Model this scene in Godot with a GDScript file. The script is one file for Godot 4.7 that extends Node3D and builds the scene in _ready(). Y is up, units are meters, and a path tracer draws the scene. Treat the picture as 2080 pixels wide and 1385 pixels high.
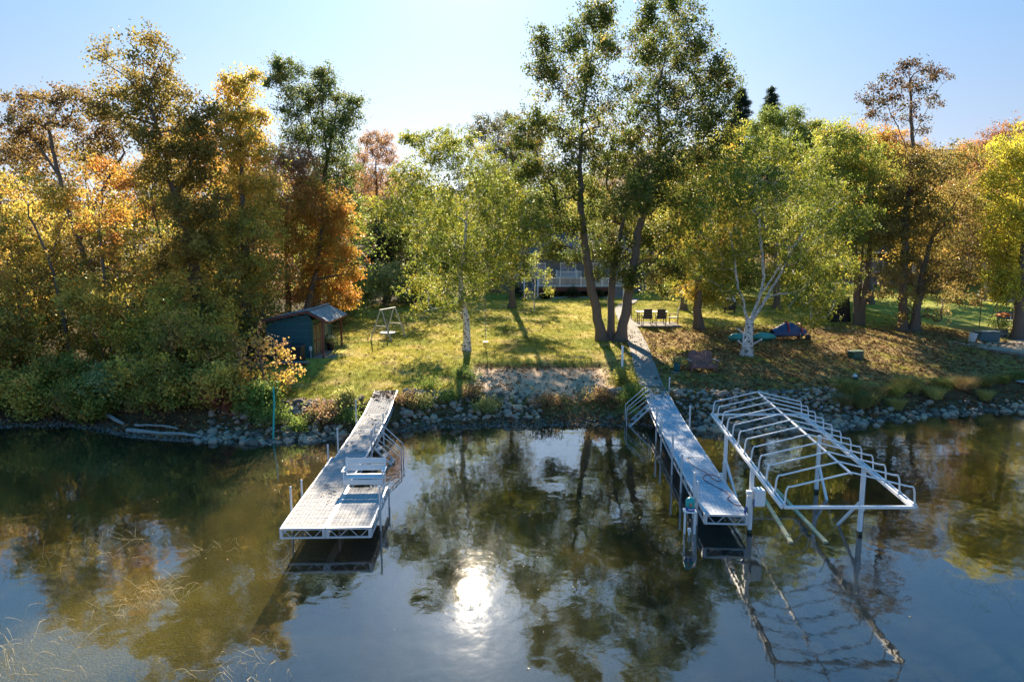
extends Node3D

var M := {}
var rng := RandomNumberGenerator.new()
var counts := {}
var noise_a := FastNoiseLite.new()
var noise_b := FastNoiseLite.new()
var noise_c := FastNoiseLite.new()
var sprigs := {}
var palettes := {}
const UP := Vector3(0, 1, 0)

# ---------------------------------------------------------------- mesh builder
class MB:
	var v := PackedVector3Array()
	var n := PackedVector3Array()
	var u := PackedVector2Array()
	var i := PackedInt32Array()

	func quad(a: Vector3, b: Vector3, c: Vector3, d: Vector3) -> void:   # counter-clockwise seen from the front
		var k := v.size()
		var nn := (b - a).cross(c - a)
		if nn.length() < 1e-9:
			nn = (c - a).cross(d - a)
		nn = nn.normalized()
		for p in [a, b, c, d]:
			v.append(p)
			n.append(nn)
		var w := (b - a).length()
		var h := (d - a).length()
		u.append_array(PackedVector2Array([Vector2(0, 0), Vector2(w, 0), Vector2(w, h), Vector2(0, h)]))
		i.append_array(PackedInt32Array([k, k + 2, k + 1, k, k + 3, k + 2]))

	func tri(a: Vector3, b: Vector3, c: Vector3) -> void:
		var k := v.size()
		var nn := (b - a).cross(c - a).normalized()
		for p in [a, b, c]:
			v.append(p)
			n.append(nn)
			u.append(Vector2(p.x, p.y))
		i.append_array(PackedInt32Array([k, k + 2, k + 1]))

	func box(c: Vector3, s: Vector3, b := Basis.IDENTITY, bev := 0.0) -> void:
		var h := s * 0.5
		if bev > 0.0:
			var e := minf(bev, minf(h.x, minf(h.y, h.z)) * 0.45)
			var f := func(sx, sy, sz, ax): return c + b * Vector3(sx * (h.x - (e if ax != 0 else 0.0)), sy * (h.y - (e if ax != 1 else 0.0)), sz * (h.z - (e if ax != 2 else 0.0)))
			for ax in 3:
				for s1 in [-1.0, 1.0]:
					var q := []
					for k in [[-1, -1], [1, -1], [1, 1], [-1, 1]]:
						var t := [0.0, 0.0, 0.0]
						t[ax] = s1
						t[(ax + 1) % 3] = float(k[0]) * s1
						t[(ax + 2) % 3] = float(k[1])
						q.append(f.call(t[0], t[1], t[2], ax))
					quad(q[0], q[1], q[2], q[3])
			for ax in 3:
				var a1 := (ax + 1) % 3
				var a2 := (ax + 2) % 3
				for s1 in [-1.0, 1.0]:
					for s2 in [-1.0, 1.0]:
						var t0 := [0.0, 0.0, 0.0]
						t0[a1] = s1
						t0[a2] = s2
						var t1: Array = t0.duplicate()
						t0[ax] = -1.0
						t1[ax] = 1.0
						var p0: Vector3 = f.call(t0[0], t0[1], t0[2], a1)
						var p1: Vector3 = f.call(t1[0], t1[1], t1[2], a1)
						var p2: Vector3 = f.call(t1[0], t1[1], t1[2], a2)
						var p3: Vector3 = f.call(t0[0], t0[1], t0[2], a2)
						if s1 * s2 > 0:
							quad(p0, p1, p2, p3)
						else:
							quad(p3, p2, p1, p0)
			return
		var x := b.x * h.x
		var y := b.y * h.y
		var z := b.z * h.z
		quad(c - x - y + z, c + x - y + z, c + x + y + z, c - x + y + z)
		quad(c + x - y - z, c - x - y - z, c - x + y - z, c + x + y - z)
		quad(c + x - y + z, c + x - y - z, c + x + y - z, c + x + y + z)
		quad(c - x - y - z, c - x - y + z, c - x + y + z, c - x + y - z)
		quad(c - x + y + z, c + x + y + z, c + x + y - z, c - x + y - z)
		quad(c - x - y - z, c + x - y - z, c + x - y + z, c - x - y + z)

	func beam(a: Vector3, b: Vector3, w: float, h: float, bev := 0.0) -> void:
		var d := (b - a).normalized()
		var up := Vector3(0, 1, 0)
		if absf(d.y) > 0.95:
			up = Vector3(0, 0, 1)
		var x := up.cross(d).normalized()
		var y := d.cross(x).normalized()
		box((a + b) * 0.5, Vector3(w, h, (b - a).length()), Basis(x, y, d), bev)

	func tube(p: Array, r: Array, sides := 8, caps := true) -> void:
		var k := v.size()
		var m := p.size()
		var ref := Vector3(0.31, 0.17, 0.93).normalized()
		var along := 0.0
		for j in m:
			var d: Vector3 = (p[mini(j + 1, m - 1)] - p[maxi(j - 1, 0)]).normalized()
			var x := d.cross(ref)
			if x.length() < 0.05:
				x = d.cross(Vector3(0, 1, 0))
			x = x.normalized()
			var y := d.cross(x).normalized()
			ref = x.cross(d).normalized() if j > 0 else ref
			if j > 0:
				along += (p[j] - p[j - 1]).length()
			for s in sides + 1:
				var a := TAU * s / sides
				var nn := x * cos(a) + y * sin(a)
				v.append(p[j] + nn * r[j])
				n.append(nn)
				u.append(Vector2(float(s) / sides, along))
		for j in m - 1:
			for s in sides:
				var q := k + j * (sides + 1) + s
				i.append_array(PackedInt32Array([q, q + sides + 1, q + 1, q + 1, q + sides + 1, q + sides + 2]))
		if caps:
			for e in [0, m - 1]:
				var d2: Vector3 = (p[0] - p[1]).normalized() if e == 0 else (p[m - 1] - p[m - 2]).normalized()
				var cc := v.size()
				v.append(p[e])
				n.append(d2)
				u.append(Vector2(0.5, 0))
				for s in sides + 1:
					v.append(v[k + e * (sides + 1) + s])
					n.append(d2)
					u.append(Vector2(float(s) / sides, 0))
				for s in sides:
					if e == 0:
						i.append_array(PackedInt32Array([cc, cc + 1 + s, cc + 2 + s]))
					else:
						i.append_array(PackedInt32Array([cc, cc + 2 + s, cc + 1 + s]))

	func rod(a: Vector3, b: Vector3, r: float, sides := 8) -> void:
		tube([a, b], [r, r], sides)

	func lathe(c: Vector3, prof: Array, sides := 16, b := Basis.IDENTITY) -> void:   # prof: Vector2(radius, height), bottom first
		var k := v.size()
		for j in prof.size():
			var t: Vector2 = (prof[mini(j + 1, prof.size() - 1)] - prof[maxi(j - 1, 0)]).normalized()
			for s in sides + 1:
				var a := TAU * s / sides
				var dir := Vector3(cos(a), 0, sin(a))
				v.append(c + b * (dir * prof[j].x + Vector3(0, prof[j].y, 0)))
				n.append((b * (dir * t.y + Vector3(0, -t.x, 0))).normalized())
				u.append(Vector2(float(s) / sides, prof[j].y))
		for j in prof.size() - 1:
			for s in sides:
				var q := k + j * (sides + 1) + s
				i.append_array(PackedInt32Array([q, q + 1, q + sides + 1, q + 1, q + sides + 2, q + sides + 1]))

	func mesh(with_normals := true) -> ArrayMesh:
		var a := []
		a.resize(Mesh.ARRAY_MAX)
		a[Mesh.ARRAY_VERTEX] = v
		if with_normals:
			a[Mesh.ARRAY_NORMAL] = n
			a[Mesh.ARRAY_TEX_UV] = u
		a[Mesh.ARRAY_INDEX] = i
		var m := ArrayMesh.new()
		m.add_surface_from_arrays(Mesh.PRIMITIVE_TRIANGLES, a)
		return m

# ---------------------------------------------------------------- naming
func numbered(called: String, under: Node) -> String:
	var key := str(under.get_instance_id()) + "/" + called
	var k: int = counts.get(key, -1) + 1
	counts[key] = k
	return called if k == 0 else "%s_%03d" % [called, k]

func tag(o: Node, label: String, category := "", group := "", kind := "") -> Node:
	if label:
		o.set_meta("label", label)
	if category:
		o.set_meta("category", category)
	if group:
		o.set_meta("group", group)
	if kind:
		o.set_meta("kind", kind)
	return o

func thing(called: String, label: String, category: String, at: Vector3, yaw := 0.0, group := "") -> Node3D:
	var o := Node3D.new()
	o.name = numbered(called, self)
	add_child(o)
	o.position = at
	o.rotation.y = yaw
	tag(o, label, category, group)
	return o

func put(called: String, mesh: Mesh, material: Material, parent: Node = self) -> MeshInstance3D:
	var o := MeshInstance3D.new()
	o.name = numbered(called, parent)
	o.mesh = mesh
	o.material_override = material
	parent.add_child(o)
	return o

func copy(o: Node3D, label: String, at: Vector3, yaw := 0.0, scale_by := 1.0) -> Node3D:
	var c: Node3D = o.duplicate()
	c.name = numbered(str(o.name).rstrip("0123456789").trim_suffix("_"), self)
	add_child(c)
	c.position = at
	c.rotation.y = yaw
	c.scale = Vector3(scale_by, scale_by, scale_by)
	c.set_meta("label", label)
	return c

# ---------------------------------------------------------------- materials
func grey_tex(seed_: int, freq: float, octaves: int, lo: float, hi: float, size := 256, contrast := 1.0) -> ImageTexture:
	var f := FastNoiseLite.new()
	f.seed = seed_
	f.noise_type = FastNoiseLite.TYPE_SIMPLEX
	f.frequency = freq
	f.fractal_octaves = octaves
	var im := f.get_seamless_image(size, size)
	im.convert(Image.FORMAT_L8)
	var d := im.get_data()
	for k in d.size():
		var t := clampf((d[k] / 255.0 - 0.5) * contrast + 0.5, 0.0, 1.0)
		var l := lerpf(lo, hi, t)
		d[k] = int(clampf(Color(l, l, l).linear_to_srgb().r, 0, 1) * 255.0)
	return ImageTexture.create_from_image(Image.create_from_data(size, size, false, Image.FORMAT_L8, d))

func mat(called: String, r: float, g: float, b: float, rough: float, metal := 0.0, tex: Texture2D = null, tex_scale := 1.0, triplanar := true) -> StandardMaterial3D:
	var m := StandardMaterial3D.new()
	m.resource_name = called
	m.albedo_color = Color(r, g, b).linear_to_srgb()
	m.roughness = rough
	m.metallic = metal
	if tex:
		m.albedo_texture = tex
		m.uv1_triplanar = triplanar
		m.uv1_world_triplanar = triplanar
		m.uv1_scale = Vector3(tex_scale, tex_scale, tex_scale)
	M[called] = m
	return m

# ---------------------------------------------------------------- the lie of the land
var shore_x := [-200.0, -40.0, -23.4, -20.2, -15.8, -12.35, -10.0, -8.2, -6.0, -4.25, -0.9, 5.45, 8.0, 10.2, 14.75, 17.85, 20.9, 25.9, 40.0, 200.0]
var shore_d := [36.0, 31.0, 30.4, 30.7, 28.8, 28.2, 28.0, 28.4, 29.2, 30.2, 30.7, 30.7, 30.2, 29.8, 30.2, 31.8, 32.9, 33.75, 35.0, 45.0]

func shore(x: float) -> float:
	for k in range(1, shore_x.size()):
		if x <= shore_x[k]:
			return lerpf(shore_d[k - 1], shore_d[k], maxf(0.0, x - shore_x[k - 1]) / (shore_x[k] - shore_x[k - 1]))
	return shore_d[-1]

func sandy(x: float) -> float:
	return smoothstep(-2.6, -1.6, x) * (1.0 - smoothstep(4.8, 6.2, x))

func land(x: float, d: float) -> float:
	var t := d - shore(x)
	if t < 0.0:
		return -minf(0.8, -t * 0.075) - 0.02 * smoothstep(0.0, 1.0, -t) + 0.05 * noise_a.get_noise_2d(x * 2.0, d * 2.0) * smoothstep(0.5, 4.0, -t)
	var steep := smoothstep(0.0, 2.5, t) + clampf(t - 2.5, 0.0, 7.5) * 0.073
	var gentle := 0.86 * smoothstep(-0.6, 2.9, t) - 0.06 + clampf(t - 2.9, 0.0, 5.4) * 0.075 + 0.3 * smoothstep(8.1, 9.1, t)
	gentle = minf(gentle, 1.51)
	var h := lerpf(steep, gentle, sandy(x))
	h += maxf(0.0, t - 10.0) * 0.025 + maxf(0.0, d - 82.0) * 0.05 + maxf(0.0, d - 100.0) * 0.12 * smoothstep(30.0, 80.0, x)
	if d > 400.0:
		h = minf(h, 60.0)
	return h + 0.035 * noise_a.get_noise_2d(x * 3.0, d * 3.0) * smoothstep(0.3, 2.0, t)

func on(x: float, d: float, lift := 0.0) -> Vector3:
	return Vector3(x, land(x, d) + lift, -d)

# linear colour of the ground, how much grass (r), how much leaf litter (g)
func soil(x: float, d: float) -> Array:
	var t := d - shore(x)
	var n1 := noise_b.get_noise_2d(x, d) * 0.5 + 0.5
	var n2 := noise_c.get_noise_2d(x, d) * 0.5 + 0.5
	var n3 := noise_c.get_noise_2d(x * 3.1 + 70.0, d * 3.1) * 0.5 + 0.5
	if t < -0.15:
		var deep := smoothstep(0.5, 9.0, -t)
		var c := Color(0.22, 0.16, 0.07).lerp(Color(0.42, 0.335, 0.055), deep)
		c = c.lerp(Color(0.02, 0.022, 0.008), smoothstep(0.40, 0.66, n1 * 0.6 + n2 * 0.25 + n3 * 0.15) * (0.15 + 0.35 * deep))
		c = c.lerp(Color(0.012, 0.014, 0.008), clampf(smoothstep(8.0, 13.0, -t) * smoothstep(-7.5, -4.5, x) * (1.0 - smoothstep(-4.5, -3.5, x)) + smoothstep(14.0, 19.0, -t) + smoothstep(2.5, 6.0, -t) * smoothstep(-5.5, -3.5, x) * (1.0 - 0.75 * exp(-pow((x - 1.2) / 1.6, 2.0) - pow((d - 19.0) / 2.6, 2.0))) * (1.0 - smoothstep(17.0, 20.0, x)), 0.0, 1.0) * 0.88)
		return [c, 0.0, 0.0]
	var lawn := Color(0.25, 0.262, 0.048).lerp(Color(0.44, 0.385, 0.08), smoothstep(0.3, 0.7, n1))
	lawn = lawn.lerp(Color(0.54, 0.43, 0.18), smoothstep(0.5, 0.75, n2) * 0.75)
	lawn = lawn.lerp(Color(0.23, 0.262, 0.046), smoothstep(0.55, 0.8, n3) * 0.5)
	var grass := 1.0
	var litter := 0.05 + 0.12 * smoothstep(0.5, 0.7, n3)
	# worn bare patches along the terrace edge
	var worn := smoothstep(0.9, 0.2, absf(d - 40.6 - 0.15 * x * 0.2)) * smoothstep(0.55, 0.72, n3) * (1.0 - smoothstep(6.0, 7.0, x)) * smoothstep(-11.0, -9.0, x)
	lawn = lawn.lerp(Color(0.36, 0.29, 0.2), worn * 0.8)
	grass -= worn * 0.7
	# leaf strewn right hand slope
	var right := smoothstep(6.0, 9.0, x) * (1.0 - smoothstep(50.0, 56.0, d + (x - 20.0) * -0.15))
	var bare := smoothstep(0.22, 0.52, n2 * 0.6 + n3 * 0.4) * right
	lawn = lawn.lerp(Color(0.29, 0.19, 0.095), bare * 0.85)
	grass -= bare * 0.7
	litter += right * 0.75 * (0.4 + n3)
	# neighbour's mown lawn is greener
	lawn = lawn.lerp(Color(0.2, 0.26, 0.055), smoothstep(24.0, 30.0, x) * smoothstep(50.0, 56.0, d) * 0.6)
	# the sand bank
	var edge := (n3 - 0.5) * 2.6
	var sand := sandy(x + edge * 0.5) * smoothstep(32.3, 33.6, d + edge * 0.8) * (1.0 - smoothstep(38.5, 39.1, d + edge * 0.35))
	lawn = lawn.lerp(Color(0.58, 0.42, 0.29), sand)
	grass *= 1.0 - sand
	litter = lerpf(litter, 0.16 + 0.5 * smoothstep(0.5, 0.8, n2), sand)
	var rim := sandy(x) * (1.0 - smoothstep(32.0, 33.8, d)) + sandy(x) * smoothstep(37.8, 38.8, d) * (1.0 - smoothstep(39.0, 39.6, d)) * 0.7
	rim = clampf(rim, 0.0, 1.0)
	lawn = lawn.lerp(Color(0.11, 0.065, 0.035), rim * 0.75)
	litter += rim * 0.9
	grass *= 1.0 - rim * 0.8
	# wood floor on the left and behind
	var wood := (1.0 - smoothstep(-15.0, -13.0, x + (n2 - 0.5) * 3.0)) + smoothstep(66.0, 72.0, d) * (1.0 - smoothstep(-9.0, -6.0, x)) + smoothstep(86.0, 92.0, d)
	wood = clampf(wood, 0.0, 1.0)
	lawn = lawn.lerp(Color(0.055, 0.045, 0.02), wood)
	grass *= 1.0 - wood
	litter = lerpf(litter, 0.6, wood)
	# bank of rock and soil, then the wet edge
	var bank := 1.0 - smoothstep(1.6, 2.8, t + (n3 - 0.5))
	if x > -2.0 and x < 6.0:
		bank = 1.0 - smoothstep(0.4, 1.4, t)
	lawn = lawn.lerp(Color(0.10, 0.07, 0.045), bank * 0.9)
	grass *= 1.0 - bank
	litter += bank * 0.9
	lawn = lawn.lerp(Color(0.20, 0.15, 0.10), (1.0 - smoothstep(0.0, 0.7, t)) * smoothstep(0.45, 0.7, n3) * 0.8)
	return [lawn, clampf(grass, 0.0, 1.0), clampf(litter, 0.0, 1.0)]
# ---------------------------------------------------------------- trees
func sprig(kind: String, count: int, spread: float, length: float, width: float, seed_: int) -> void:
	rng.seed = seed_
	var b := MB.new()
	for k in count:
		var c := Vector3(rng.randfn(), rng.randfn() * 0.75, rng.randfn()) * spread
		var f := Vector3(rng.randfn(), rng.randfn() - 0.5, rng.randfn()).normalized()
		var s := f.cross(Vector3(rng.randfn(), rng.randfn(), rng.randfn())).normalized()
		var nn := s.cross(f)
		var l := length * rng.randf_range(0.6, 1.4)
		var w := width * rng.randf_range(0.65, 1.35)
		var p0 := c - f * l * 0.5
		var p2 := c + f * l * 0.5 - nn * l * 0.12
		var m := c - f * l * 0.05
		var lift := nn * w * 0.22
		var q := b.v.size()
		b.v.append_array(PackedVector3Array([p0, m + s * w * 0.5 + lift, p2, m - s * w * 0.5 + lift]))
		b.i.append_array(PackedInt32Array([q, q + 1, q + 2, q, q + 2, q + 3]))
	sprigs[kind] = b.mesh(false)

func pick(pal: Array) -> Color:
	var total := 0.0
	for p in pal:
		total += p[1]
	var r := rng.randf() * total
	for p in pal:
		r -= p[1]
		if r <= 0.0:
			return p[0]
	return pal[0][0]

func tree(kind: String, label: String, category: String, group: String, x: float, d: float, trunks: Array, lobes: Array, pal_name: String, leaf := "broad", bark := "bark") -> Node3D:
	rng.seed = hash(label) + int(x * 10.0) * 7 + int(d)
	var o := thing(kind, label, category, on(x, d), 0.0, group)
	var pos := PackedVector3Array()
	var par := PackedInt32Array()
	var root_of := PackedInt32Array()
	var roots := []
	for t in trunks:
		var pts: Array = t[1]
		var prev := -1
		var rt := pos.size()
		roots.append([rt, t[0]])
		for k in pts.size() - 1:
			var a: Vector3 = pts[maxi(k - 1, 0)]
			var b: Vector3 = pts[k]
			var c: Vector3 = pts[k + 1]
			var e: Vector3 = pts[mini(k + 2, pts.size() - 1)]
			var steps := maxi(1, int(ceil(b.distance_to(c) / 0.6)))
			for s in steps + (1 if k == pts.size() - 2 else 0):
				var p := b.cubic_interpolate(c, a, e, float(s) / steps)
				if pos.size() > rt + 1:
					p += Vector3(rng.randfn(), 0, rng.randfn()) * 0.03
				pos.append(p)
				par.append(prev)
				root_of.append(roots.size() - 1)
				prev = pos.size() - 1
	# points the limbs reach for
	var goals := []
	for l in lobes:
		var c := Vector3(l[0], l[1], l[2])
		var rz: float = (l[3] + l[4]) * 0.5
		var dens: float = l[5]
		var fine := 0.62 if leaf == "big" else 1.0
		var k := int(clampf(PI * l[3] * l[4] * 2.6 * fine * (0.6 + 0.4 * dens) + 5.0, 7.0, 56.0))
		for j in k:
			var dir := Vector3(rng.randfn(), rng.randfn(), rng.randfn()).normalized()
			var q := c + dir * pow(rng.randf(), 0.42) * Vector3(l[3], l[4], rz) * 0.93
			if q.y < 0.15:
				continue
			var near := 1e9
			for m in pos.size():
				near = minf(near, pos[m].distance_squared_to(q))
			goals.append([near, q, dens, clampf(rz * 0.3, 0.22, 0.7)])
	goals.sort_custom(func(a, b): return a[0] < b[0])
	for g in goals:
		var a: Vector3 = g[1]
		var best := 1e9
		var at := 0
		for m in pos.size():
			var w := a - pos[m]
			var flat := sqrt(w.x * w.x + w.z * w.z)
			var cost := w.length() + maxf(0.0, 0.45 * flat - w.y) * 0.9
			if cost < best:
				best = cost
				at = m
		var p := pos[at]
		var len := p.distance_to(a)
		var steps := maxi(1, int(ceil(len / 0.6)))
		var along := Vector3(0, 1, 0)
		if par[at] >= 0:
			along = (p - pos[par[at]]).normalized()
		var ctrl := p + ((along + (a - p).normalized()) * 0.25 + Vector3(0, 0.1, 0)) * len
		var prev := at
		for s in range(1, steps + 1):
			var f := float(s) / steps
			var q := p.lerp(ctrl, f).lerp(ctrl.lerp(a, f), f)
			if s < steps:
				q += Vector3(rng.randfn(), rng.randfn(), rng.randfn()) * 0.05
			pos.append(q)
			par.append(prev)
			root_of.append(root_of[at])
			prev = pos.size() - 1
	# how much hangs on every node gives its thickness
	var load_ := PackedFloat32Array()
	load_.resize(pos.size())
	var main := PackedInt32Array()
	main.resize(pos.size())
	main.fill(-1)
	for m in range(pos.size() - 1, -1, -1):
		if load_[m] == 0.0:
			load_[m] = 1.0
		var q := par[m]
		if q >= 0:
			load_[q] += load_[m]
			if main[q] < 0 or load_[m] > load_[main[q]]:
				main[q] = m
	var tall := 0.1
	for q in pos:
		tall = maxf(tall, q.y)
	var thick := PackedFloat32Array()
	thick.resize(pos.size())
	for m in pos.size():
		var rt: Array = roots[root_of[m]]
		var r: float = rt[1] * pow(load_[m] / load_[rt[0]], 0.55) * (1.0 - 0.65 * clampf(pos[m].y / tall, 0.0, 1.0))
		if par[m] >= 0:
			r = minf(r, thick[par[m]] * 0.985)
		thick[m] = maxf(r, 0.011)
	var big_r: float = roots[0][1]
	var b := MB.new()
	for m in pos.size():
		if par[m] >= 0 and main[par[m]] == m:
			continue
		var line := []
		var rr := []
		if par[m] >= 0:
			line.append(pos[par[m]])
			rr.append(minf(thick[par[m]], thick[m] * 1.15))
		var k := m
		while k >= 0:
			line.append(pos[k])
			var flare := 1.0
			if big_r > 0.12 and root_of[k] >= 0 and par[m] < 0:
				flare += 0.75 * exp(-maxf(pos[k].y - 0.0, 0.0) / 0.38)
			rr.append(thick[k] * flare)
			k = main[k]
		if line.size() < 2:
			continue
		var top: float = rr.max()
		b.tube(line, rr, 10 if top > 0.22 else (6 if top > 0.06 else 3), false)
	put("trunk", b.mesh(), M[bark], o)
	# leaves, in clumps round the limb ends
	var pal: Array = palettes[pal_name]
	var spots := []
	var tints := []
	for g in goals:
		var c0 := pick(pal)
		var m := int((7.2 if leaf == "broad" else (7.6 if leaf == "fine" else 5.6)) * g[2] * rng.randf_range(0.3, 1.5))
		var sp: float = g[3] * rng.randf_range(0.75, 1.2)
		for j in m:
			var q: Vector3 = g[1] + Vector3(rng.randfn(), rng.randfn() * 0.72, rng.randfn()) * sp
			if q.y < 0.05:
				continue
			var s := rng.randf_range(0.75, 1.25)
			var bs := Basis.from_euler(Vector3(rng.randf_range(-0.9, 0.9), rng.randf() * TAU, rng.randf_range(-0.9, 0.9))).scaled(Vector3(s, s, s))
			spots.append(Transform3D(bs, q))
			var c := c0.lerp(pick(pal), 0.45) * rng.randf_range(0.7, 1.3)
			tints.append(Color(c.r, c.g, c.b))
	leaves("crown", spots, tints, sprigs[leaf], M.leaf, o)
	return o

func leaves(called: String, spots: Array, tints: Array, mesh: Mesh, material: Material, parent: Node) -> MultiMeshInstance3D:
	var mm := MultiMesh.new()
	mm.transform_format = MultiMesh.TRANSFORM_3D
	mm.use_colors = true
	mm.mesh = mesh
	mm.instance_count = spots.size()
	for k in spots.size():
		mm.set_instance_transform(k, spots[k])
		mm.set_instance_color(k, tints[k])
	var o := MultiMeshInstance3D.new()
	o.name = numbered(called, parent)
	o.multimesh = mm
	o.material_override = material
	o.set_meta("kind", "stuff")
	parent.add_child(o)
	return o

# a tree of no special shape: height, crown radius, where the crown starts (share of the height)
func wild(kind: String, label: String, group: String, x: float, d: float, h: float, r: float, low: float, pal: String, leaf := "big", n := 9, thin := 1.0) -> Node3D:
	rng.seed = hash(label) * 3 + int(x * 13.0) + int(d * 5.0)
	var lean := Vector3(rng.randf_range(-0.06, 0.06) * h, 0, rng.randf_range(-0.04, 0.04) * h)
	var pts := [Vector3(0, -0.2, 0), lean * 0.2 + Vector3(0, h * 0.25, 0), lean * 0.5 + Vector3(0.15, h * 0.5, 0), lean * 0.9 + Vector3(-0.1, h * 0.75, 0), lean + Vector3(0, h * 0.93, 0)]
	var lobes := []
	for k in n:
		var f := float(k) / (n - 1)
		var y := lerpf(low + 0.08, 0.93, f) * h
		var w := r * (0.45 + 0.55 * sin(PI * clampf(0.15 + f * 0.75, 0.0, 1.0)))
		var a := k * 2.4 + rng.randf()
		var off := 0.62 * w if k < n - 1 else 0.1
		var s := r * rng.randf_range(0.42, 0.62) * (0.7 if f > 0.85 else 1.0)
		lobes.append([cos(a) * off + lean.x * y / h, y, sin(a) * off, s, s * 0.85, rng.randf_range(0.65, 0.95) * thin])
	return tree(kind, label, "tree" if h > 6.0 else "shrub", group, x, d, [[0.018 * h + 0.05, pts]], lobes, pal, leaf)

# a bush of many stems from the ground up
func bush(kind: String, label: String, group: String, x: float, d: float, h: float, r: float, pal: String, leaf := "broad", dens := 1.0) -> Node3D:
	rng.seed = hash(label) * 5 + int(x * 17.0) + int(d * 3.0)
	var stems := []
	for k in 4:
		var a := k * 1.7 + rng.randf()
		stems.append([0.035, [Vector3(cos(a) * 0.1, -0.15, sin(a) * 0.1), Vector3(cos(a) * r * 0.2, h * 0.3, sin(a) * r * 0.2), Vector3(cos(a) * r * 0.45, h * 0.65, sin(a) * r * 0.45)]])
	var lobes := []
	for k in 8:
		var a := k * 2.4 + rng.randf()
		var f := rng.randf()
		var s := r * rng.randf_range(0.38, 0.58)
		lobes.append([cos(a) * r * 0.6 * (1.0 - f * 0.5), maxf(s * 0.4, h * lerpf(0.15, 0.82, f)), sin(a) * r * 0.6 * (1.0 - f * 0.5), s, minf(s, h * 0.35), dens])
	return tree(kind, label, "shrub", group, x, d, stems, lobes, pal, leaf)

func spruce(label: String, x: float, d: float, h: float, r: float) -> Node3D:
	rng.seed = hash(label)
	var o := thing("spruce_tree", label, "tree", on(x, d))
	var b := MB.new()
	b.tube([Vector3(0, -0.2, 0), Vector3(0, h * 0.5, 0), Vector3(0, h, 0)], [0.28, 0.16, 0.02], 7)
	var spots := []
	var tints := []
	for k in 260:
		var f := pow(rng.randf(), 0.6)
		var y := lerpf(h * 0.15, h * 0.985, f)
		var l := r * pow(1.0 - f, 0.65) * rng.randf_range(0.75, 1.1) + 0.1
		var a := rng.randf() * TAU
		var tip := Vector3(cos(a) * l, y - l * 0.22 + 0.25 * l * f, sin(a) * l)
		b.tube([Vector3(0, y, 0), tip], [0.035, 0.01], 3, false)
		for j in int(l * 9.0) + 3:
			var q := Vector3(0, y, 0).lerp(tip, sqrt(rng.randf())) + Vector3(rng.randfn(), rng.randfn() * 0.6 - 0.4, rng.randfn()) * 0.13
			spots.append(Transform3D(Basis.from_euler(Vector3(rng.randf_range(-0.4, 0.4), -a + rng.randf_range(-0.5, 0.5), rng.randf_range(-0.3, 0.3))), q))
			var c := Color(0.035, 0.06, 0.035) * rng.randf_range(0.7, 1.5)
			tints.append(c)
	put("trunk", b.mesh(), M.bark, o)
	leaves("crown", spots, tints, sprigs["needle"], M.leaf, o)
	return o
# ---------------------------------------------------------------- the scene
func _ready() -> void:
	rng.seed = 11
	# camera, sky, sun, exposure
	var cam := Camera3D.new()
	cam.name = "camera"
	add_child(cam)
	cam.position = Vector3(0, 8.2, 0)
	cam.rotation_degrees = Vector3(-8, 0, 0)
	cam.fov = 53.03
	cam.near = 0.1
	cam.far = 2000.0
	cam.current = true
	var to_sun := Vector3(-0.0576, 0.5084, -0.9384).normalized()
	var env := Environment.new()
	env.background_mode = Environment.BG_SKY
	env.sky = Sky.new()
	env.sky.sky_material = sky(to_sun)
	env.tonemap_mode = Environment.TONE_MAPPER_LINEAR
	env.tonemap_exposure = 6.2
	env.sdfgi_enabled = true
	env.ssao_enabled = true
	env.ssil_enabled = true
	var we := WorldEnvironment.new()
	we.name = "world_environment"
	we.environment = env
	add_child(we)
	var sun := DirectionalLight3D.new()
	sun.name = "sun"
	add_child(sun)
	sun.light_energy = 1.22
	sun.light_color = Color(1.0, 0.93, 0.82)
	sun.light_angular_distance = 0.5
	sun.shadow_enabled = true
	sun.look_at_from_position(to_sun * 100.0, Vector3.ZERO, UP)

	noise_a.seed = 3
	noise_a.frequency = 0.12
	noise_b.seed = 8
	noise_b.frequency = 0.11
	noise_b.fractal_octaves = 3
	noise_c.seed = 21
	noise_c.frequency = 0.33
	noise_c.fractal_octaves = 3
	make_materials()
	make_palettes()

	# the setting
	ground()
	water()
	path()
	# large things
	house()
	neighbour_house()
	boathouse()
	left_dock()
	right_dock()
	boat_lift()
	patio()
	hero_trees()
	woods()
	shore_plants()
	riprap()
	# smaller things
	dock_things()
	lawn_things()
	right_bank_things()
	water_things()
	turf()

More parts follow.
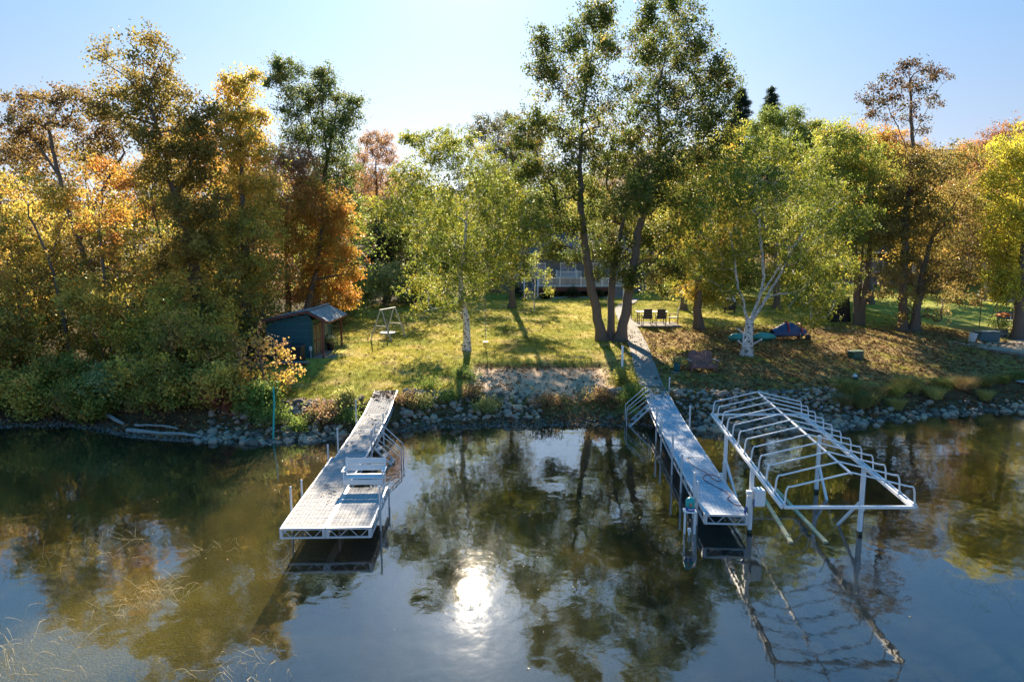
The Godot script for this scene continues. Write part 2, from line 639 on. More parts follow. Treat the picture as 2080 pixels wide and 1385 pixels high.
func sky(s: Vector3) -> PanoramaSkyMaterial:
	var w := 512
	var h := 256
	var im := Image.create(w, h, false, Image.FORMAT_RGBAF)
	for y in h:
		var el := (0.5 - (y + 0.5) / h) * PI
		for x in w:
			var az := ((x + 0.5) / w) * TAU
			var dir := Vector3(sin(az) * cos(el), sin(el), -cos(az) * cos(el))
			var g := rad_to_deg(acos(clampf(dir.dot(s), -1.0, 1.0)))
			var up := maxf(dir.y, 0.0)
			var air := exp(-up * 4.0)
			var turn := rad_to_deg(Vector2(dir.x, dir.z).angle_to(Vector2(s.x, s.z)))
			var low := 0.5 + 0.6 * exp(-pow(turn / 33.0, 2.0))
			var c := Color(0.004, 0.062, 0.150).lerp(Color(0.225, 0.225, 0.225) * low, air)
			var halo := 0.02 * exp(-g / 14.0) + 0.4 * exp(-g / 3.5)
			var wide := 0.05 * exp(-pow(g / 26.0, 2.0))
			c = c + Color(1.0, 0.97, 0.92) * halo + Color(0.8, 0.96, 1.1) * wide
			if dir.y < 0.0:
				c = c.lerp(Color(0.05, 0.055, 0.05), clampf(-dir.y * 6.0, 0.0, 1.0))
			im.set_pixel(x, y, Color(c.r, c.g, c.b, 1.0))
	var m := PanoramaSkyMaterial.new()
	m.panorama = ImageTexture.create_from_image(im)
	return m

func make_materials() -> void:
	var mottled := grey_tex(1, 0.02, 5, 0.6, 1.0)
	var fine := grey_tex(2, 0.07, 4, 0.72, 1.0)
	var bark_tex := grey_tex(4, 0.045, 4, 0.35, 1.0, 256, 1.6)
	var m := mat("ground", 1, 1, 1, 0.95, 0.0, grey_tex(5, 0.06, 5, 0.5, 1.0, 512, 1.4), 0.42)
	m.vertex_color_use_as_albedo = true
	m.vertex_color_is_srgb = true
	m.heightmap_enabled = true
	m.heightmap_texture = grey_tex(6, 0.05, 4, 0.0, 1.0, 512)
	m.heightmap_scale = 3.0
	mat("bark", 0.20, 0.165, 0.14, 0.95, 0.0, bark_tex, 1.3)
	# birch bark: white with dark bands and scars
	var bf := FastNoiseLite.new()
	bf.seed = 31
	bf.frequency = 0.03
	bf.fractal_octaves = 3
	var b1 := bf.get_seamless_image(128, 256)
	bf.seed = 35
	bf.frequency = 0.014
	var b2 := bf.get_seamless_image(256, 256)
	b1.resize(256, 1024)
	b1.convert(Image.FORMAT_L8)
	b2.convert(Image.FORMAT_L8)
	var bi := Image.create(256, 256, false, Image.FORMAT_RGB8)
	for y in 256:
		for x in 256:
			var a := b1.get_pixel(x, y * 4).r
			var c := b2.get_pixel(x, y).r
			var dark := maxf(smoothstep(0.68, 0.78, a), smoothstep(0.70, 0.80, c))
			var l := lerpf(0.62, 0.05, dark) * lerpf(0.85, 1.0, c)
			bi.set_pixel(x, y, Color(l, l * 0.96, l * 0.9).linear_to_srgb())
	var bm := mat("birch_bark", 1, 1, 1, 0.8)
	bm.albedo_texture = ImageTexture.create_from_image(bi)
	bm.uv1_scale = Vector3(1, 0.7, 1)
	m = mat("leaf", 1, 1, 1, 0.5)
	m.metallic_specular = 0.3
	m.vertex_color_use_as_albedo = true
	m.backlight_enabled = true
	m.backlight = Color(1, 1, 1)
	m.cull_mode = BaseMaterial3D.CULL_DISABLED
	m = mat("grass", 1, 1, 1, 0.75)
	m.vertex_color_use_as_albedo = true
	m.backlight_enabled = true
	m.backlight = Color(0.7, 0.7, 0.7)
	m = mat("dead_leaf", 1, 1, 1, 0.8)
	m.vertex_color_use_as_albedo = true
	m = mat("water", 0.012, 0.016, 0.012, 0.028)
	m.transparency = BaseMaterial3D.TRANSPARENCY_ALPHA
	m.albedo_color.a = 0.22
	m.metallic_specular = 0.707
	m.heightmap_enabled = true
	m.heightmap_texture = wave_tex()
	m.heightmap_scale = 0.27
	m.uv1_triplanar = true
	m.uv1_world_triplanar = true
	m.uv1_scale = Vector3(0.16, 0.16, 0.16)
	mat("concrete", 0.28, 0.262, 0.24, 0.9, 0.0, mottled, 0.8)
	mat("aluminium", 0.60, 0.61, 0.63, 0.6, 0.45, fine, 1.5)
	mat("white_metal", 0.70, 0.71, 0.72, 0.62, 0.0, fine, 1.7)
	mat("deck_panel", 0.37, 0.365, 0.365, 0.9, 0.0, mottled, 1.1)
	mat("skylit_panel", 0.50, 0.53, 0.58, 0.9, 0.0, mottled, 1.1)  # right dock deck: bluish skylight of the shade put into its colour
	mat("skylit_panel_worn", 0.44, 0.465, 0.51, 0.9, 0.0, mottled, 1.3)  # worn panels of that deck, same skylight put into the colour
	mat("deck_panel_worn", 0.33, 0.325, 0.32, 0.9, 0.0, mottled, 1.3)
	mat("white_plastic", 0.66, 0.66, 0.66, 0.5, 0.0, fine, 1.2)
	mat("waterline_dark", 0.05, 0.055, 0.03, 0.7, 0.0, mottled, 2.0)  # algae with the black waterline reflection put into the colour
	mat("grey_paint", 0.36, 0.37, 0.38, 0.6, 0.0, fine, 1.5)
	mat("dark_metal", 0.05, 0.05, 0.055, 0.5, 0.4)
	mat("black", 0.014, 0.014, 0.016, 0.6)
	mat("black_cloth", 0.012, 0.012, 0.014, 0.9)
	mat("rubber", 0.02, 0.02, 0.02, 0.8)
	mat("teal_siding", 0.016, 0.085, 0.10, 0.6, 0.0, mottled, 0.9)
	mat("teal_siding_faded", 0.022, 0.10, 0.115, 0.65, 0.0, mottled, 1.1)
	mat("green_trim", 0.03, 0.08, 0.05, 0.6)
	mat("tan_door", 0.16, 0.16, 0.11, 0.6, 0.0, mottled, 0.8)
	mat("red_wood", 0.16, 0.05, 0.04, 0.7, 0.0, mottled, 1.0)
	mat("weathered_wood", 0.30, 0.26, 0.22, 0.85, 0.0, mottled, 1.2)
	mat("shingle_a", 0.36, 0.385, 0.40, 0.95, 0.0, fine, 2.0)
	mat("shingle_b", 0.28, 0.30, 0.31, 0.95, 0.0, fine, 2.2)
	mat("shingle_c", 0.43, 0.455, 0.465, 0.95, 0.0, fine, 2.4)
	mat("rock_grey", 0.351, 0.281, 0.218, 0.85, 0.0, mottled, 2.3)
	mat("rock_dark", 0.168, 0.135, 0.108, 0.8, 0.0, mottled, 2.6)
	mat("rock_pink", 0.408, 0.265, 0.187, 0.85, 0.0, mottled, 2.1)
	mat("rock_tan", 0.483, 0.352, 0.233, 0.85, 0.0, mottled, 2.5)
	mat("block", 0.30, 0.25, 0.21, 0.9, 0.0, mottled, 1.7)
	mat("sand", 0.42, 0.32, 0.23, 0.95, 0.0, mottled, 0.6)
	mat("house_siding", 0.20, 0.21, 0.23, 0.7, 0.0, mottled, 0.5)
	mat("brown_siding", 0.16, 0.13, 0.11, 0.7, 0.0, mottled, 0.5)
	mat("white_paint", 0.78, 0.78, 0.78, 0.5)
	mat("glass", 0.10, 0.16, 0.24, 0.05, 0.0)
	M.glass.metallic_specular = 0.8
	mat("roof_grey", 0.13, 0.125, 0.13, 0.95, 0.0, fine, 1.5)
	mat("chair_mesh", 0.05, 0.045, 0.05, 0.7)
	mat("table_top", 0.38, 0.33, 0.27, 0.6, 0.0, mottled, 1.0)
	mat("purple_wood", 0.22, 0.105, 0.10, 0.75, 0.0, mottled, 1.5)
	mat("worn_wood", 0.34, 0.25, 0.20, 0.8, 0.0, mottled, 1.5)
	mat("glazed_pot", 0.02, 0.10, 0.12, 0.2)
	mat("green_box", 0.02, 0.09, 0.06, 0.55, 0.0, fine, 1.0)
	mat("blue_box", 0.05, 0.11, 0.125, 0.6, 0.0, fine, 1.0)
	mat("barrel_wood", 0.30, 0.30, 0.32, 0.8, 0.0, mottled, 1.4)
	mat("blue_cover", 0.010, 0.045, 0.14, 0.5, 0.0, fine, 0.8)
	mat("red_strap", 0.35, 0.02, 0.03, 0.5)
	mat("turquoise", 0.06, 0.30, 0.26, 0.35)
	mat("motor_teal", 0.01, 0.26, 0.24, 0.35)
	mat("motor_blue", 0.02, 0.05, 0.22, 0.4)
	mat("copper", 0.35, 0.12, 0.06, 0.5)
	mat("hose", 0.16, 0.03, 0.035, 0.5)
	mat("teal_pole", 0.01, 0.28, 0.22, 0.5)
	mat("driftwood", 0.36, 0.33, 0.30, 0.9, 0.0, bark_tex, 1.0)
	mat("bunk", 0.42, 0.40, 0.24, 0.8, 0.0, mottled, 1.0)
	mat("straw", 0.46, 0.36, 0.17, 0.8)
	mat("orange_bloom", 0.75, 0.25, 0.02, 0.7)
	mat("white_bloom", 0.72, 0.74, 0.62, 0.7)
	mat("rope", 0.20, 0.18, 0.15, 0.9)
	for k in ["ground", "grass", "dead_leaf", "bark", "sand", "block", "rock_grey", "rock_dark", "rock_pink", "rock_tan", "deck_panel", "deck_panel_worn", "skylit_panel", "skylit_panel_worn", "concrete"]:
		M[k].metallic_specular = 0.12
	for k in ["roof_grey", "shingle_a", "shingle_b", "shingle_c", "white_metal", "white_plastic"]:
		M[k].metallic_specular = 0.25
	for k in ["orange_bloom", "white_bloom"]:
		M[k].backlight_enabled = true
		M[k].backlight = Color(0.6, 0.6, 0.6)

func wave_tex() -> ImageTexture:
	var f := FastNoiseLite.new()
	f.seed = 77
	f.noise_type = FastNoiseLite.TYPE_SIMPLEX
	f.frequency = 0.012
	f.fractal_octaves = 4
	f.fractal_gain = 0.42
	f.domain_warp_enabled = true
	f.domain_warp_amplitude = 22.0
	f.domain_warp_frequency = 0.01
	var im := f.get_seamless_image(512, 512)
	im.convert(Image.FORMAT_RGBAF)
	return ImageTexture.create_from_image(im)

func make_palettes() -> void:
	var C := func(r, g, b): return Color(r * 1.65, g * 1.65, b * 1.65)
	palettes = {
		"basswood": [[C.call(0.066, 0.089, 0.019), 5], [C.call(0.047, 0.066, 0.017), 4.5], [C.call(0.112, 0.127, 0.026), 3], [C.call(0.160, 0.102, 0.033), 1.4], [C.call(0.206, 0.187, 0.037), 1]],
		"birch": [[C.call(0.115, 0.140, 0.019), 5], [C.call(0.162, 0.170, 0.025), 4], [C.call(0.072, 0.098, 0.017), 3.5], [C.call(0.264, 0.212, 0.030), 1.8]],
		"gold": [[C.call(0.121, 0.149, 0.028), 4], [C.call(0.286, 0.242, 0.039), 3], [C.call(0.396, 0.286, 0.044), 2], [C.call(0.264, 0.132, 0.039), 1]],
		"yellowgreen": [[C.call(0.149, 0.184, 0.034), 4], [C.call(0.230, 0.241, 0.040), 3], [C.call(0.103, 0.127, 0.029), 2.5], [C.call(0.345, 0.253, 0.046), 1]],
		"rust": [[C.call(0.068, 0.033, 0.015), 4], [C.call(0.052, 0.038, 0.015), 3], [C.call(0.088, 0.052, 0.018), 2], [C.call(0.046, 0.046, 0.015), 2]],
		"olive": [[C.call(0.279, 0.233, 0.046), 4], [C.call(0.411, 0.285, 0.053), 3], [C.call(0.189, 0.180, 0.039), 3], [C.call(0.461, 0.240, 0.057), 1.6]],
		"oakolive": [[C.call(0.140, 0.112, 0.027), 4], [C.call(0.104, 0.094, 0.024), 4], [C.call(0.188, 0.126, 0.033), 3], [C.call(0.225, 0.188, 0.037), 1.5]],
		"rustolive": [[C.call(0.156, 0.120, 0.036), 4], [C.call(0.120, 0.114, 0.031), 4], [C.call(0.204, 0.132, 0.042), 2.5], [C.call(0.264, 0.204, 0.048), 1.5]],
		"yellow": [[C.call(0.340, 0.289, 0.030), 4], [C.call(0.264, 0.255, 0.034), 4], [C.call(0.170, 0.187, 0.030), 3], [C.call(0.340, 0.212, 0.030), 1]],
		"brown": [[C.call(0.108, 0.068, 0.029), 4], [C.call(0.144, 0.094, 0.029), 3], [C.call(0.086, 0.079, 0.025), 2.5], [C.call(0.187, 0.122, 0.032), 1]],
		"orange": [[C.call(0.313, 0.149, 0.031), 4], [C.call(0.328, 0.212, 0.035), 3], [C.call(0.250, 0.102, 0.031), 2], [C.call(0.188, 0.172, 0.031), 1.4]],
		"redorange": [[C.call(0.208, 0.088, 0.040), 4], [C.call(0.240, 0.128, 0.040), 3], [C.call(0.160, 0.072, 0.040), 2], [C.call(0.160, 0.136, 0.036), 2]],
		"pinkbrown": [[C.call(0.22, 0.12, 0.07), 4], [C.call(0.28, 0.17, 0.08), 3], [C.call(0.15, 0.1, 0.06), 2], [C.call(0.3, 0.22, 0.06), 1]],
		"darkgreen": [[C.call(0.079, 0.105, 0.026), 5], [C.call(0.058, 0.079, 0.023), 4], [C.call(0.126, 0.137, 0.032), 2], [C.call(0.158, 0.116, 0.037), 0.8]],
		"duskgreen": [[C.call(0.081, 0.090, 0.036), 5], [C.call(0.108, 0.090, 0.041), 3], [C.call(0.063, 0.068, 0.027), 3]],
		"green": [[C.call(0.1, 0.135, 0.028), 5], [C.call(0.14, 0.16, 0.035), 3], [C.call(0.07, 0.095, 0.02), 3]],
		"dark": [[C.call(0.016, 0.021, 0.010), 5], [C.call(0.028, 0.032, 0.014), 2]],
		"understory": [[C.call(0.19, 0.165, 0.032), 4], [C.call(0.11, 0.115, 0.026), 5], [C.call(0.33, 0.25, 0.04), 3], [C.call(0.34, 0.19, 0.05), 2], [C.call(0.2, 0.11, 0.045), 1.5]],
		"shoregreen": [[C.call(0.153, 0.161, 0.033), 5], [C.call(0.109, 0.122, 0.028), 4], [C.call(0.256, 0.221, 0.042), 3], [C.call(0.328, 0.188, 0.047), 1]],
		"sapling": [[C.call(0.374, 0.272, 0.043), 4], [C.call(0.289, 0.170, 0.085), 3], [C.call(0.340, 0.212, 0.043), 2], [C.call(0.212, 0.119, 0.085), 2]],
		"pale": [[C.call(0.2, 0.22, 0.09), 4], [C.call(0.3, 0.3, 0.15), 2], [C.call(0.12, 0.15, 0.05), 3]],
		"weed": [[C.call(0.16, 0.09, 0.05), 4], [C.call(0.22, 0.14, 0.08), 2], [C.call(0.1, 0.1, 0.035), 2], [C.call(0.24, 0.23, 0.06), 1]],
		"greenweed": [[C.call(0.1, 0.15, 0.03), 4], [C.call(0.17, 0.2, 0.045), 3], [C.call(0.07, 0.1, 0.03), 2]],
		"red": [[C.call(0.2, 0.05, 0.035), 4], [C.call(0.26, 0.1, 0.05), 2], [C.call(0.1, 0.09, 0.035), 2]],
		"straw": [[C.call(0.3, 0.26, 0.1), 3], [C.call(0.2, 0.2, 0.06), 3], [C.call(0.14, 0.16, 0.04), 3]],
	}
	sprig("broad", 15, 0.175, 0.142, 0.1, 101)
	sprig("fine", 13, 0.165, 0.115, 0.085, 102)
	sprig("big", 11, 0.32, 0.26, 0.18, 103)
	sprig("needle", 16, 0.16, 0.32, 0.05, 104)
	sprig("small", 9, 0.11, 0.085, 0.055, 105)

func axis(stops: Array) -> Array:   # [from, to, step] runs joined
	var out := []
	for s in stops:
		var k: float = s[0]
		while k < s[1] - 1e-4:
			out.append(k)
			k += s[2]
	out.append(stops[-1][1])
	return out

func ground() -> void:
	var xs := axis([[-900.0, -300.0, 150.0], [-300.0, -100.0, 40.0], [-100.0, -36.0, 4.0], [-36.0, 40.0, 0.33], [40.0, 100.0, 3.0], [100.0, 300.0, 20.0], [300.0, 900.0, 150.0]])
	var ds := axis([[-400.0, -40.0, 60.0], [-40.0, 8.0, 4.0], [8.0, 26.0, 0.6], [26.0, 60.0, 0.3], [60.0, 90.0, 0.8], [90.0, 220.0, 5.0], [220.0, 1000.0, 60.0]])
	var v := PackedVector3Array()
	var nn := PackedVector3Array()
	var c := PackedColorArray()
	var ix := PackedInt32Array()
	for d in ds:
		for x in xs:
			var y := land(x, d)
			v.append(Vector3(x, y, -d))
			nn.append(Vector3(y - land(x + 0.25, d), 0.25, land(x, d + 0.25) - y).normalized())
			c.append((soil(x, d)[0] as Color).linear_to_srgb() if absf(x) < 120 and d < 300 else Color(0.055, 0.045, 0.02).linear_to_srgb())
	var w := xs.size()
	for j in ds.size() - 1:
		for k in w - 1:
			var q := j * w + k
			ix.append_array(PackedInt32Array([q, q + w, q + 1, q + 1, q + w, q + w + 1]))
	var a := []
	a.resize(Mesh.ARRAY_MAX)
	a[Mesh.ARRAY_VERTEX] = v
	a[Mesh.ARRAY_NORMAL] = nn
	a[Mesh.ARRAY_COLOR] = c
	a[Mesh.ARRAY_INDEX] = ix
	var m := ArrayMesh.new()
	m.add_surface_from_arrays(Mesh.PRIMITIVE_TRIANGLES, a)
	tag(put("ground", m, M.ground), "grassy lakeside ground with lawn, sand bank and lake bed", "ground", "", "structure")

func water() -> void:
	var b := MB.new()
	for y in [-0.02, -0.01, 0.0]:      # the surface and two sheets added just under it to strengthen reflections
		b.quad(Vector3(-900, y, 400), Vector3(900, y, 400), Vector3(900, y, -60), Vector3(-900, y, -60))
	tag(put("water", b.mesh(), M.water), "calm dark lake water reflecting the trees", "lake", "", "structure")

func path() -> void:
	var o := thing("path", "pale concrete path of slabs from the right hand dock up to the house", "path", Vector3.ZERO)
	tag(o, "", "", "", "structure")
	var pts := [Vector3(7.05, 0, -33.9), Vector3(7.62, 0, -39.0), Vector3(8.25, 0, -44.2), Vector3(9.0, 0, -51.5), Vector3(9.6, 0, -58.0), Vector3(10.5, 0, -65.0), Vector3(12.2, 0, -70.5), Vector3(13.2, 0, -74.0)]
	var line := []
	for k in pts.size() - 1:
		var a: Vector3 = pts[k]
		var b: Vector3 = pts[k + 1]
		var n := int(round(a.distance_to(b) / 1.75))
		for s in n:
			line.append(a.cubic_interpolate(b, pts[maxi(k - 1, 0)], pts[mini(k + 2, pts.size() - 1)], float(s) / n))
	line.append(pts[-1])
	for k in line.size() - 1:
		var a: Vector3 = line[k]
		var b: Vector3 = line[k + 1]
		a.y = land(a.x, -a.z) + 0.02
		b.y = land(b.x, -b.z) + 0.02
		var d := (b - a).normalized()
		var mb := MB.new()
		mb.beam(a + d * 0.008, b - d * 0.008, 1.22, 0.13, 0.012)
		put("slab", mb.mesh(), M.concrete, o)
	var w := thing("front_walk", "pale concrete walk along the foot of the deck", "walkway", Vector3.ZERO)
	tag(w, "", "", "", "structure")
	for k in 8:
		var mb := MB.new()
		mb.box(Vector3(1.6 + k * 1.55, 2.42, -75.2), Vector3(1.53, 0.14, 1.1), Basis.IDENTITY, 0.012)
		put("slab", mb.mesh(), M.concrete, w)
func railing(o: Node, a: Vector3, b: Vector3, h: float, gap := 0.13, posts := true) -> void:
	var mb := MB.new()
	mb.beam(a + Vector3(0, h, 0), b + Vector3(0, h, 0), 0.09, 0.06)
	put("top_rail", mb.mesh(), M.white_paint, o)
	mb = MB.new()
	mb.beam(a + Vector3(0, 0.1, 0), b + Vector3(0, 0.1, 0), 0.05, 0.06)
	put("bottom_rail", mb.mesh(), M.white_paint, o)
	var n := int(a.distance_to(b) / gap)
	var bal := MB.new()
	bal.box(Vector3(0, h * 0.5 + 0.05, 0), Vector3(0.045, h - 0.12, 0.045))
	var bm := bal.mesh()
	var post := MB.new()
	post.box(Vector3(0, h * 0.5 + 0.06, 0), Vector3(0.13, h + 0.12, 0.13), Basis.IDENTITY, 0.01)
	post.box(Vector3(0, h + 0.14, 0), Vector3(0.17, 0.05, 0.17), Basis.IDENTITY, 0.01)
	var pm := post.mesh()
	for k in n + 1:
		var p := a.lerp(b, float(k) / n)
		if posts and k % 18 == 0:
			put("post", pm, M.white_paint, o).position = p
		elif k > 0 and k < n:
			put("baluster", bm, M.white_paint, o).position = p

func gable_roof(x0: float, x1: float, y: float, rise: float, z0: float, z1: float, thick := 0.14) -> MB:   # ridge along x
	var mb := MB.new()
	var zm := (z0 + z1) * 0.5
	mb.beam(Vector3((x0 + x1) * 0.5, y, z0), Vector3((x0 + x1) * 0.5, y + rise, zm), x1 - x0, thick)
	mb.beam(Vector3((x0 + x1) * 0.5, y + rise, zm), Vector3((x0 + x1) * 0.5, y, z1), x1 - x0, thick)
	return mb

func window(o: Node, at: Vector3, w: float, h: float, trim: Material) -> void:   # in a wall that faces +z
	var mb := MB.new()
	for s in [-1, 1]:
		mb.box(at + Vector3(s * (w * 0.5 + 0.05), 0, 0.03), Vector3(0.1, h + 0.2, 0.08))
		mb.box(at + Vector3(0, s * (h * 0.5 + 0.05), 0.032), Vector3(w, 0.1, 0.085))
	mb.box(at + Vector3(0, 0, 0.028), Vector3(0.05, h, 0.05))
	var win := put("window", mb.mesh(), trim, o)
	mb = MB.new()
	mb.box(at + Vector3(0, 0, 0.01), Vector3(w, h, 0.02))
	put("pane", mb.mesh(), M.glass, win)

func house() -> void:
	var g := 2.4
	var o := thing("lake_house", "grey house half hidden behind the trees, with a white railed deck in front", "house", Vector3(6.5, g, -82))
	var mb := MB.new()
	mb.box(Vector3(0, 2.4, -4), Vector3(19, 5.2, 8))
	put("wall", mb.mesh(), M.house_siding, o)
	for k in 24:
		mb = MB.new()
		mb.beam(Vector3(-9.5, 0.4 + k * 0.19, 0.02), Vector3(9.5, 0.4 + k * 0.19, 0.02), 0.03, 0.17)
		put("siding_board", mb.mesh(), M.house_siding, o)
	put("roof", gable_roof(-10.2, 10.2, 4.7, 2.6, 1.0, -9.0).mesh(), M.roof_grey, o)
	for x in [-6.4, -3.4, 0.2, 3.2, 6.6]:
		window(o, Vector3(x, 2.9, 0.03), 1.7, 1.4, M.white_paint)
	# deck
	var d := thing("deck", "wooden deck with white railing along the front of the grey house", "deck", Vector3(0, g, -76.6))
	for k in 16:
		mb = MB.new()
		mb.box(Vector3(7.6, 1.13, -0.1 - k * 0.33), Vector3(10.6, 0.05, 0.31))
		put("deck_board", mb.mesh(), M.weathered_wood, d)
	mb = MB.new()
	mb.box(Vector3(7.6, 0.88, 0.08), Vector3(10.6, 0.42, 0.05))
	put("skirt", mb.mesh(), M.red_wood, d)
	for x in [2.6, 5.0, 7.6, 10.2, 12.7]:
		mb = MB.new()
		mb.box(Vector3(x, 0.35, -0.2), Vector3(0.16, 1.3, 0.16))
		put("post", mb.mesh(), M.dark_metal, d)
	mb = MB.new()
	mb.box(Vector3(7.6, 0.3, -2.6), Vector3(10.4, 1.2, 0.1))
	put("under_deck_shade", mb.mesh(), M.black, d)  # black sheet standing in for the shade under the deck
	var r := Node3D.new()
	r.name = "railing"
	d.add_child(r)
	railing(r, Vector3(3.0, 1.18, 0.0), Vector3(12.6, 1.18, 0.0), 0.95)
	railing(r, Vector3(12.85, 1.18, -0.2), Vector3(12.85, 1.18, -5.0), 0.95, 0.14)
	var r2 := Node3D.new()
	r2.name = "inner_railing"
	d.add_child(r2)
	railing(r2, Vector3(5.2, 2.0, -3.2), Vector3(8.2, 2.0, -3.2), 0.75, 0.13)
	mb = MB.new()
	mb.box(Vector3(6.7, 1.6, -3.9), Vector3(3.4, 0.85, 1.5))
	put("upper_landing", mb.mesh(), M.red_wood, d)
	for side in [[1.35, 2.85], [10.75, 12.3]]:
		var st := Node3D.new()
		st.name = numbered("steps", d)
		d.add_child(st)
		for k in 5:
			mb = MB.new()
			mb.box(Vector3((side[0] + side[1]) * 0.5, 0.12 + k * 0.22, 1.1 - k * 0.26), Vector3(side[1] - side[0], 0.22, 0.3))
			put("step", mb.mesh(), M.house_siding, st)
		for x in side:
			mb = MB.new()
			mb.box(Vector3(x, 0.75, 1.2), Vector3(0.13, 1.5, 0.13), Basis.IDENTITY, 0.01)
			put("post", mb.mesh(), M.white_paint, st)
			mb = MB.new()
			mb.beam(Vector3(x, 1.35, 1.2), Vector3(x, 2.1, 0.05), 0.07, 0.07)
			put("rail", mb.mesh(), M.white_paint, st)
	for k in 4:
		bush("deck_shrub", ["round dark shrub under the middle of the deck railing", "low green shrub beside the left deck steps", "small shrub by the right deck steps", "dark shrub at the outer left corner of the deck"][k], "", [6.6, 3.6, 9.3, 0.3][k], [74.6, 74.6, 74.7, 75.0][k], [1.1, 0.8, 0.8, 1.8][k], [0.95, 0.7, 0.8, 0.9][k], "dark", "small", 1.2)

func neighbour_house() -> void:
	var p := on(49.5, 91.5)
	var o := thing("neighbour_house", "brown house with a white framed window seen under the leaning tree", "house", p)
	var mb := MB.new()
	mb.box(Vector3(2, 1.9, -4), Vector3(17, 4.6, 8))
	put("wall", mb.mesh(), M.brown_siding, o)
	put("roof", gable_roof(-7.2, 11.2, 4.1, 2.6, 0.9, -9.0).mesh(), M.roof_grey, o)
	mb = MB.new()
	mb.box(Vector3(2, 4.05, 0.95), Vector3(18.2, 0.18, 0.1))
	put("gutter", mb.mesh(), M.white_paint, o)
	for x in [-4.6, -0.8, 4.6, 8.2]:
		window(o, Vector3(x, 2.35, 0.03), 1.35, 1.7, M.white_paint)
	mb = MB.new()
	mb.box(Vector3(-3.5, 0.05, 2.0), Vector3(9, 0.3, 2.6))
	put("concrete_apron", mb.mesh(), M.concrete, o)

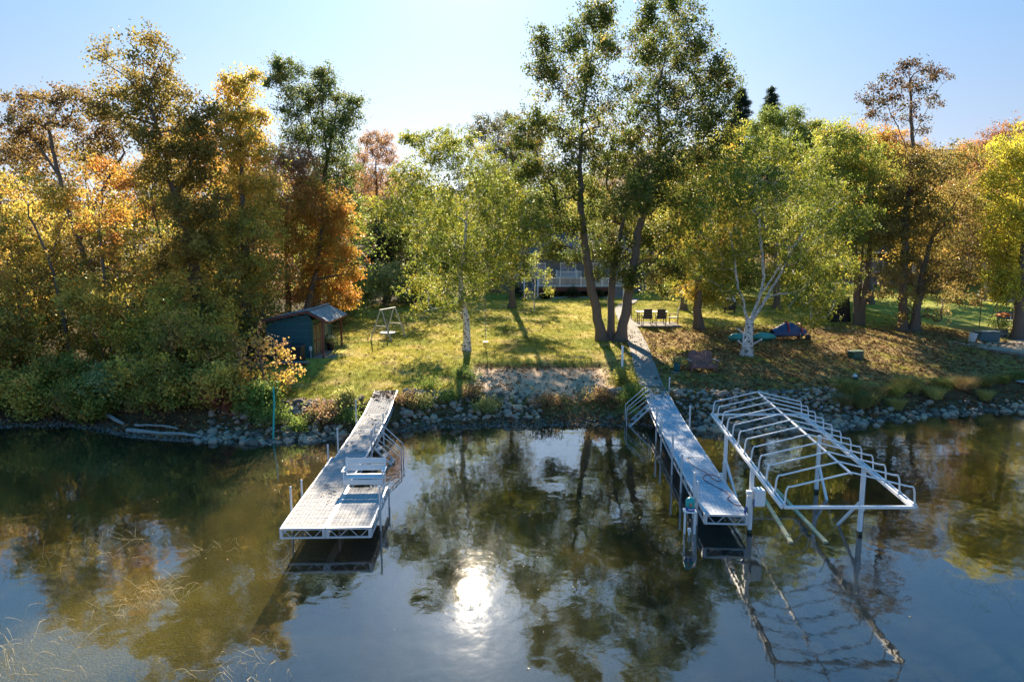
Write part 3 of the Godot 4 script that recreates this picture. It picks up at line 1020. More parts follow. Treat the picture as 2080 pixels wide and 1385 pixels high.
func boathouse() -> void:
	var g := 1.55
	var xl := -14.15
	var xr := -11.45
	var o := thing("boathouse", "dark teal shed with a grey shingled roof at the edge of the wood", "shed", Vector3(-0.3, g, -39.8))
	var wall := Node3D.new()
	wall.name = "wall"
	o.add_child(wall)
	var ht := 2.24      # top of the side walls
	var ax := -11.65    # the ridge stands near the right hand wall
	var ay := 2.74
	var mb := MB.new()
	mb.box(Vector3((xl + xr) * 0.5, ht * 0.5, -2.1), Vector3(xr - xl - 0.06, ht, 4.14))
	put("core", mb.mesh(), M.teal_siding, wall)
	# clapboards on the front, cut to the slope of the roof
	var bh := 0.135
	for k in 21:
		var y0 := k * bh
		var y1 := y0 + bh
		var x0 := xl
		if y1 > ht:
			x0 = lerpf(xl, ax, clampf((y1 - ht) / (ay - ht), 0.0, 1.0))
		var x1 := xr
		if y1 > ht:
			x1 = lerpf(xr + 0.1, ax, clampf((y1 - ht + 0.1) / (ay - ht + 0.1), 0.0, 1.0))
		if x1 - x0 < 0.15:
			continue
		mb = MB.new()
		mb.quad(Vector3(x0, y0, 0.035), Vector3(x1, y0, 0.035), Vector3(x1, y1, 0.008), Vector3(x0, y1, 0.008))
		mb.quad(Vector3(x0, y0, 0.0), Vector3(x1, y0, 0.0), Vector3(x1, y0, 0.035), Vector3(x0, y0, 0.035))
		mb.quad(Vector3(x1, y0, -0.02), Vector3(x0, y0, -0.02), Vector3(x0, y1, -0.02), Vector3(x1, y1, -0.02))
		put("clapboard", mb.mesh(), M.teal_siding if (k * 7) % 3 else M.teal_siding_faded, wall)
	for k in 17:
		var y0 := k * bh
		for seg in [[-1.95, -2.4], [-3.2, -4.15]]:
			mb = MB.new()
			mb.quad(Vector3(xr + 0.035, y0, seg[0]), Vector3(xr + 0.035, y0, seg[1]), Vector3(xr + 0.008, y0 + bh, seg[1]), Vector3(xr + 0.008, y0 + bh, seg[0]))
			put("clapboard", mb.mesh(), M.teal_siding_faded, wall)
	# corner boards and door in the right hand wall
	for z in [0.03, -4.2]:
		mb = MB.new()
		mb.box(Vector3(xr + 0.02, ht * 0.5, z), Vector3(0.11, ht, 0.1))
		put("corner_board", mb.mesh(), M.green_trim, wall)
	for k in 2:
		var dz := -0.15 - k * 0.88
		mb = MB.new()
		mb.box(Vector3(xr + 0.03, 1.0, dz - 0.42), Vector3(0.05, 1.95, 0.82), Basis.IDENTITY, 0.01)
		var dr := put("door", mb.mesh(), M.tan_door, o)
		mb = MB.new()
		mb.box(Vector3(xr + 0.07, 1.0, dz - 0.42), Vector3(0.03, 1.95, 0.09))
		mb.box(Vector3(xr + 0.068, 1.0, dz - 0.42), Vector3(0.03, 0.09, 0.8))
		put("brace", mb.mesh(), M.red_wood, dr)
		mb = MB.new()
		mb.box(Vector3(xr + 0.08, 1.02, dz - 0.1 - 0.62 * k), Vector3(0.05, 0.14, 0.04))
		put("handle", mb.mesh(), M.dark_metal, dr)
	mb = MB.new()
	mb.box(Vector3(xr + 0.03, 1.45, -2.8), Vector3(0.05, 0.7, 0.7))
	put("side_window", mb.mesh(), M.glass, o)
	# roof: the long left slope and the short right slope over the porch
	var roof := Node3D.new()
	roof.name = "roof"
	o.add_child(roof)
	var el := Vector3(xl - 0.12, ht + 0.06, 0)
	var er := Vector3(-10.42, 2.2, 0)
	var rg := Vector3(ax, ay + 0.1, 0)
	for s in 2:
		var e: Vector3 = el if s == 0 else er
		mb = MB.new()
		var a := e + Vector3(0, 0, 0.25)
		var b := rg + Vector3(0, 0, 0.25)
		var back := Vector3(0, 0, -4.75)
		var dn := Vector3(0, -0.07, 0)
		mb.quad(a, b, b + back, a + back)
		mb.quad(a + dn, a + dn + back, b + dn + back, b + dn)
		mb.quad(a + dn, b + dn, b, a)
		put("roof_deck", mb.mesh(), M.shingle_b, roof)
		mb = MB.new()
		mb.beam(a + Vector3(0, -0.05, 0.03), b + Vector3(0, -0.05, 0.03), 0.04, 0.13)
		put("barge_board", mb.mesh(), M.red_wood, roof)
		mb = MB.new()
		mb.beam(e + Vector3(0, -0.06, 0.25), e + Vector3(0, -0.06, -4.5), 0.05, 0.1)
		put("fascia", mb.mesh(), M.red_wood, roof)
		var rows := 10 if s == 0 else 6
		var cols := 13
		var along := (rg - e) / rows
		var nrm := Vector3(-along.y, along.x, 0).normalized() * (1.0 if s == 0 else -1.0)
		if nrm.y < 0:
			nrm = -nrm
		for r in rows:
			for c in cols:
				var z := 0.28 - (c + 0.5 + (0.5 if r % 2 else 0.0) - 0.25) * 4.8 / cols
				var ww := 4.8 / cols - 0.015
				if r % 2 and c == cols - 1:
					ww *= 0.5
					z += ww * 0.5
				var p := e + along * (r + 0.55)
				mb = MB.new()
				var dd := along.normalized()
				var lift := rng.randf_range(0.0, 0.008)
				var xx := dd
				var bz := Vector3(0, 0, 1)
				var tilt := (nrm - dd * 0.05).normalized()
				mb.box(p + nrm * (0.022 + lift), Vector3(along.length() * 1.12, 0.018, ww), Basis(xx, tilt, bz))
				put("shingle", mb.mesh(), [M.shingle_a, M.shingle_b, M.shingle_c, M.shingle_a][rng.randi() % 4], roof)
	mb = MB.new()
	mb.beam(rg + Vector3(0, 0.05, 0.27), rg + Vector3(0, 0.05, -4.52), 0.2, 0.035)
	put("ridge_cap", mb.mesh(), M.shingle_b, roof)
	# porch posts, floor
	for z in [0.05, -4.3]:
		mb = MB.new()
		mb.box(Vector3(-10.82, 1.12, z), Vector3(0.11, 2.34, 0.11), Basis.IDENTITY, 0.01)
		put("porch_post", mb.mesh(), M.red_wood, o)
	for k in 5:
		mb = MB.new()
		mb.box(Vector3(-11.17, 0.06, 0.1 - (k + 0.5) * 0.9), Vector3(0.58, 0.12, 0.88), Basis.IDENTITY, 0.01)
		put("porch_slab", mb.mesh(), M.concrete, o)
	for k in 5:
		mb = MB.new()
		mb.box(Vector3(-10.5 + (0.02 if k % 2 else 0.0), 0.02, 0.0 - (k + 0.5) * 0.88), Vector3(0.62, 0.09, 0.85), Basis.IDENTITY, 0.01)
		put("paving_slab", mb.mesh(), M.block, o)
	mb = MB.new()
	mb.box(Vector3(-11.55, 0.62, 0.08), Vector3(0.16, 0.26, 0.1), Basis.IDENTITY, 0.015)
	var mt := put("meter_box", mb.mesh(), M.white_plastic, o)
	mb = MB.new()
	mb.rod(Vector3(-11.55, 0.5, 0.08), Vector3(-11.55, -0.1, 0.08), 0.02)
	put("conduit", mb.mesh(), M.white_plastic, mt)

	var st := thing("storage_box", "black lidded storage box on a low plank step against the teal shed", "storage box", Vector3(-12.75, g, -38.75))
	mb = MB.new()
	mb.box(Vector3(0, 0.45, 0), Vector3(1.5, 0.86, 0.75), Basis.IDENTITY, 0.03)
	put("body", mb.mesh(), M.black, st)
	mb = MB.new()
	mb.box(Vector3(0, 0.92, 0), Vector3(1.58, 0.12, 0.82), Basis.from_euler(Vector3(0.06, 0, 0)), 0.03)
	put("lid", mb.mesh(), M.dark_metal, st)
	mb = MB.new()
	mb.box(Vector3(0.1, 0.8, 0.395), Vector3(0.12, 0.08, 0.03))
	put("latch", mb.mesh(), M.aluminium, st)
	var pl := thing("plank_step", "weathered plank step in front of the black storage box", "step", Vector3(-12.5, g, -37.95))
	for k in 3:
		mb = MB.new()
		mb.box(Vector3(0, 0.08, 0.3 - k * 0.26), Vector3(2.0, 0.07, 0.24), Basis.IDENTITY, 0.008)
		put("plank", mb.mesh(), M.weathered_wood if k else M.red_wood, pl)
	var fp := thing("flower_pot", "dark pot of pale green white flowers on the shed porch", "flower pot", Vector3(-11.4, g + 0.12, -42.4))
	mb = MB.new()
	mb.lathe(Vector3.ZERO, [Vector2(0.0, 0.0), Vector2(0.17, 0.0), Vector2(0.26, 0.42), Vector2(0.29, 0.44), Vector2(0.27, 0.48), Vector2(0.22, 0.44), Vector2(0.0, 0.42)], 16)
	put("pot", mb.mesh(), M.black, fp)
	foliage_ball(fp, Vector3(0, 0.66, 0), 0.33, "pale", 60)
	bloom_heads(fp, Vector3(0, 0.74, 0), 0.32, 22, M.white_bloom, 0.05)

func foliage_ball(o: Node, c: Vector3, r: float, pal: String, n: int) -> void:
	var spots := []
	var tints := []
	for k in n:
		var q := c + Vector3(rng.randfn(), rng.randfn() * 0.6, rng.randfn()) * r * 0.5
		spots.append(Transform3D(Basis.from_euler(Vector3(rng.randf(), rng.randf() * TAU, rng.randf())), q))
		tints.append(pick(palettes[pal]) * rng.randf_range(0.7, 1.2))
	leaves("foliage", spots, tints, sprigs["small"], M.leaf, o)

func bloom_heads(o: Node, c: Vector3, r: float, n: int, m: Material, size: float) -> void:
	var mb := MB.new()
	mb.lathe(Vector3.ZERO, [Vector2(0.0, -size * 0.4), Vector2(size * 0.7, -size * 0.1), Vector2(size, size * 0.25), Vector2(size * 0.5, size * 0.6), Vector2(0.0, size * 0.65)], 8)
	var me := mb.mesh()
	for k in n:
		var a := k * 2.4
		var f := sqrt((k + 0.5) / n)
		put("bloom", me, m, o).position = c + Vector3(cos(a) * r * f, r * 0.45 * (1.0 - f * f) + rng.randf_range(-0.03, 0.03), sin(a) * r * f)

# ---------------------------------------------------------------- docks
func truss(o: Node, a: Vector3, b: Vector3, h := 0.25) -> void:
	var mb := MB.new()
	var dn := Vector3(0, -h, 0)
	mb.beam(a, b, 0.045, 0.06)
	mb.beam(a + dn, b + dn, 0.045, 0.045)
	var n := maxi(2, int(round(a.distance_to(b) / 0.42)))
	if n % 2:
		n += 1
	for k in n:
		var p := a.lerp(b, (k + 0.06) / n)
		var q := a.lerp(b, (k + 0.94) / n)
		mb.rod(p + (Vector3.ZERO if k % 2 == 0 else dn), q + (dn if k % 2 == 0 else Vector3.ZERO), 0.011, 5)
	for e in [a, b]:
		mb.box(e + dn * 0.5, Vector3(0.06, h + 0.05, 0.06))
	put("truss", mb.mesh(), M.aluminium, o)

func deck_run(o: Node, x0: float, x1: float, z0: float, z1: float, y0: float, y1: float, ends := true, fresh := "deck_panel", worn := "deck_panel_worn") -> void:   # z0 is the lake end
	var n := int(round(absf(z1 - z0) / 0.305))
	var w := x1 - x0 - 0.07
	var dz := (z1 - z0) / n
	var mb := MB.new()
	var slats := int(round(w / 0.105))
	for k in slats:
		mb.box(Vector3((k + 0.5 - slats * 0.5) * w / slats, 0, 0), Vector3(w / slats - 0.007, 0.032, absf(dz) - 0.012))
	for k in [-0.33, 0.33]:
		mb.box(Vector3(0, -0.026, dz * k), Vector3(w, 0.02, 0.03))
	var me := mb.mesh()
	var pitch := atan2(y1 - y0, absf(z1 - z0))
	for k in n:
		var f := (k + 0.5) / n
		var p := put("deck_panel", me, M[fresh] if rng.randf() < 0.7 else M[worn], o)
		p.position = Vector3((x0 + x1) * 0.5, lerpf(y0, y1, f), lerpf(z0, z1, f))
		p.rotation.x = pitch
	for x in [x0 + 0.022, x1 - 0.022]:
		truss(o, Vector3(x, y0 - 0.012, z0), Vector3(x, y1 - 0.012, z1))
	if ends:
		truss(o, Vector3(x0 + 0.05, y0 - 0.012, z0 + 0.03), Vector3(x1 - 0.05, y0 - 0.012, z0 + 0.03))

func pole(o: Node, x: float, z: float, top: float, r := 0.03, m: Material = null) -> void:
	var mb := MB.new()
	mb.rod(Vector3(x, -1.3, z), Vector3(x, top, z), r, 10)
	mb.lathe(Vector3(x, top, z), [Vector2(r * 1.15, -0.05), Vector2(r * 1.15, 0.0), Vector2(0.0, 0.012)], 10)
	put("leg", mb.mesh(), m if m else M.aluminium, o)

func left_dock() -> void:
	var o := thing("dock", "long grey dock with a wide square end and a white bench on it", "dock", Vector3(-6.27, 0, -17.55), 0.036)
	var y := 0.63
	deck_run(o, 0.0, 1.22, 0.0, -3.05, y, y)
	deck_run(o, 1.24, 2.46, 0.0, -3.05, y, y)
	deck_run(o, 0.0, 1.22, -3.07, -6.1, y, y + 0.02, false)
	deck_run(o, 0.12, 1.25, -6.12, -9.15, y + 0.02, y + 0.05, false)
	deck_run(o, 0.12, 1.25, -9.17, -12.0, y + 0.05, y + 0.16, false)
	deck_run(o, 0.12, 1.25, -12.02, -15.0, y + 0.16, y + 0.55, false)
	for p in [[-0.04, -1.25, 1.34], [-0.06, -2.45, 1.12], [-0.05, -5.9, 1.2], [0.06, -7.0, 1.5], [0.06, -10.6, 1.75], [1.3, -7.0, 1.4], [1.3, -9.9, 1.3], [2.5, -1.25, 1.32], [2.5, -3.0, 0.62], [1.23, -1.6, 0.5]]:
		pole(o, p[0], p[1], p[2])
	var mb := MB.new()
	mb.box(Vector3(1.18, y + 0.22, -13.6), Vector3(0.04, 0.05, 2.7), Basis.from_euler(Vector3(0.13, 0, 0)))
	put("edge_strip", mb.mesh(), M.red_wood, o)

func stairs(o: Node, w: float, run: float, drop: float, n: int, rails := true) -> void:   # treads go down along +x from the dock edge, w wide along z
	for s in [-0.5, 0.5]:
		var z: float = s * w
		var mb := MB.new()
		mb.beam(Vector3(0, 0.0, z), Vector3(run, -drop, z), 0.03, 0.07)
		put("stringer", mb.mesh(), M.aluminium, o)
		mb = MB.new()
		if rails:
			mb.tube([Vector3(-0.05, 0.0, z), Vector3(-0.05, 0.6, z), Vector3(0.0, 0.72, z), Vector3(0.1, 0.78, z), Vector3(0.22, 0.74, z), Vector3(run, 0.02, z), Vector3(run + 0.08, -0.1, z), Vector3(run + 0.08, -drop - 0.35, z)], [0.02, 0.02, 0.02, 0.02, 0.02, 0.02, 0.02, 0.02], 7)
			mb.tube([Vector3(-0.05, 0.32, z), Vector3(0.12, 0.36, z), Vector3(run, -0.35, z)], [0.016, 0.016, 0.016], 6)
		put("handrail", mb.mesh(), M.aluminium, o)
	for k in n:
		var f := (k + 0.6) / n
		var mb := MB.new()
		mb.box(Vector3(run * f, -drop * f + 0.02, 0), Vector3(0.2, 0.03, w - 0.05), Basis.IDENTITY, 0.006)
		put("tread", mb.mesh(), M.deck_panel, o)

func right_dock() -> void:
	var o := thing("dock", "narrow straight grey dock joining the concrete path, with a hose on it", "dock", Vector3(5.47, 0, -18.55), -0.07)
	var y := 0.63
	for k in 5:
		var z0 := -k * 3.05
		deck_run(o, 0.0, 1.22, z0 - (0.02 if k else 0.0), z0 - 3.05, y + [0.0, 0.0, 0.03, 0.08, 0.2][k], y + [0.0, 0.03, 0.08, 0.2, 0.43][k], k == 0, "skylit_panel", "skylit_panel_worn")
	for p in [[-0.05, -1.25, 1.42], [-0.05, -0.75, 1.32], [-0.05, -3.4, 1.3], [-0.06, -5.2, 1.5], [-0.05, -8.0, 1.35], [-0.05, -9.4, 1.5], [1.27, -3.2, 1.15], [1.28, -9.2, 1.6], [1.27, -14.6, 1.75]]:
		pole(o, p[0], p[1], p[2], 0.036)

func dock_things() -> void:
	# bench
	var o := thing("dock_bench", "white plastic bench facing the lake on the wide end of the left dock", "bench", Vector3(-4.62, 0.65, -20.45), 0.036)
	var mb := MB.new()
	mb = MB.new()
	mb.box(Vector3(0, 0.38, 0.0), Vector3(1.24, 0.035, 0.13), Basis.IDENTITY, 0.006)
	put("seat_slat", mb.mesh(), M.white_plastic, o)
	put("seat_slat", mb.mesh(), M.white_plastic, o).position = Vector3(0, 0.004, -0.14)
	put("seat_slat", mb.mesh(), M.white_plastic, o).position = Vector3(0, 0.008, -0.28)
	mb = MB.new()
	mb.box(Vector3(0, 0.27, 0.085), Vector3(1.24, 0.16, 0.03), Basis.IDENTITY, 0.006)
	put("front_board", mb.mesh(), M.white_plastic, o)
	for k in 2:
		mb = MB.new()
		mb.box(Vector3(0, 0.58 + k * 0.2, -0.42 - k * 0.05), Vector3(1.28, 0.18, 0.03), Basis.from_euler(Vector3(-0.22, 0, 0)), 0.006)
		put("back_slat", mb.mesh(), M.white_plastic, o)
	for s in [-0.6, 0.6]:
		mb = MB.new()
		mb.box(Vector3(s * 1.03, 0.60, -0.16), Vector3(0.12, 0.03, 0.5), Basis.IDENTITY, 0.006)
		put("armrest", mb.mesh(), M.white_plastic, o)
		mb = MB.new()
		mb.tube([Vector3(s, 0.0, 0.06), Vector3(s, 0.58, 0.06)], [0.02, 0.02], 7)
		mb.tube([Vector3(s, 0.0, -0.36), Vector3(s, 0.4, -0.38), Vector3(s, 0.9, -0.5)], [0.02, 0.02, 0.02], 7)
		mb.tube([Vector3(s, 0.03, 0.06), Vector3(s, 0.03, -0.36)], [0.018, 0.018], 7)
		put("leg_frame", mb.mesh(), M.white_metal, o)
	# stairs
	var s1 := thing("dock_stairs", "aluminium steps with hooped handrails going down from the left dock", "steps", Vector3(-5.2, 0.68, -25.1), 0.036)
	stairs(s1, 0.62, 0.95, 1.0, 4)
	var s2 := thing("dock_stairs", "aluminium steps with hooped handrails beside the shore end of the right dock", "steps", Vector3(6.33, 0.92, -30.6), PI - 0.07)
	stairs(s2, 0.7, 1.0, 1.0, 4)
	# mooring bracket off the wide end
	# weed blower on its stand at the end of the right dock
	var t := thing("blower_stand", "small white two legged stand beside the lake end of the right dock", "stand", Vector3(5.2, 0, -18.75), -0.07)
	mb = MB.new()
	mb.box(Vector3(-0.1, 0.66, 0.05), Vector3(0.36, 0.05, 0.3), Basis.IDENTITY, 0.01)
	put("shelf", mb.mesh(), M.white_metal, t)
	for x in [-0.24, 0.04]:
		mb = MB.new()
		mb.box(Vector3(x, -0.17, 0.12), Vector3(0.05, 1.6, 0.05))
		put("leg", mb.mesh(), M.white_metal, t)
	mb = MB.new()
	mb.tube([Vector3(-0.12, -0.5, 0.18), Vector3(-0.12, 0.12, 0.18)], [0.03, 0.03], 8)
	mb.box(Vector3(-0.12, 0.14, 0.18), Vector3(0.09, 0.1, 0.09), Basis.IDENTITY, 0.01)
	put("clamp", mb.mesh(), M.white_metal, t)
	var bl := thing("blower_motor", "teal domed motor with a blue base standing on the small stand", "motor", Vector3(5.1, 0.69, -18.68), -0.07)
	bl.scale = Vector3(0.66, 0.72, 0.66)
	mb = MB.new()
	mb.lathe(Vector3(0, 0.16, 0), [Vector2(0.205, 0.0), Vector2(0.215, 0.12), Vector2(0.2, 0.25), Vector2(0.14, 0.34), Vector2(0.0, 0.37)], 20)
	put("hood", mb.mesh(), M.motor_teal, bl)
	mb = MB.new()
	mb.lathe(Vector3.ZERO, [Vector2(0.0, 0.0), Vector2(0.18, 0.0), Vector2(0.2, 0.03), Vector2(0.195, 0.159), Vector2(0.0, 0.159)], 20)
	put("base", mb.mesh(), M.motor_blue, bl)
	mb = MB.new()
	for k in 6:
		var a0 := PI * 0.5 - 0.55 + k * 0.18
		var a1 := a0 + 0.18
		mb.quad(Vector3(cos(a1) * 0.203, 0.075, sin(a1) * 0.203), Vector3(cos(a0) * 0.203, 0.075, sin(a0) * 0.203), Vector3(cos(a0) * 0.203, 0.105, sin(a0) * 0.203), Vector3(cos(a1) * 0.203, 0.105, sin(a1) * 0.203))
	put("label_band", mb.mesh(), M.white_paint, bl)
	mb = MB.new()
	mb.lathe(Vector3(-0.02, 0.27, 0.2), [Vector2(0.065, 0.0), Vector2(0.06, 0.015), Vector2(0.0, 0.02)], 12, Basis.from_euler(Vector3(PI / 2, 0, 0)))
	put("badge", mb.mesh(), M.copper, bl)
	# hose
	var hz := MB.new()
	var pts := [Vector3(0.98, 0, -5.1), Vector3(0.62, 0, -5.15), Vector3(0.4, 0, -4.85), Vector3(0.5, 0, -4.2), Vector3(0.78, 0, -3.5), Vector3(0.88, 0, -2.9), Vector3(1.0, 0, -2.7), Vector3(1.15, 0, -2.95), Vector3(0.95, 0, -3.3), Vector3(0.65, 0, -3.2), Vector3(0.58, 0, -2.8), Vector3(0.8, 0, -2.2), Vector3(1.0, 0, -1.75), Vector3(1.06, 0, -1.45), Vector3(0.93, 0, -1.15), Vector3(1.0, 0, -0.8), Vector3(1.1, 0, -0.62), Vector3(1.24, 0, -0.66)]
	var line := []
	var rr := []
	for k in pts.size() - 1:
		for s in 4:
			line.append(pts[k].cubic_interpolate(pts[k + 1], pts[maxi(k - 1, 0)], pts[mini(k + 2, pts.size() - 1)], s / 4.0) + Vector3(0, 0.666 + 0.004 * sin(k * 1.7), 0))
			rr.append(0.013)
	hz.tube(line, rr, 6)
	var h := put("hose", hz.mesh(), M.hose, self)
	h.position = Vector3(5.47, 0, -18.55)
	h.rotation.y = -0.07
	tag(h, "dark red hose lying in loops on the end of the right dock", "hose")
	var sp := thing("dock_fitting", "short white pipe stub standing on the edge of the right dock near the hose", "pipe", Vector3(6.78, 0.65, -21.3))
	mb = MB.new()
	mb.rod(Vector3(0, 0, 0), Vector3(0, 0.24, 0), 0.04, 10)
	put("pipe", mb.mesh(), M.white_plastic, sp)
	mb = MB.new()
	mb.lathe(Vector3(0, 0.24, 0), [Vector2(0.05, -0.04), Vector2(0.05, 0.0), Vector2(0.0, 0.01)], 10)
	put("cap", mb.mesh(), M.white_plastic, sp)

func boat_lift() -> void:
	var o := thing("boat_lift", "white boat lift with an uncovered canopy frame of bent tubes over the water", "boat lift", Vector3.ZERO)
	var y := 2.0
	var fl := Vector3(6.5, y, -15.6)
	var fr := Vector3(9.62, y, -15.6)
	var bl := Vector3(7.42, y, -24.6)
	var brt := Vector3(10.7, y, -24.6)
	for e in [[fl, bl], [fr, brt]]:
		for s in [-0.05, 0.05]:
			var mb := MB.new()
			mb.beam(e[0] + Vector3(s, 0, 0), e[1] + Vector3(s, 0, 0), 0.05, 0.09, 0.006)
			put("side_rail", mb.mesh(), M.white_metal, o)
	for e in [[fl, fr], [bl, brt]]:
		var mb := MB.new()
		mb.beam(e[0], e[1], 0.07, 0.07, 0.006)
		put("end_rail", mb.mesh(), M.white_metal, o)
	var ridge := []
	for k in 12:
		var f := k / 11.0
		var a := fl.lerp(bl, f)
		var b := fr.lerp(brt, f)
		var ap := (a + b) * 0.5 + Vector3(0, 0.86, 0)
		ridge.append(ap)
		var ea := a + Vector3(0.03, 0.48, 0)
		var eb := b + Vector3(-0.03, 0.48, 0)
		var da := (ap - ea).normalized()
		var db := (ap - eb).normalized()
		var line := [a, ea - Vector3(0, 0.1, 0), ea - Vector3(-0.02, 0.03, 0), ea + da * 0.05 + Vector3(0, 0.015, 0), ea + da * 0.14, ap - da * 0.08, ap, ap - db * 0.08, eb + db * 0.14, eb + db * 0.05 + Vector3(0, 0.015, 0), eb - Vector3(0.02, 0.03, 0), eb - Vector3(0, 0.1, 0), b]
		var r := []
		for p in line:
			r.append(0.022)
		var mb := MB.new()
		mb.tube(line, r, 8)
		put("bow", mb.mesh(), M.white_metal, o)
		for e in [a, b]:
			mb = MB.new()
			mb.box(e + Vector3(0, 0.05, 0), Vector3(0.085, 0.07, 0.06), Basis.IDENTITY, 0.008)
			put("clamp", mb.mesh(), M.aluminium, o)
	var mb := MB.new()
	mb.beam(ridge[0] + Vector3(0, -0.035, 0), ridge[11] + Vector3(0, -0.035, 0), 0.04, 0.04)
	put("ridge_tube", mb.mesh(), M.white_metal, o)
	for p in [[6.84, 18.72], [9.95, 18.6], [7.15, 22.1], [10.22, 22.0]]:
		mb = MB.new()
		mb.beam(Vector3(p[0], -1.2, -p[1]), Vector3(p[0], y - 0.05, -p[1]), 0.105, 0.105, 0.008)
		mb.box(Vector3(p[0], 0.78 if p[0] > 9.0 else 1.0, -p[1] + 0.06), Vector3(0.12, 0.12, 0.06), Basis.IDENTITY, 0.01)
		var ps := put("post", mb.mesh(), M.white_metal, o)
		mb = MB.new()
		mb.beam(Vector3(p[0], -1.1, -p[1]), Vector3(p[0], 0.1, -p[1]), 0.112, 0.112)
		put("waterline_dark_band", mb.mesh(), M.waterline_dark, ps)  # dark band on the post foot stands for black reflection and algae
		mb = MB.new()
		mb.rod(Vector3(p[0] + 0.075, -0.5, -p[1] + 0.03), Vector3(p[0] + 0.075, y - 0.08, -p[1] + 0.03), 0.006, 5)
		put("lift_cable", mb.mesh(), M.dark_metal, ps)
	for p in [[7.2, 22.1, 7.45, 20.9], [10.25, 22.0, 10.25, 20.8], [9.9, 18.6, 9.5, 19.8]]:
		mb = MB.new()
		mb.beam(Vector3(p[0], 0.95, -p[1]), Vector3(p[2], -0.7, -p[3]), 0.07, 0.07, 0.006)
		put("brace", mb.mesh(), M.white_metal, o)
	for p in [[8.36, 22.3, 7.76, 18.0], [8.94, 22.2, 8.73, 18.0]]:
		mb = MB.new()
		mb.beam(Vector3(p[0], 0.015, -p[1]), Vector3(p[2], 0.02, -p[3]), 0.12, 0.06, 0.008)
		put("bunk", mb.mesh(), M.bunk, o)
	# winch
	mb = MB.new()
	mb.box(Vector3(7.0, 1.12, -18.6), Vector3(0.3, 0.48, 0.34), Basis.IDENTITY, 0.02)
	var w := put("motor_box", mb.mesh(), M.white_metal, o)
	mb = MB.new()
	mb.box(Vector3(6.73, 1.0, -18.55), Vector3(0.13, 0.34, 0.14), Basis.IDENTITY, 0.015)
	mb.box(Vector3(6.72, 1.26, -18.55), Vector3(0.15, 0.12, 0.15), Basis.IDENTITY, 0.015)
	put("control_box", mb.mesh(), M.white_plastic, w)
	mb = MB.new()
	mb.box(Vector3(6.845, 0.98, -18.46), Vector3(0.05, 0.22, 0.012))
	put("warning_label", mb.mesh(), M.motor_blue, w)
	mb = MB.new()
	mb.tube([Vector3(6.66, 0.84, -18.52), Vector3(6.6, 0.74, -18.48), Vector3(6.62, 0.62, -18.5)], [0.03, 0.035, 0.02], 7)
	put("hook", mb.mesh(), M.motor_blue, w)
func slat_chair(label: String, at: Vector3, yaw: float) -> Node3D:
	var o := thing("patio_chair", label, "chair", at, yaw, "patio chairs round the outdoor table")
	var mb := MB.new()
	mb.box(Vector3(0, 0.45, 0), Vector3(0.56, 0.05, 0.54), Basis.IDENTITY, 0.015)
	put("seat", mb.mesh(), M.chair_mesh, o)
	mb = MB.new()
	mb.box(Vector3(0, 0.8, -0.3), Vector3(0.56, 0.62, 0.03), Basis.from_euler(Vector3(-0.14, 0, 0)), 0.012)
	put("backrest", mb.mesh(), M.chair_mesh, o)
	for s in [-0.29, 0.29]:
		mb = MB.new()
		mb.beam(Vector3(s, 0.68, -0.3), Vector3(s, 0.68, 0.24), 0.05, 0.03)
		put("armrest", mb.mesh(), M.dark_metal, o)
		mb = MB.new()
		mb.beam(Vector3(s, 0, 0.24), Vector3(s, 0.68, 0.24), 0.035, 0.035)
		put("leg", mb.mesh(), M.dark_metal, o)
		mb = MB.new()
		mb.beam(Vector3(s, 0, -0.3), Vector3(s, 0.68, -0.28), 0.035, 0.035)
		put("leg", mb.mesh(), M.dark_metal, o)
		mb = MB.new()
		mb.beam(Vector3(s, 0.05, -0.3), Vector3(s, 0.05, 0.24), 0.03, 0.03)
		put("runner", mb.mesh(), M.dark_metal, o)
	return o

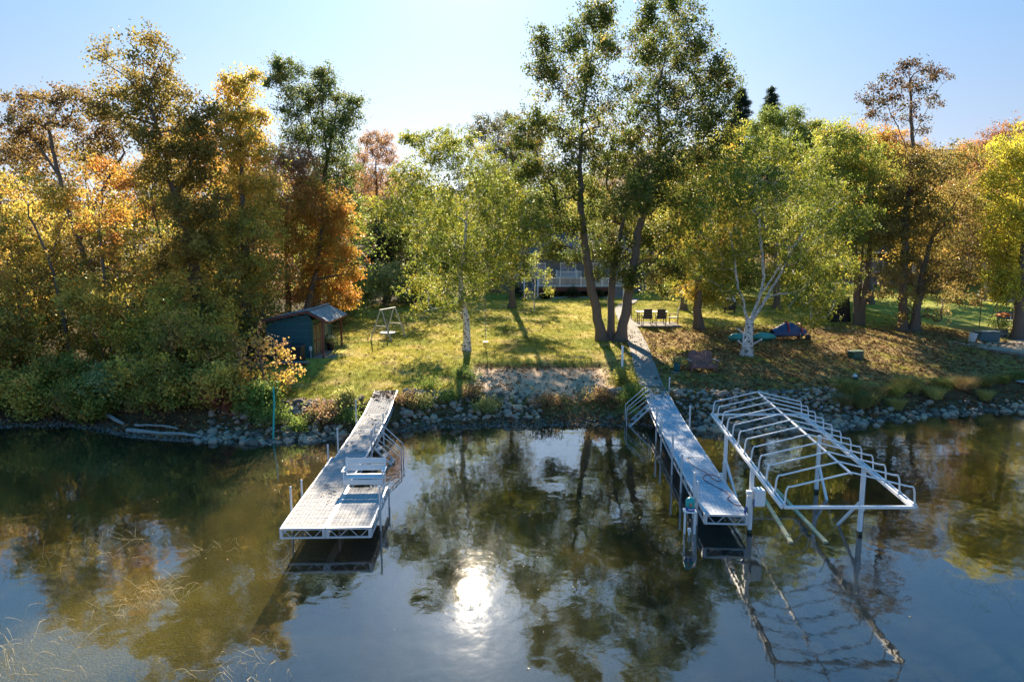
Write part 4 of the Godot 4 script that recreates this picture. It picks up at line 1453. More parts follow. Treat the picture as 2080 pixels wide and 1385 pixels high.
func lawn_things() -> void:
	# swing
	var g := land(-8.7, 45.7)
	var o := thing("garden_swing", "pale metal A frame swing set with a round white saucer seat", "swing", Vector3(-8.6, g, -46.8), -0.35)
	var mb := MB.new()
	for z in [0.9, -1.1]:
		for s in [-0.82, 0.82]:
			mb = MB.new()
			mb.rod(Vector3(s, -0.03, z), Vector3(s * 0.06, 2.12, z * 0.9), 0.045, 8)
			put("leg", mb.mesh(), M.grey_paint, o)
		mb = MB.new()
		mb.rod(Vector3(-0.4, 1.02, z * 0.97), Vector3(0.4, 1.02, z * 0.97), 0.025, 8)
		put("cross_bar", mb.mesh(), M.grey_paint, o)
	mb = MB.new()
	mb.rod(Vector3(0, 2.12, 0.95), Vector3(0, 2.12, -1.15), 0.04, 8)
	put("top_bar", mb.mesh(), M.grey_paint, o)
	var st := thing("saucer_seat", "round white saucer seat hanging on ropes from the swing frame", "swing seat", Vector3(-8.6, g, -46.8), -0.35)
	mb = MB.new()
	var ring := []
	var rr := []
	for k in 25:
		ring.append(Vector3(cos(k * TAU / 24) * 0.5, 0.48, sin(k * TAU / 24) * 0.5))
		rr.append(0.04)
	mb.tube(ring, rr, 8, false)
	put("rim", mb.mesh(), M.white_plastic, st)
	mb = MB.new()
	mb.lathe(Vector3(0, 0.44, 0), [Vector2(0.0, -0.03), Vector2(0.3, 0.0), Vector2(0.48, 0.04)], 20)
	put("bed", mb.mesh(), M.white_plastic, st)
	for k in 4:
		var a := k * PI / 2 + PI / 4
		mb = MB.new()
		mb.rod(Vector3(cos(a) * 0.5, 0.48, sin(a) * 0.5), Vector3(0, 2.1, 0.35 if k < 2 else -0.35), 0.012, 5)
		put("rope", mb.mesh(), M.rope, st)
	# climbing rope with foot discs hanging from the birch
	var rp := thing("rope_swing", "rope with a white disc seat hanging from a birch branch over the lawn", "rope swing", Vector3(-1.76, 0, -45.3))
	mb = MB.new()
	mb.rod(Vector3(0, 1.78, 0), Vector3(-0.1, 8.6, 0.6), 0.018, 6)
	put("rope", mb.mesh(), M.rope, rp)
	mb = MB.new()
	mb.lathe(Vector3(0, 1.74, 0), [Vector2(0.0, 0.0), Vector2(0.2, 0.0), Vector2(0.21, 0.04), Vector2(0.17, 0.06), Vector2(0.0, 0.07)], 16)
	put("disc_seat", mb.mesh(), M.white_plastic, rp)
	for k in 5:
		mb = MB.new()
		mb.lathe(Vector3(-0.008 * k, 2.2 + k * 0.42, 0.035 * k), [Vector2(0.0, -0.04), Vector2(0.06, -0.02), Vector2(0.06, 0.02), Vector2(0.0, 0.04)], 8)
		put("foot_knob", mb.mesh(), M.white_plastic, rp)
	# bird feeder on a shepherd crook behind the birch
	var bf := thing("feeder_stake", "thin dark stake with a small red brown feeder behind the birch trunk", "feeder", on(-3.4, 47.5))
	mb = MB.new()
	mb.rod(Vector3(0, -0.1, 0), Vector3(0, 1.5, 0), 0.02, 6)
	put("stake", mb.mesh(), M.dark_metal, bf)
	mb = MB.new()
	mb.box(Vector3(0, 1.55, 0), Vector3(0.26, 0.4, 0.26), Basis.IDENTITY, 0.02)
	put("box", mb.mesh(), M.red_wood, bf)
	mb = MB.new()
	mb.lathe(Vector3(0, 1.76, 0), [Vector2(0.24, 0.0), Vector2(0.0, 0.16)], 4)
	put("cap", mb.mesh(), M.shingle_b, bf)
	# white marker post
	var wp := thing("marker_post", "white square post standing between the sand bank and the concrete path", "post", on(6.24, 38.1))
	mb = MB.new()
	mb.box(Vector3(0, 0.55, 0), Vector3(0.11, 1.15, 0.11), Basis.IDENTITY, 0.008)
	put("shaft", mb.mesh(), M.white_paint, wp)
	mb = MB.new()
	mb.lathe(Vector3(0, 1.125, 0), [Vector2(0.1, 0.0), Vector2(0.1, 0.03), Vector2(0.0, 0.09)], 4, Basis.from_euler(Vector3(0, PI / 4, 0)))
	put("cap", mb.mesh(), M.white_paint, wp)
	# table and chairs on their slab
	var ps := thing("patio_slab", "concrete patio slab under the outdoor dining table", "patio", on(11.35, 54.0))
	tag(ps, "", "", "", "structure")
	for k in 4:
		mb = MB.new()
		mb.box(Vector3(-0.9 + (k % 2) * 1.82, 0.0, -0.75 + (k / 2) * 1.52), Vector3(1.8, 0.16, 1.5), Basis.IDENTITY, 0.012)
		put("slab", mb.mesh(), M.concrete, ps)
	var ty := land(11.35, 54.0) + 0.085
	var tb := thing("patio_table", "long slatted outdoor table with dark legs on the concrete slab", "table", Vector3(11.1, ty, -54.0))
	for k in 6:
		mb = MB.new()
		mb.box(Vector3(0, 0.98, -0.42 + k * 0.168), Vector3(2.45, 0.04, 0.155), Basis.IDENTITY, 0.006)
		put("tabletop_slat", mb.mesh(), M.table_top, tb)
	for x in [-1.05, 1.05]:
		for z in [-0.38, 0.38]:
			mb = MB.new()
			mb.beam(Vector3(x, 0, z), Vector3(x * 1.03, 0.96, z), 0.07, 0.07)
			put("leg", mb.mesh(), M.dark_metal, tb)
	mb = MB.new()
	mb.beam(Vector3(-1.05, 0.12, 0.38), Vector3(1.05, 0.12, 0.38), 0.04, 0.04)
	put("stretcher", mb.mesh(), M.dark_metal, tb)
	slat_chair("dark patio chair with its back to the lake farther from the sideways chair", Vector3(10.55, ty, -53.1), PI).scale = Vector3(1.18, 1.18, 1.18)
	slat_chair("dark patio chair with its back to the lake nearest the sideways chair", Vector3(11.6, ty, -53.1), PI).scale = Vector3(1.18, 1.18, 1.18)
	slat_chair("patio chair turned sideways at the right hand head of the outdoor table", Vector3(12.75, ty, -53.7), -PI / 2 - 0.15).scale = Vector3(1.2, 1.2, 1.2)
	# lamp post by the path
	var lp := thing("path_light", "short black path light between the path and the outdoor table", "path light", on(10.0, 57.0))
	mb = MB.new()
	mb.rod(Vector3(0, -0.1, 0), Vector3(0, 1.25, 0), 0.04, 8)
	put("stem", mb.mesh(), M.black, lp)
	mb = MB.new()
	mb.lathe(Vector3(0, 1.2, 0), [Vector2(0.05, 0.0), Vector2(0.1, 0.16), Vector2(0.14, 0.18), Vector2(0.0, 0.26)], 10)
	put("head", mb.mesh(), M.black, lp)

func right_bank_things() -> void:
	# loveseat
	var p := on(10.4, 36.75)
	var o := thing("garden_loveseat", "purple brown slatted loveseat with a double arched back facing away up the bank", "bench", p, 0.05)
	var mb := MB.new()
	for k in 12:
		var x := -0.6 + k * 0.1091
		var h := 0.62 + 0.15 * absf(sin((k + 0.5) / 12.0 * TAU))
		mb = MB.new()
		mb.box(Vector3(x, 0.38 + h * 0.5, -0.36 - h * 0.12), Vector3(0.086, h, 0.025), Basis.from_euler(Vector3(-0.24, 0, 0)), 0.008)
		put("back_slat", mb.mesh(), M.purple_wood, o)
	for k in 5:
		mb = MB.new()
		mb.box(Vector3(0, 0.4 - k * 0.015 + 0.06, 0.26 - k * 0.12), Vector3(1.3, 0.025, 0.108), Basis.IDENTITY, 0.006)
		put("seat_slat", mb.mesh(), M.purple_wood, o)
	mb = MB.new()
	mb.box(Vector3(0, 0.34, 0.33), Vector3(1.34, 0.17, 0.03), Basis.IDENTITY, 0.008)
	put("front_board", mb.mesh(), M.purple_wood, o)
	for s in [-0.74, 0.74]:
		mb = MB.new()
		mb.box(Vector3(s, 0.66, -0.02), Vector3(0.17, 0.03, 0.78), Basis.IDENTITY, 0.01)
		put("armrest", mb.mesh(), M.worn_wood, o)
		mb = MB.new()
		mb.box(Vector3(s * 0.94, 0.32, 0.3), Vector3(0.04, 0.66, 0.12), Basis.IDENTITY, 0.006)
		put("leg", mb.mesh(), M.purple_wood, o)
		mb = MB.new()
		mb.beam(Vector3(s * 0.94, 0.4, 0.3), Vector3(s * 0.94, -0.02, -0.62), 0.04, 0.12)
		put("leg", mb.mesh(), M.purple_wood, o)
	# glazed pot on a stone
	var gp := thing("glazed_pot", "blue green glazed pot of trailing leaves left of the purple brown loveseat", "flower pot", on(9.0, 36.7))
	mb = MB.new()
	mb.box(Vector3(-0.05, 0.03, 0), Vector3(0.5, 0.07, 0.42), Basis.from_euler(Vector3(0, 0.3, 0)), 0.02)
	put("paving_stone", mb.mesh(), M.concrete, gp)
	mb = MB.new()
	mb.lathe(Vector3(0, 0.07, 0), [Vector2(0.0, 0.0), Vector2(0.13, 0.0), Vector2(0.19, 0.2), Vector2(0.17, 0.42), Vector2(0.2, 0.48), Vector2(0.17, 0.48), Vector2(0.13, 0.4), Vector2(0.0, 0.38)], 18)
	put("pot", mb.mesh(), M.glazed_pot, gp)
	foliage_ball(gp, Vector3(0, 0.66, 0), 0.24, "pale", 34)
	# green utility box, teal dock box, bucket
	var ub := thing("utility_box", "dark green metal utility box alone in the middle of the leafy slope", "utility box", on(20.85, 40.9), 0.35)
	mb = MB.new()
	mb.box(Vector3(0, 0.2, 0), Vector3(0.78, 0.42, 0.5), Basis.IDENTITY, 0.02)
	put("body", mb.mesh(), M.green_box, ub)
	mb = MB.new()
	mb.box(Vector3(0, 0.44, 0), Vector3(0.84, 0.07, 0.56), Basis.IDENTITY, 0.02)
	put("lid", mb.mesh(), M.green_box, ub)
	var db := thing("deck_box", "long blue green lidded deck box at the corner of the sand patio", "storage box", Vector3(32.85, 1.63, -46.8), 0.06)
	mb = MB.new()
	mb.box(Vector3(0, 0.3, 0), Vector3(1.4, 0.6, 0.7), Basis.IDENTITY, 0.025)
	put("body", mb.mesh(), M.blue_box, db)
	mb = MB.new()
	mb.box(Vector3(0, 0.64, 0), Vector3(1.48, 0.08, 0.76), Basis.IDENTITY, 0.03)
	put("lid", mb.mesh(), M.blue_box, db)
	var bk := thing("bucket", "white plastic bucket leaning beside the blue green deck box", "bucket", Vector3(31.4, 1.63, -46.2))
	mb = MB.new()
	mb.lathe(Vector3.ZERO, [Vector2(0.0, 0.0), Vector2(0.2, 0.0), Vector2(0.25, 0.62), Vector2(0.27, 0.64), Vector2(0.24, 0.64), Vector2(0.19, 0.03)], 16, Basis.from_euler(Vector3(0.05, 0, -0.18)))
	put("pail", mb.mesh(), M.white_plastic, bk)
	mb = MB.new()
	mb.tube([Vector3(0.11, 0.62, 0.24), Vector3(0.25, 0.4, 0.28), Vector3(0.15, 0.62, -0.24)], [0.01, 0.01, 0.01], 5)
	put("handle", mb.mesh(), M.dark_metal, bk)
	# planter with orange flowers
	var pt := thing("barrel_planter", "grey half barrel planter with tall orange flowers beside the swing bench", "planter", Vector3(35.3, 1.6, -48.9))
	for k in 14:
		var a := k * TAU / 14
		mb = MB.new()
		mb.box(Vector3(cos(a) * 0.36, 0.3, sin(a) * 0.36), Vector3(0.05, 0.62, 0.155), Basis.from_euler(Vector3(0, -a, 0)) * Basis.from_euler(Vector3(0, 0, -0.12)), 0.008)
		put("stave", mb.mesh(), M.barrel_wood, pt)
	mb = MB.new()
	for y in [0.16, 0.46]:
		mb.lathe(Vector3(0, y, 0), [Vector2(0.395 + y * 0.1, -0.025), Vector2(0.4 + y * 0.1, 0.025)], 20)
	put("hoop", mb.mesh(), M.dark_metal, pt)
	mb = MB.new()
	mb.lathe(Vector3(0, 0.52, 0), [Vector2(0.36, 0.0), Vector2(0.0, 0.03)], 16)
	put("earth", mb.mesh(), M.black, pt)
	foliage_ball(pt, Vector3(0, 0.95, 0), 0.75, "greenweed", 150)
	bloom_heads(pt, Vector3(0.1, 1.5, 0), 0.5, 16, M.orange_bloom, 0.12)
	var vine := MB.new()
	# swing bench
	var sb := thing("swing_bench", "black framed garden swing bench under the yellow maple", "swing bench", on(39.0, 53.2), -0.1)
	for s in [-1.05, 1.05]:
		for z in [-0.75, 0.75]:
			mb = MB.new()
			mb.rod(Vector3(s * 1.1, -0.05, z), Vector3(s, 2.0, 0), 0.035, 7)
			put("leg", mb.mesh(), M.dark_metal, sb)
	mb = MB.new()
	mb.rod(Vector3(-1.05, 2.0, 0), Vector3(1.05, 2.0, 0), 0.04, 7)
	put("top_bar", mb.mesh(), M.dark_metal, sb)
	mb = MB.new()
	mb.box(Vector3(0, 0.55, 0.1), Vector3(1.7, 0.06, 0.55), Basis.IDENTITY, 0.015)
	put("seat", mb.mesh(), M.chair_mesh, sb)
	mb = MB.new()
	mb.box(Vector3(0, 0.95, -0.25), Vector3(1.7, 0.62, 0.05), Basis.from_euler(Vector3(-0.25, 0, 0)), 0.015)
	put("backrest", mb.mesh(), M.chair_mesh, sb)
	for s in [-0.8, 0.8]:
		mb = MB.new()
		mb.rod(Vector3(s, 0.6, 0.1), Vector3(s, 2.0, 0), 0.012, 5)
		put("chain", mb.mesh(), M.dark_metal, sb)
	mb = MB.new()
	mb.box(Vector3(0.15, 0.85, -0.15), Vector3(0.06, 0.5, 0.03))
	put("tie", mb.mesh(), M.white_paint, sb)
	var pole_ := thing("light_pole", "tall thin green pole standing on the neighbouring lawn left of the swing bench", "pole", on(36.8, 53.4))
	mb = MB.new()
	mb.rod(Vector3(0, -0.1, 0), Vector3(0, 3.4, 0), 0.035, 7)
	put("shaft", mb.mesh(), M.green_box, pole_)
	mb = MB.new()
	mb.lathe(Vector3(0, 3.4, 0), [Vector2(0.05, 0.0), Vector2(0.12, 0.12), Vector2(0.0, 0.2)], 8)
	put("finial", mb.mesh(), M.green_box, pole_)
	# covered watercraft on a small trailer
	var wc := thing("covered_watercraft", "small watercraft under a blue cover with red straps on a trailer", "watercraft", on(19.5, 47.3), 0.25)
	wc.scale = Vector3(0.82, 0.85, 0.85)
	mb = MB.new()
	var rings := []
	for k in 13:
		var f := k / 12.0
		var sx := sin(PI * clampf(f * 0.86 + 0.1, 0.0, 1.0))
		rings.append([lerpf(-1.9, 1.35, f), 0.25 + 0.42 * sx, 0.30 + 0.48 * sx + 0.25 * exp(-pow((f - 0.5) / 0.2, 2.0))])
	var hull := func(f: float, a: float) -> Vector3:
		var k0 := clampi(int(f), 0, 11)
		var r0: Array = rings[k0]
		var r1: Array = rings[k0 + 1]
		var t := f - k0
		var sag := 1.0 - 0.05 * sin(f * 1.3) * sin(a) - 0.04 * sin(f * 2.7 + a * 3.0)
		return Vector3(lerpf(r0[0], r1[0], t), 0.42 + sin(a) * lerpf(r0[2], r1[2], t) * sag, cos(a) * lerpf(r0[1], r1[1], t))
	for k in 25:
		for s in 15:
			var f := k * 0.5
			var a := PI * s / 14.0
			var p0: Vector3 = hull.call(f, a)
			var du: Vector3 = hull.call(minf(f + 0.2, 12.0), a) - hull.call(maxf(f - 0.2, 0.0), a)
			var dv: Vector3 = hull.call(f, a + 0.1) - hull.call(f, a - 0.1)
			mb.v.append(p0)
			mb.n.append(dv.cross(du).normalized() * (1.0 if dv.cross(du).dot(Vector3(0, sin(a), cos(a))) > 0.0 else -1.0))
			mb.u.append(Vector2(f, a))
	for k in 24:
		for s in 14:
			var q := k * 15 + s
			mb.i.append_array(PackedInt32Array([q, q + 1, q + 15, q + 1, q + 16, q + 15]))
	var cap_a: Array = rings[12]
	for s in 10:
		var a0 := PI * s / 10.0
		var a1 := PI * (s + 1) / 10.0
		mb.tri(Vector3(cap_a[0], 0.42, 0), Vector3(cap_a[0], 0.42 + sin(a0) * cap_a[2], cos(a0) * cap_a[1]), Vector3(cap_a[0], 0.42 + sin(a1) * cap_a[2], cos(a1) * cap_a[1]))
	put("cover", mb.mesh(), M.blue_cover, wc)
	for x in [-0.55, 0.75]:
		mb = MB.new()
		var line := []
		var r := []
		for s in 9:
			var a := PI * (0.08 + s * 0.105)
			line.append(Vector3(x + 0.35 * (s / 8.0 - 0.5), 0.42 + sin(a) * (1.07 if x < 0 else 0.86), cos(a) * 0.68))
			r.append(0.06)
		mb.tube(line, r, 6)
		put("strap", mb.mesh(), M.red_strap, wc)
	mb = MB.new()
	mb.box(Vector3(-0.2, 0.33, 0), Vector3(2.8, 0.08, 0.9))
	mb.beam(Vector3(1.0, 0.3, 0), Vector3(2.0, 0.2, 0.5), 0.06, 0.06)
	put("trailer_frame", mb.mesh(), M.dark_metal, wc)
	for z in [-0.55, 0.55]:
		var wh := MB.new()
		wh.lathe(Vector3(1.1, 0.2, z + 0.2), [Vector2(0.06, -0.08), Vector2(0.24, -0.08), Vector2(0.28, -0.03), Vector2(0.28, 0.03), Vector2(0.24, 0.08), Vector2(0.06, 0.08)], 16, Basis.from_euler(Vector3(PI / 2, 0, 0)))
		put("wheel", wh.mesh(), M.rubber, wc)
	mb = MB.new()
	mb.beam(Vector3(0.35, 0.15, 0.75), Vector3(0.35, 0.62, 0.75), 0.03, 0.03)
	mb.beam(Vector3(0.35, 0.15, 0.75), Vector3(0.9, 0.15, 0.75), 0.03, 0.03)
	put("winch_stand", mb.mesh(), M.straw, wc)
	# paddle boards
	for k in 2:
		var pb := thing("paddle_board", ["turquoise paddle board on edge right of the white birch trunk", "turquoise board poking out left of the white birch trunk"][k], "paddle board", on([17.3, 15.3][k], [46.5, 46.0][k], 0.25), 0.05)
		mb = MB.new()
		var prof := []
		for s in 13:
			var f := s / 12.0
			prof.append(Vector2(0.34 * pow(sin(PI * clampf(f, 0.02, 0.98)), 0.45), (f - 0.5) * [1.7, 1.2][k]))
		mb.lathe(Vector3.ZERO, prof, 14, Basis.from_euler(Vector3(0, 0, PI / 2)) * Basis.from_scale(Vector3(1.0, 1.0, 0.3)))
		put("hull", mb.mesh(), M.turquoise, pb)
		mb = MB.new()
		mb.box(Vector3(0, -0.3, 0), Vector3(0.8, 0.1, 0.4))
		put("chock", mb.mesh(), M.weathered_wood, pb)
	# white kayak rack strapped to the birch
	var kr := thing("kayak_rack", "white pipe kayak rack with empty arms fixed to the forked white birch", "rack", Vector3(14.26, 1.56, -40.6))
	for seg in [["arm", Vector3(-0.95, 1.75, 0.7), Vector3(-0.1, 1.15, 0.0)], ["arm", Vector3(-0.9, 1.05, 0.7), Vector3(-0.15, 0.45, 0.05)], ["upright", Vector3(-0.5, 0.62, 0.42), Vector3(-0.52, 1.5, 0.45)], ["brace", Vector3(-0.45, 0.85, 0.4), Vector3(-0.18, 1.15, 0.1)], ["arm", Vector3(0.2, 0.75, 0.1), Vector3(0.52, 1.12, 0.6)]]:
		mb = MB.new()
		mb.rod(seg[1], seg[2], 0.05, 9)
		put(seg[0], mb.mesh(), M.white_plastic, kr)
	# black covered grill and black tarp
	var gr := thing("covered_grill", "black wheeled barbecue with a pale panel in the shade behind the birch", "grill", on(19.9, 62.4))
	mb = MB.new()
	mb.box(Vector3(0, 0.65, 0), Vector3(1.1, 0.75, 0.6), Basis.IDENTITY, 0.06)
	put("cabinet", mb.mesh(), M.black, gr)
	mb = MB.new()
	mb.lathe(Vector3(0, 1.0, 0), [Vector2(0.5, 0.0), Vector2(0.46, 0.2), Vector2(0.28, 0.34), Vector2(0.0, 0.38)], 14)
	put("hood", mb.mesh(), M.black, gr)
	mb = MB.new()
	mb.box(Vector3(0.2, 1.3, 0.3), Vector3(0.5, 0.6, 0.05), Basis.from_euler(Vector3(-0.2, 0, 0.1)), 0.02)
	put("side_shelf", mb.mesh(), M.white_plastic, gr)
	for s in [-0.45, 0.45]:
		mb = MB.new()
		mb.lathe(Vector3(s, 0.14, 0.25), [Vector2(0.03, -0.03), Vector2(0.14, -0.03), Vector2(0.14, 0.03), Vector2(0.03, 0.03)], 12, Basis.from_euler(Vector3(0, 0, PI / 2)))
		put("wheel", mb.mesh(), M.rubber, gr)
	var tp := thing("black_tarp", "black tarp hung in folds left of the paired dark trunks", "tarp", on(27.2, 56.5))
	mb = MB.new()
	for k in 10:
		for s in 6:
			var q := []
			for c in [[k, s], [k + 1, s], [k + 1, s + 1], [k, s + 1]]:
				var f: float = c[0] / 10.0
				var h: float = lerpf(1.1, 2.1, f) * (1.0 - 0.12 * sin(f * PI))
				var t: float = c[1] / 6.0
				q.append(Vector3(-1.1 + 1.95 * f - 0.1 * t, h * t, 0.16 * sin(c[0] * 1.9) * (1.0 - t * 0.6) + 0.35 * (1.0 - t)))
			mb.quad(q[0], q[1], q[2], q[3])
			for e in 4:
				q[e] = q[e] + Vector3(0, 0, -0.03)
			mb.quad(q[3], q[2], q[1], q[0])
	put("sheet", mb.mesh(), M.black_cloth, tp)
	mb = MB.new()
	mb.rod(Vector3(-1.3, 1.15, 0), Vector3(0.95, 2.2, 0), 0.012, 5)
	put("line", mb.mesh(), M.rope, tp)
	# a lamp like white ball on a short stake and the dark stick near it
	var wb := thing("garden_light", "small white ball light on a black stake above the right hand rocks", "garden light", on(18.2, 35.6))
	mb = MB.new()
	mb.lathe(Vector3(0, 0.22, 0), [Vector2(0.0, -0.13), Vector2(0.09, -0.09), Vector2(0.13, 0.0), Vector2(0.09, 0.09), Vector2(0.0, 0.13)], 14)
	put("globe", mb.mesh(), M.white_plastic, wb)
	mb = MB.new()
	mb.lathe(Vector3(0, 0.2, 0.02), [Vector2(0.14, -0.2), Vector2(0.15, -0.02), Vector2(0.12, 0.0)], 12)
	put("stake", mb.mesh(), M.black, wb)
	# firewood on the far lawn
	var fw := thing("woodpile", "low pile of split firewood at the far side of the neighbouring lawn", "woodpile", on(54.5, 76.0))
	for r in 4:
		for k in 9 - r:
			mb = MB.new()
			mb.rod(Vector3(-2.2 + (k + r * 0.5) * 0.5, 0.24 + r * 0.42, -0.6), Vector3(-2.2 + (k + r * 0.5) * 0.5 + rng.randf_range(-0.05, 0.05), 0.24 + r * 0.42, 0.6 + rng.randf_range(-0.1, 0.1)), 0.235, 8)
			put("log", mb.mesh(), M.driftwood if (k + r) % 2 else M.weathered_wood, fw)
	var fs := thing("far_slab", "pale concrete strip in front of the firewood pile", "slab", on(53.5, 73.2))
	mb = MB.new()
	mb.box(Vector3(0, 0.05, 0), Vector3(7.0, 0.14, 1.2), Basis.IDENTITY, 0.01)
	put("slab", mb.mesh(), M.concrete, fs)

func patio() -> void:
	var o := thing("sand_patio", "raised sand patio held by a low wall of stone blocks", "patio", Vector3.ZERO)
	var edge := [Vector3(29.9, 1.62, -46.6), Vector3(30.5, 1.62, -43.6), Vector3(31.6, 1.62, -41.2), Vector3(33.6, 1.62, -39.2), Vector3(37.0, 1.62, -38.2), Vector3(45.0, 1.62, -38.0)]
	var mb := MB.new()
	for k in edge.size() - 1:
		mb.tri(Vector3(45, 1.62, -48.5), edge[k], edge[k + 1])
	mb.tri(Vector3(45, 1.62, -48.5), Vector3(31.5, 1.62, -48.5), edge[0])
	put("sand", mb.mesh(), M.sand, o)
	for course in 4:
		var y := 1.62 - 0.09 - course * 0.185
		for k in edge.size() - 1:
			var a: Vector3 = edge[k]
			var b: Vector3 = edge[k + 1]
			var n := int(a.distance_to(b) / 0.5)
			for s in n:
				var f0 := (s + (0.5 if course % 2 else 0.0)) / n
				var f1 := minf((s + 0.96 + (0.5 if course % 2 else 0.0)) / n, 1.0)
				if f1 - f0 < 0.02:
					continue
				var p := a.lerp(b, f0)
				var q := a.lerp(b, f1)
				var out := Vector3(-(b - a).z, 0, (b - a).x).normalized() * -0.03 * course
				p.y = y + rng.randf_range(-0.006, 0.006)
				q.y = p.y
				mb = MB.new()
				mb.beam(p - out, q - out, 0.3, 0.175, 0.02)
				put("block", mb.mesh(), M.block, o)
	var st := thing("stone_steps", "flat pale stone steps at the foot of the block wall", "steps", Vector3.ZERO)
	for k in 2:
		mb = MB.new()
		mb.box(Vector3(29.9 + k * 0.9, 1.0 + k * 0.14, -37.3 - k * 0.9), Vector3(3.0, 0.16, 1.1), Basis.from_euler(Vector3(0, 0.35, 0)), 0.02)
		put("step", mb.mesh(), M.concrete, st)
	var sl := thing("ramp_slab", "white slab of a neighbouring dock ramp lying on the grass at the frame edge", "ramp", Vector3(28.6, 0.98, -36.0), 0.45)
	mb = MB.new()
	mb.box(Vector3(0, 0, 0), Vector3(3.0, 0.08, 1.3), Basis.IDENTITY, 0.012)
	put("panel", mb.mesh(), M.deck_panel, sl)
	mb = MB.new()
	mb.box(Vector3(0, -0.1, 0.62), Vector3(3.0, 0.12, 0.05))
	put("rim", mb.mesh(), M.aluminium, sl)

# ---------------------------------------------------------------- shore and water
func rock_mesh(seed_: int) -> ArrayMesh:
	rng.seed = seed_
	var f := FastNoiseLite.new()
	f.seed = seed_
	f.frequency = 0.9
	f.fractal_octaves = 2
	var st := SurfaceTool.new()
	st.begin(Mesh.PRIMITIVE_TRIANGLES)
	var sq := Vector3(rng.randf_range(0.85, 1.25), rng.randf_range(0.6, 0.85), rng.randf_range(0.8, 1.1))
	var rows := 7
	var cols := 10
	var at := func(r, c):
		var el := PI * (float(r) / rows - 0.5)
		var az := TAU * float(c % cols) / cols
		var p := Vector3(cos(el) * cos(az), sin(el), cos(el) * sin(az))
		p *= 1.0 + 0.42 * f.get_noise_3dv(p * 1.3) + 0.2 * f.get_noise_3dv(p * 3.0)
		return p * sq
	st.set_smooth_group(0)
	for r in rows:
		for c in cols:
			var a: Vector3 = at.call(r, c)
			var b: Vector3 = at.call(r, c + 1)
			var d: Vector3 = at.call(r + 1, c)
			var e: Vector3 = at.call(r + 1, c + 1)
			if r > 0:
				for p in [a, b, e]:
					st.add_vertex(p)
			if r < rows - 1:
				for p in [a, e, d]:
					st.add_vertex(p)
	st.index()
	st.generate_normals()
	return st.commit()

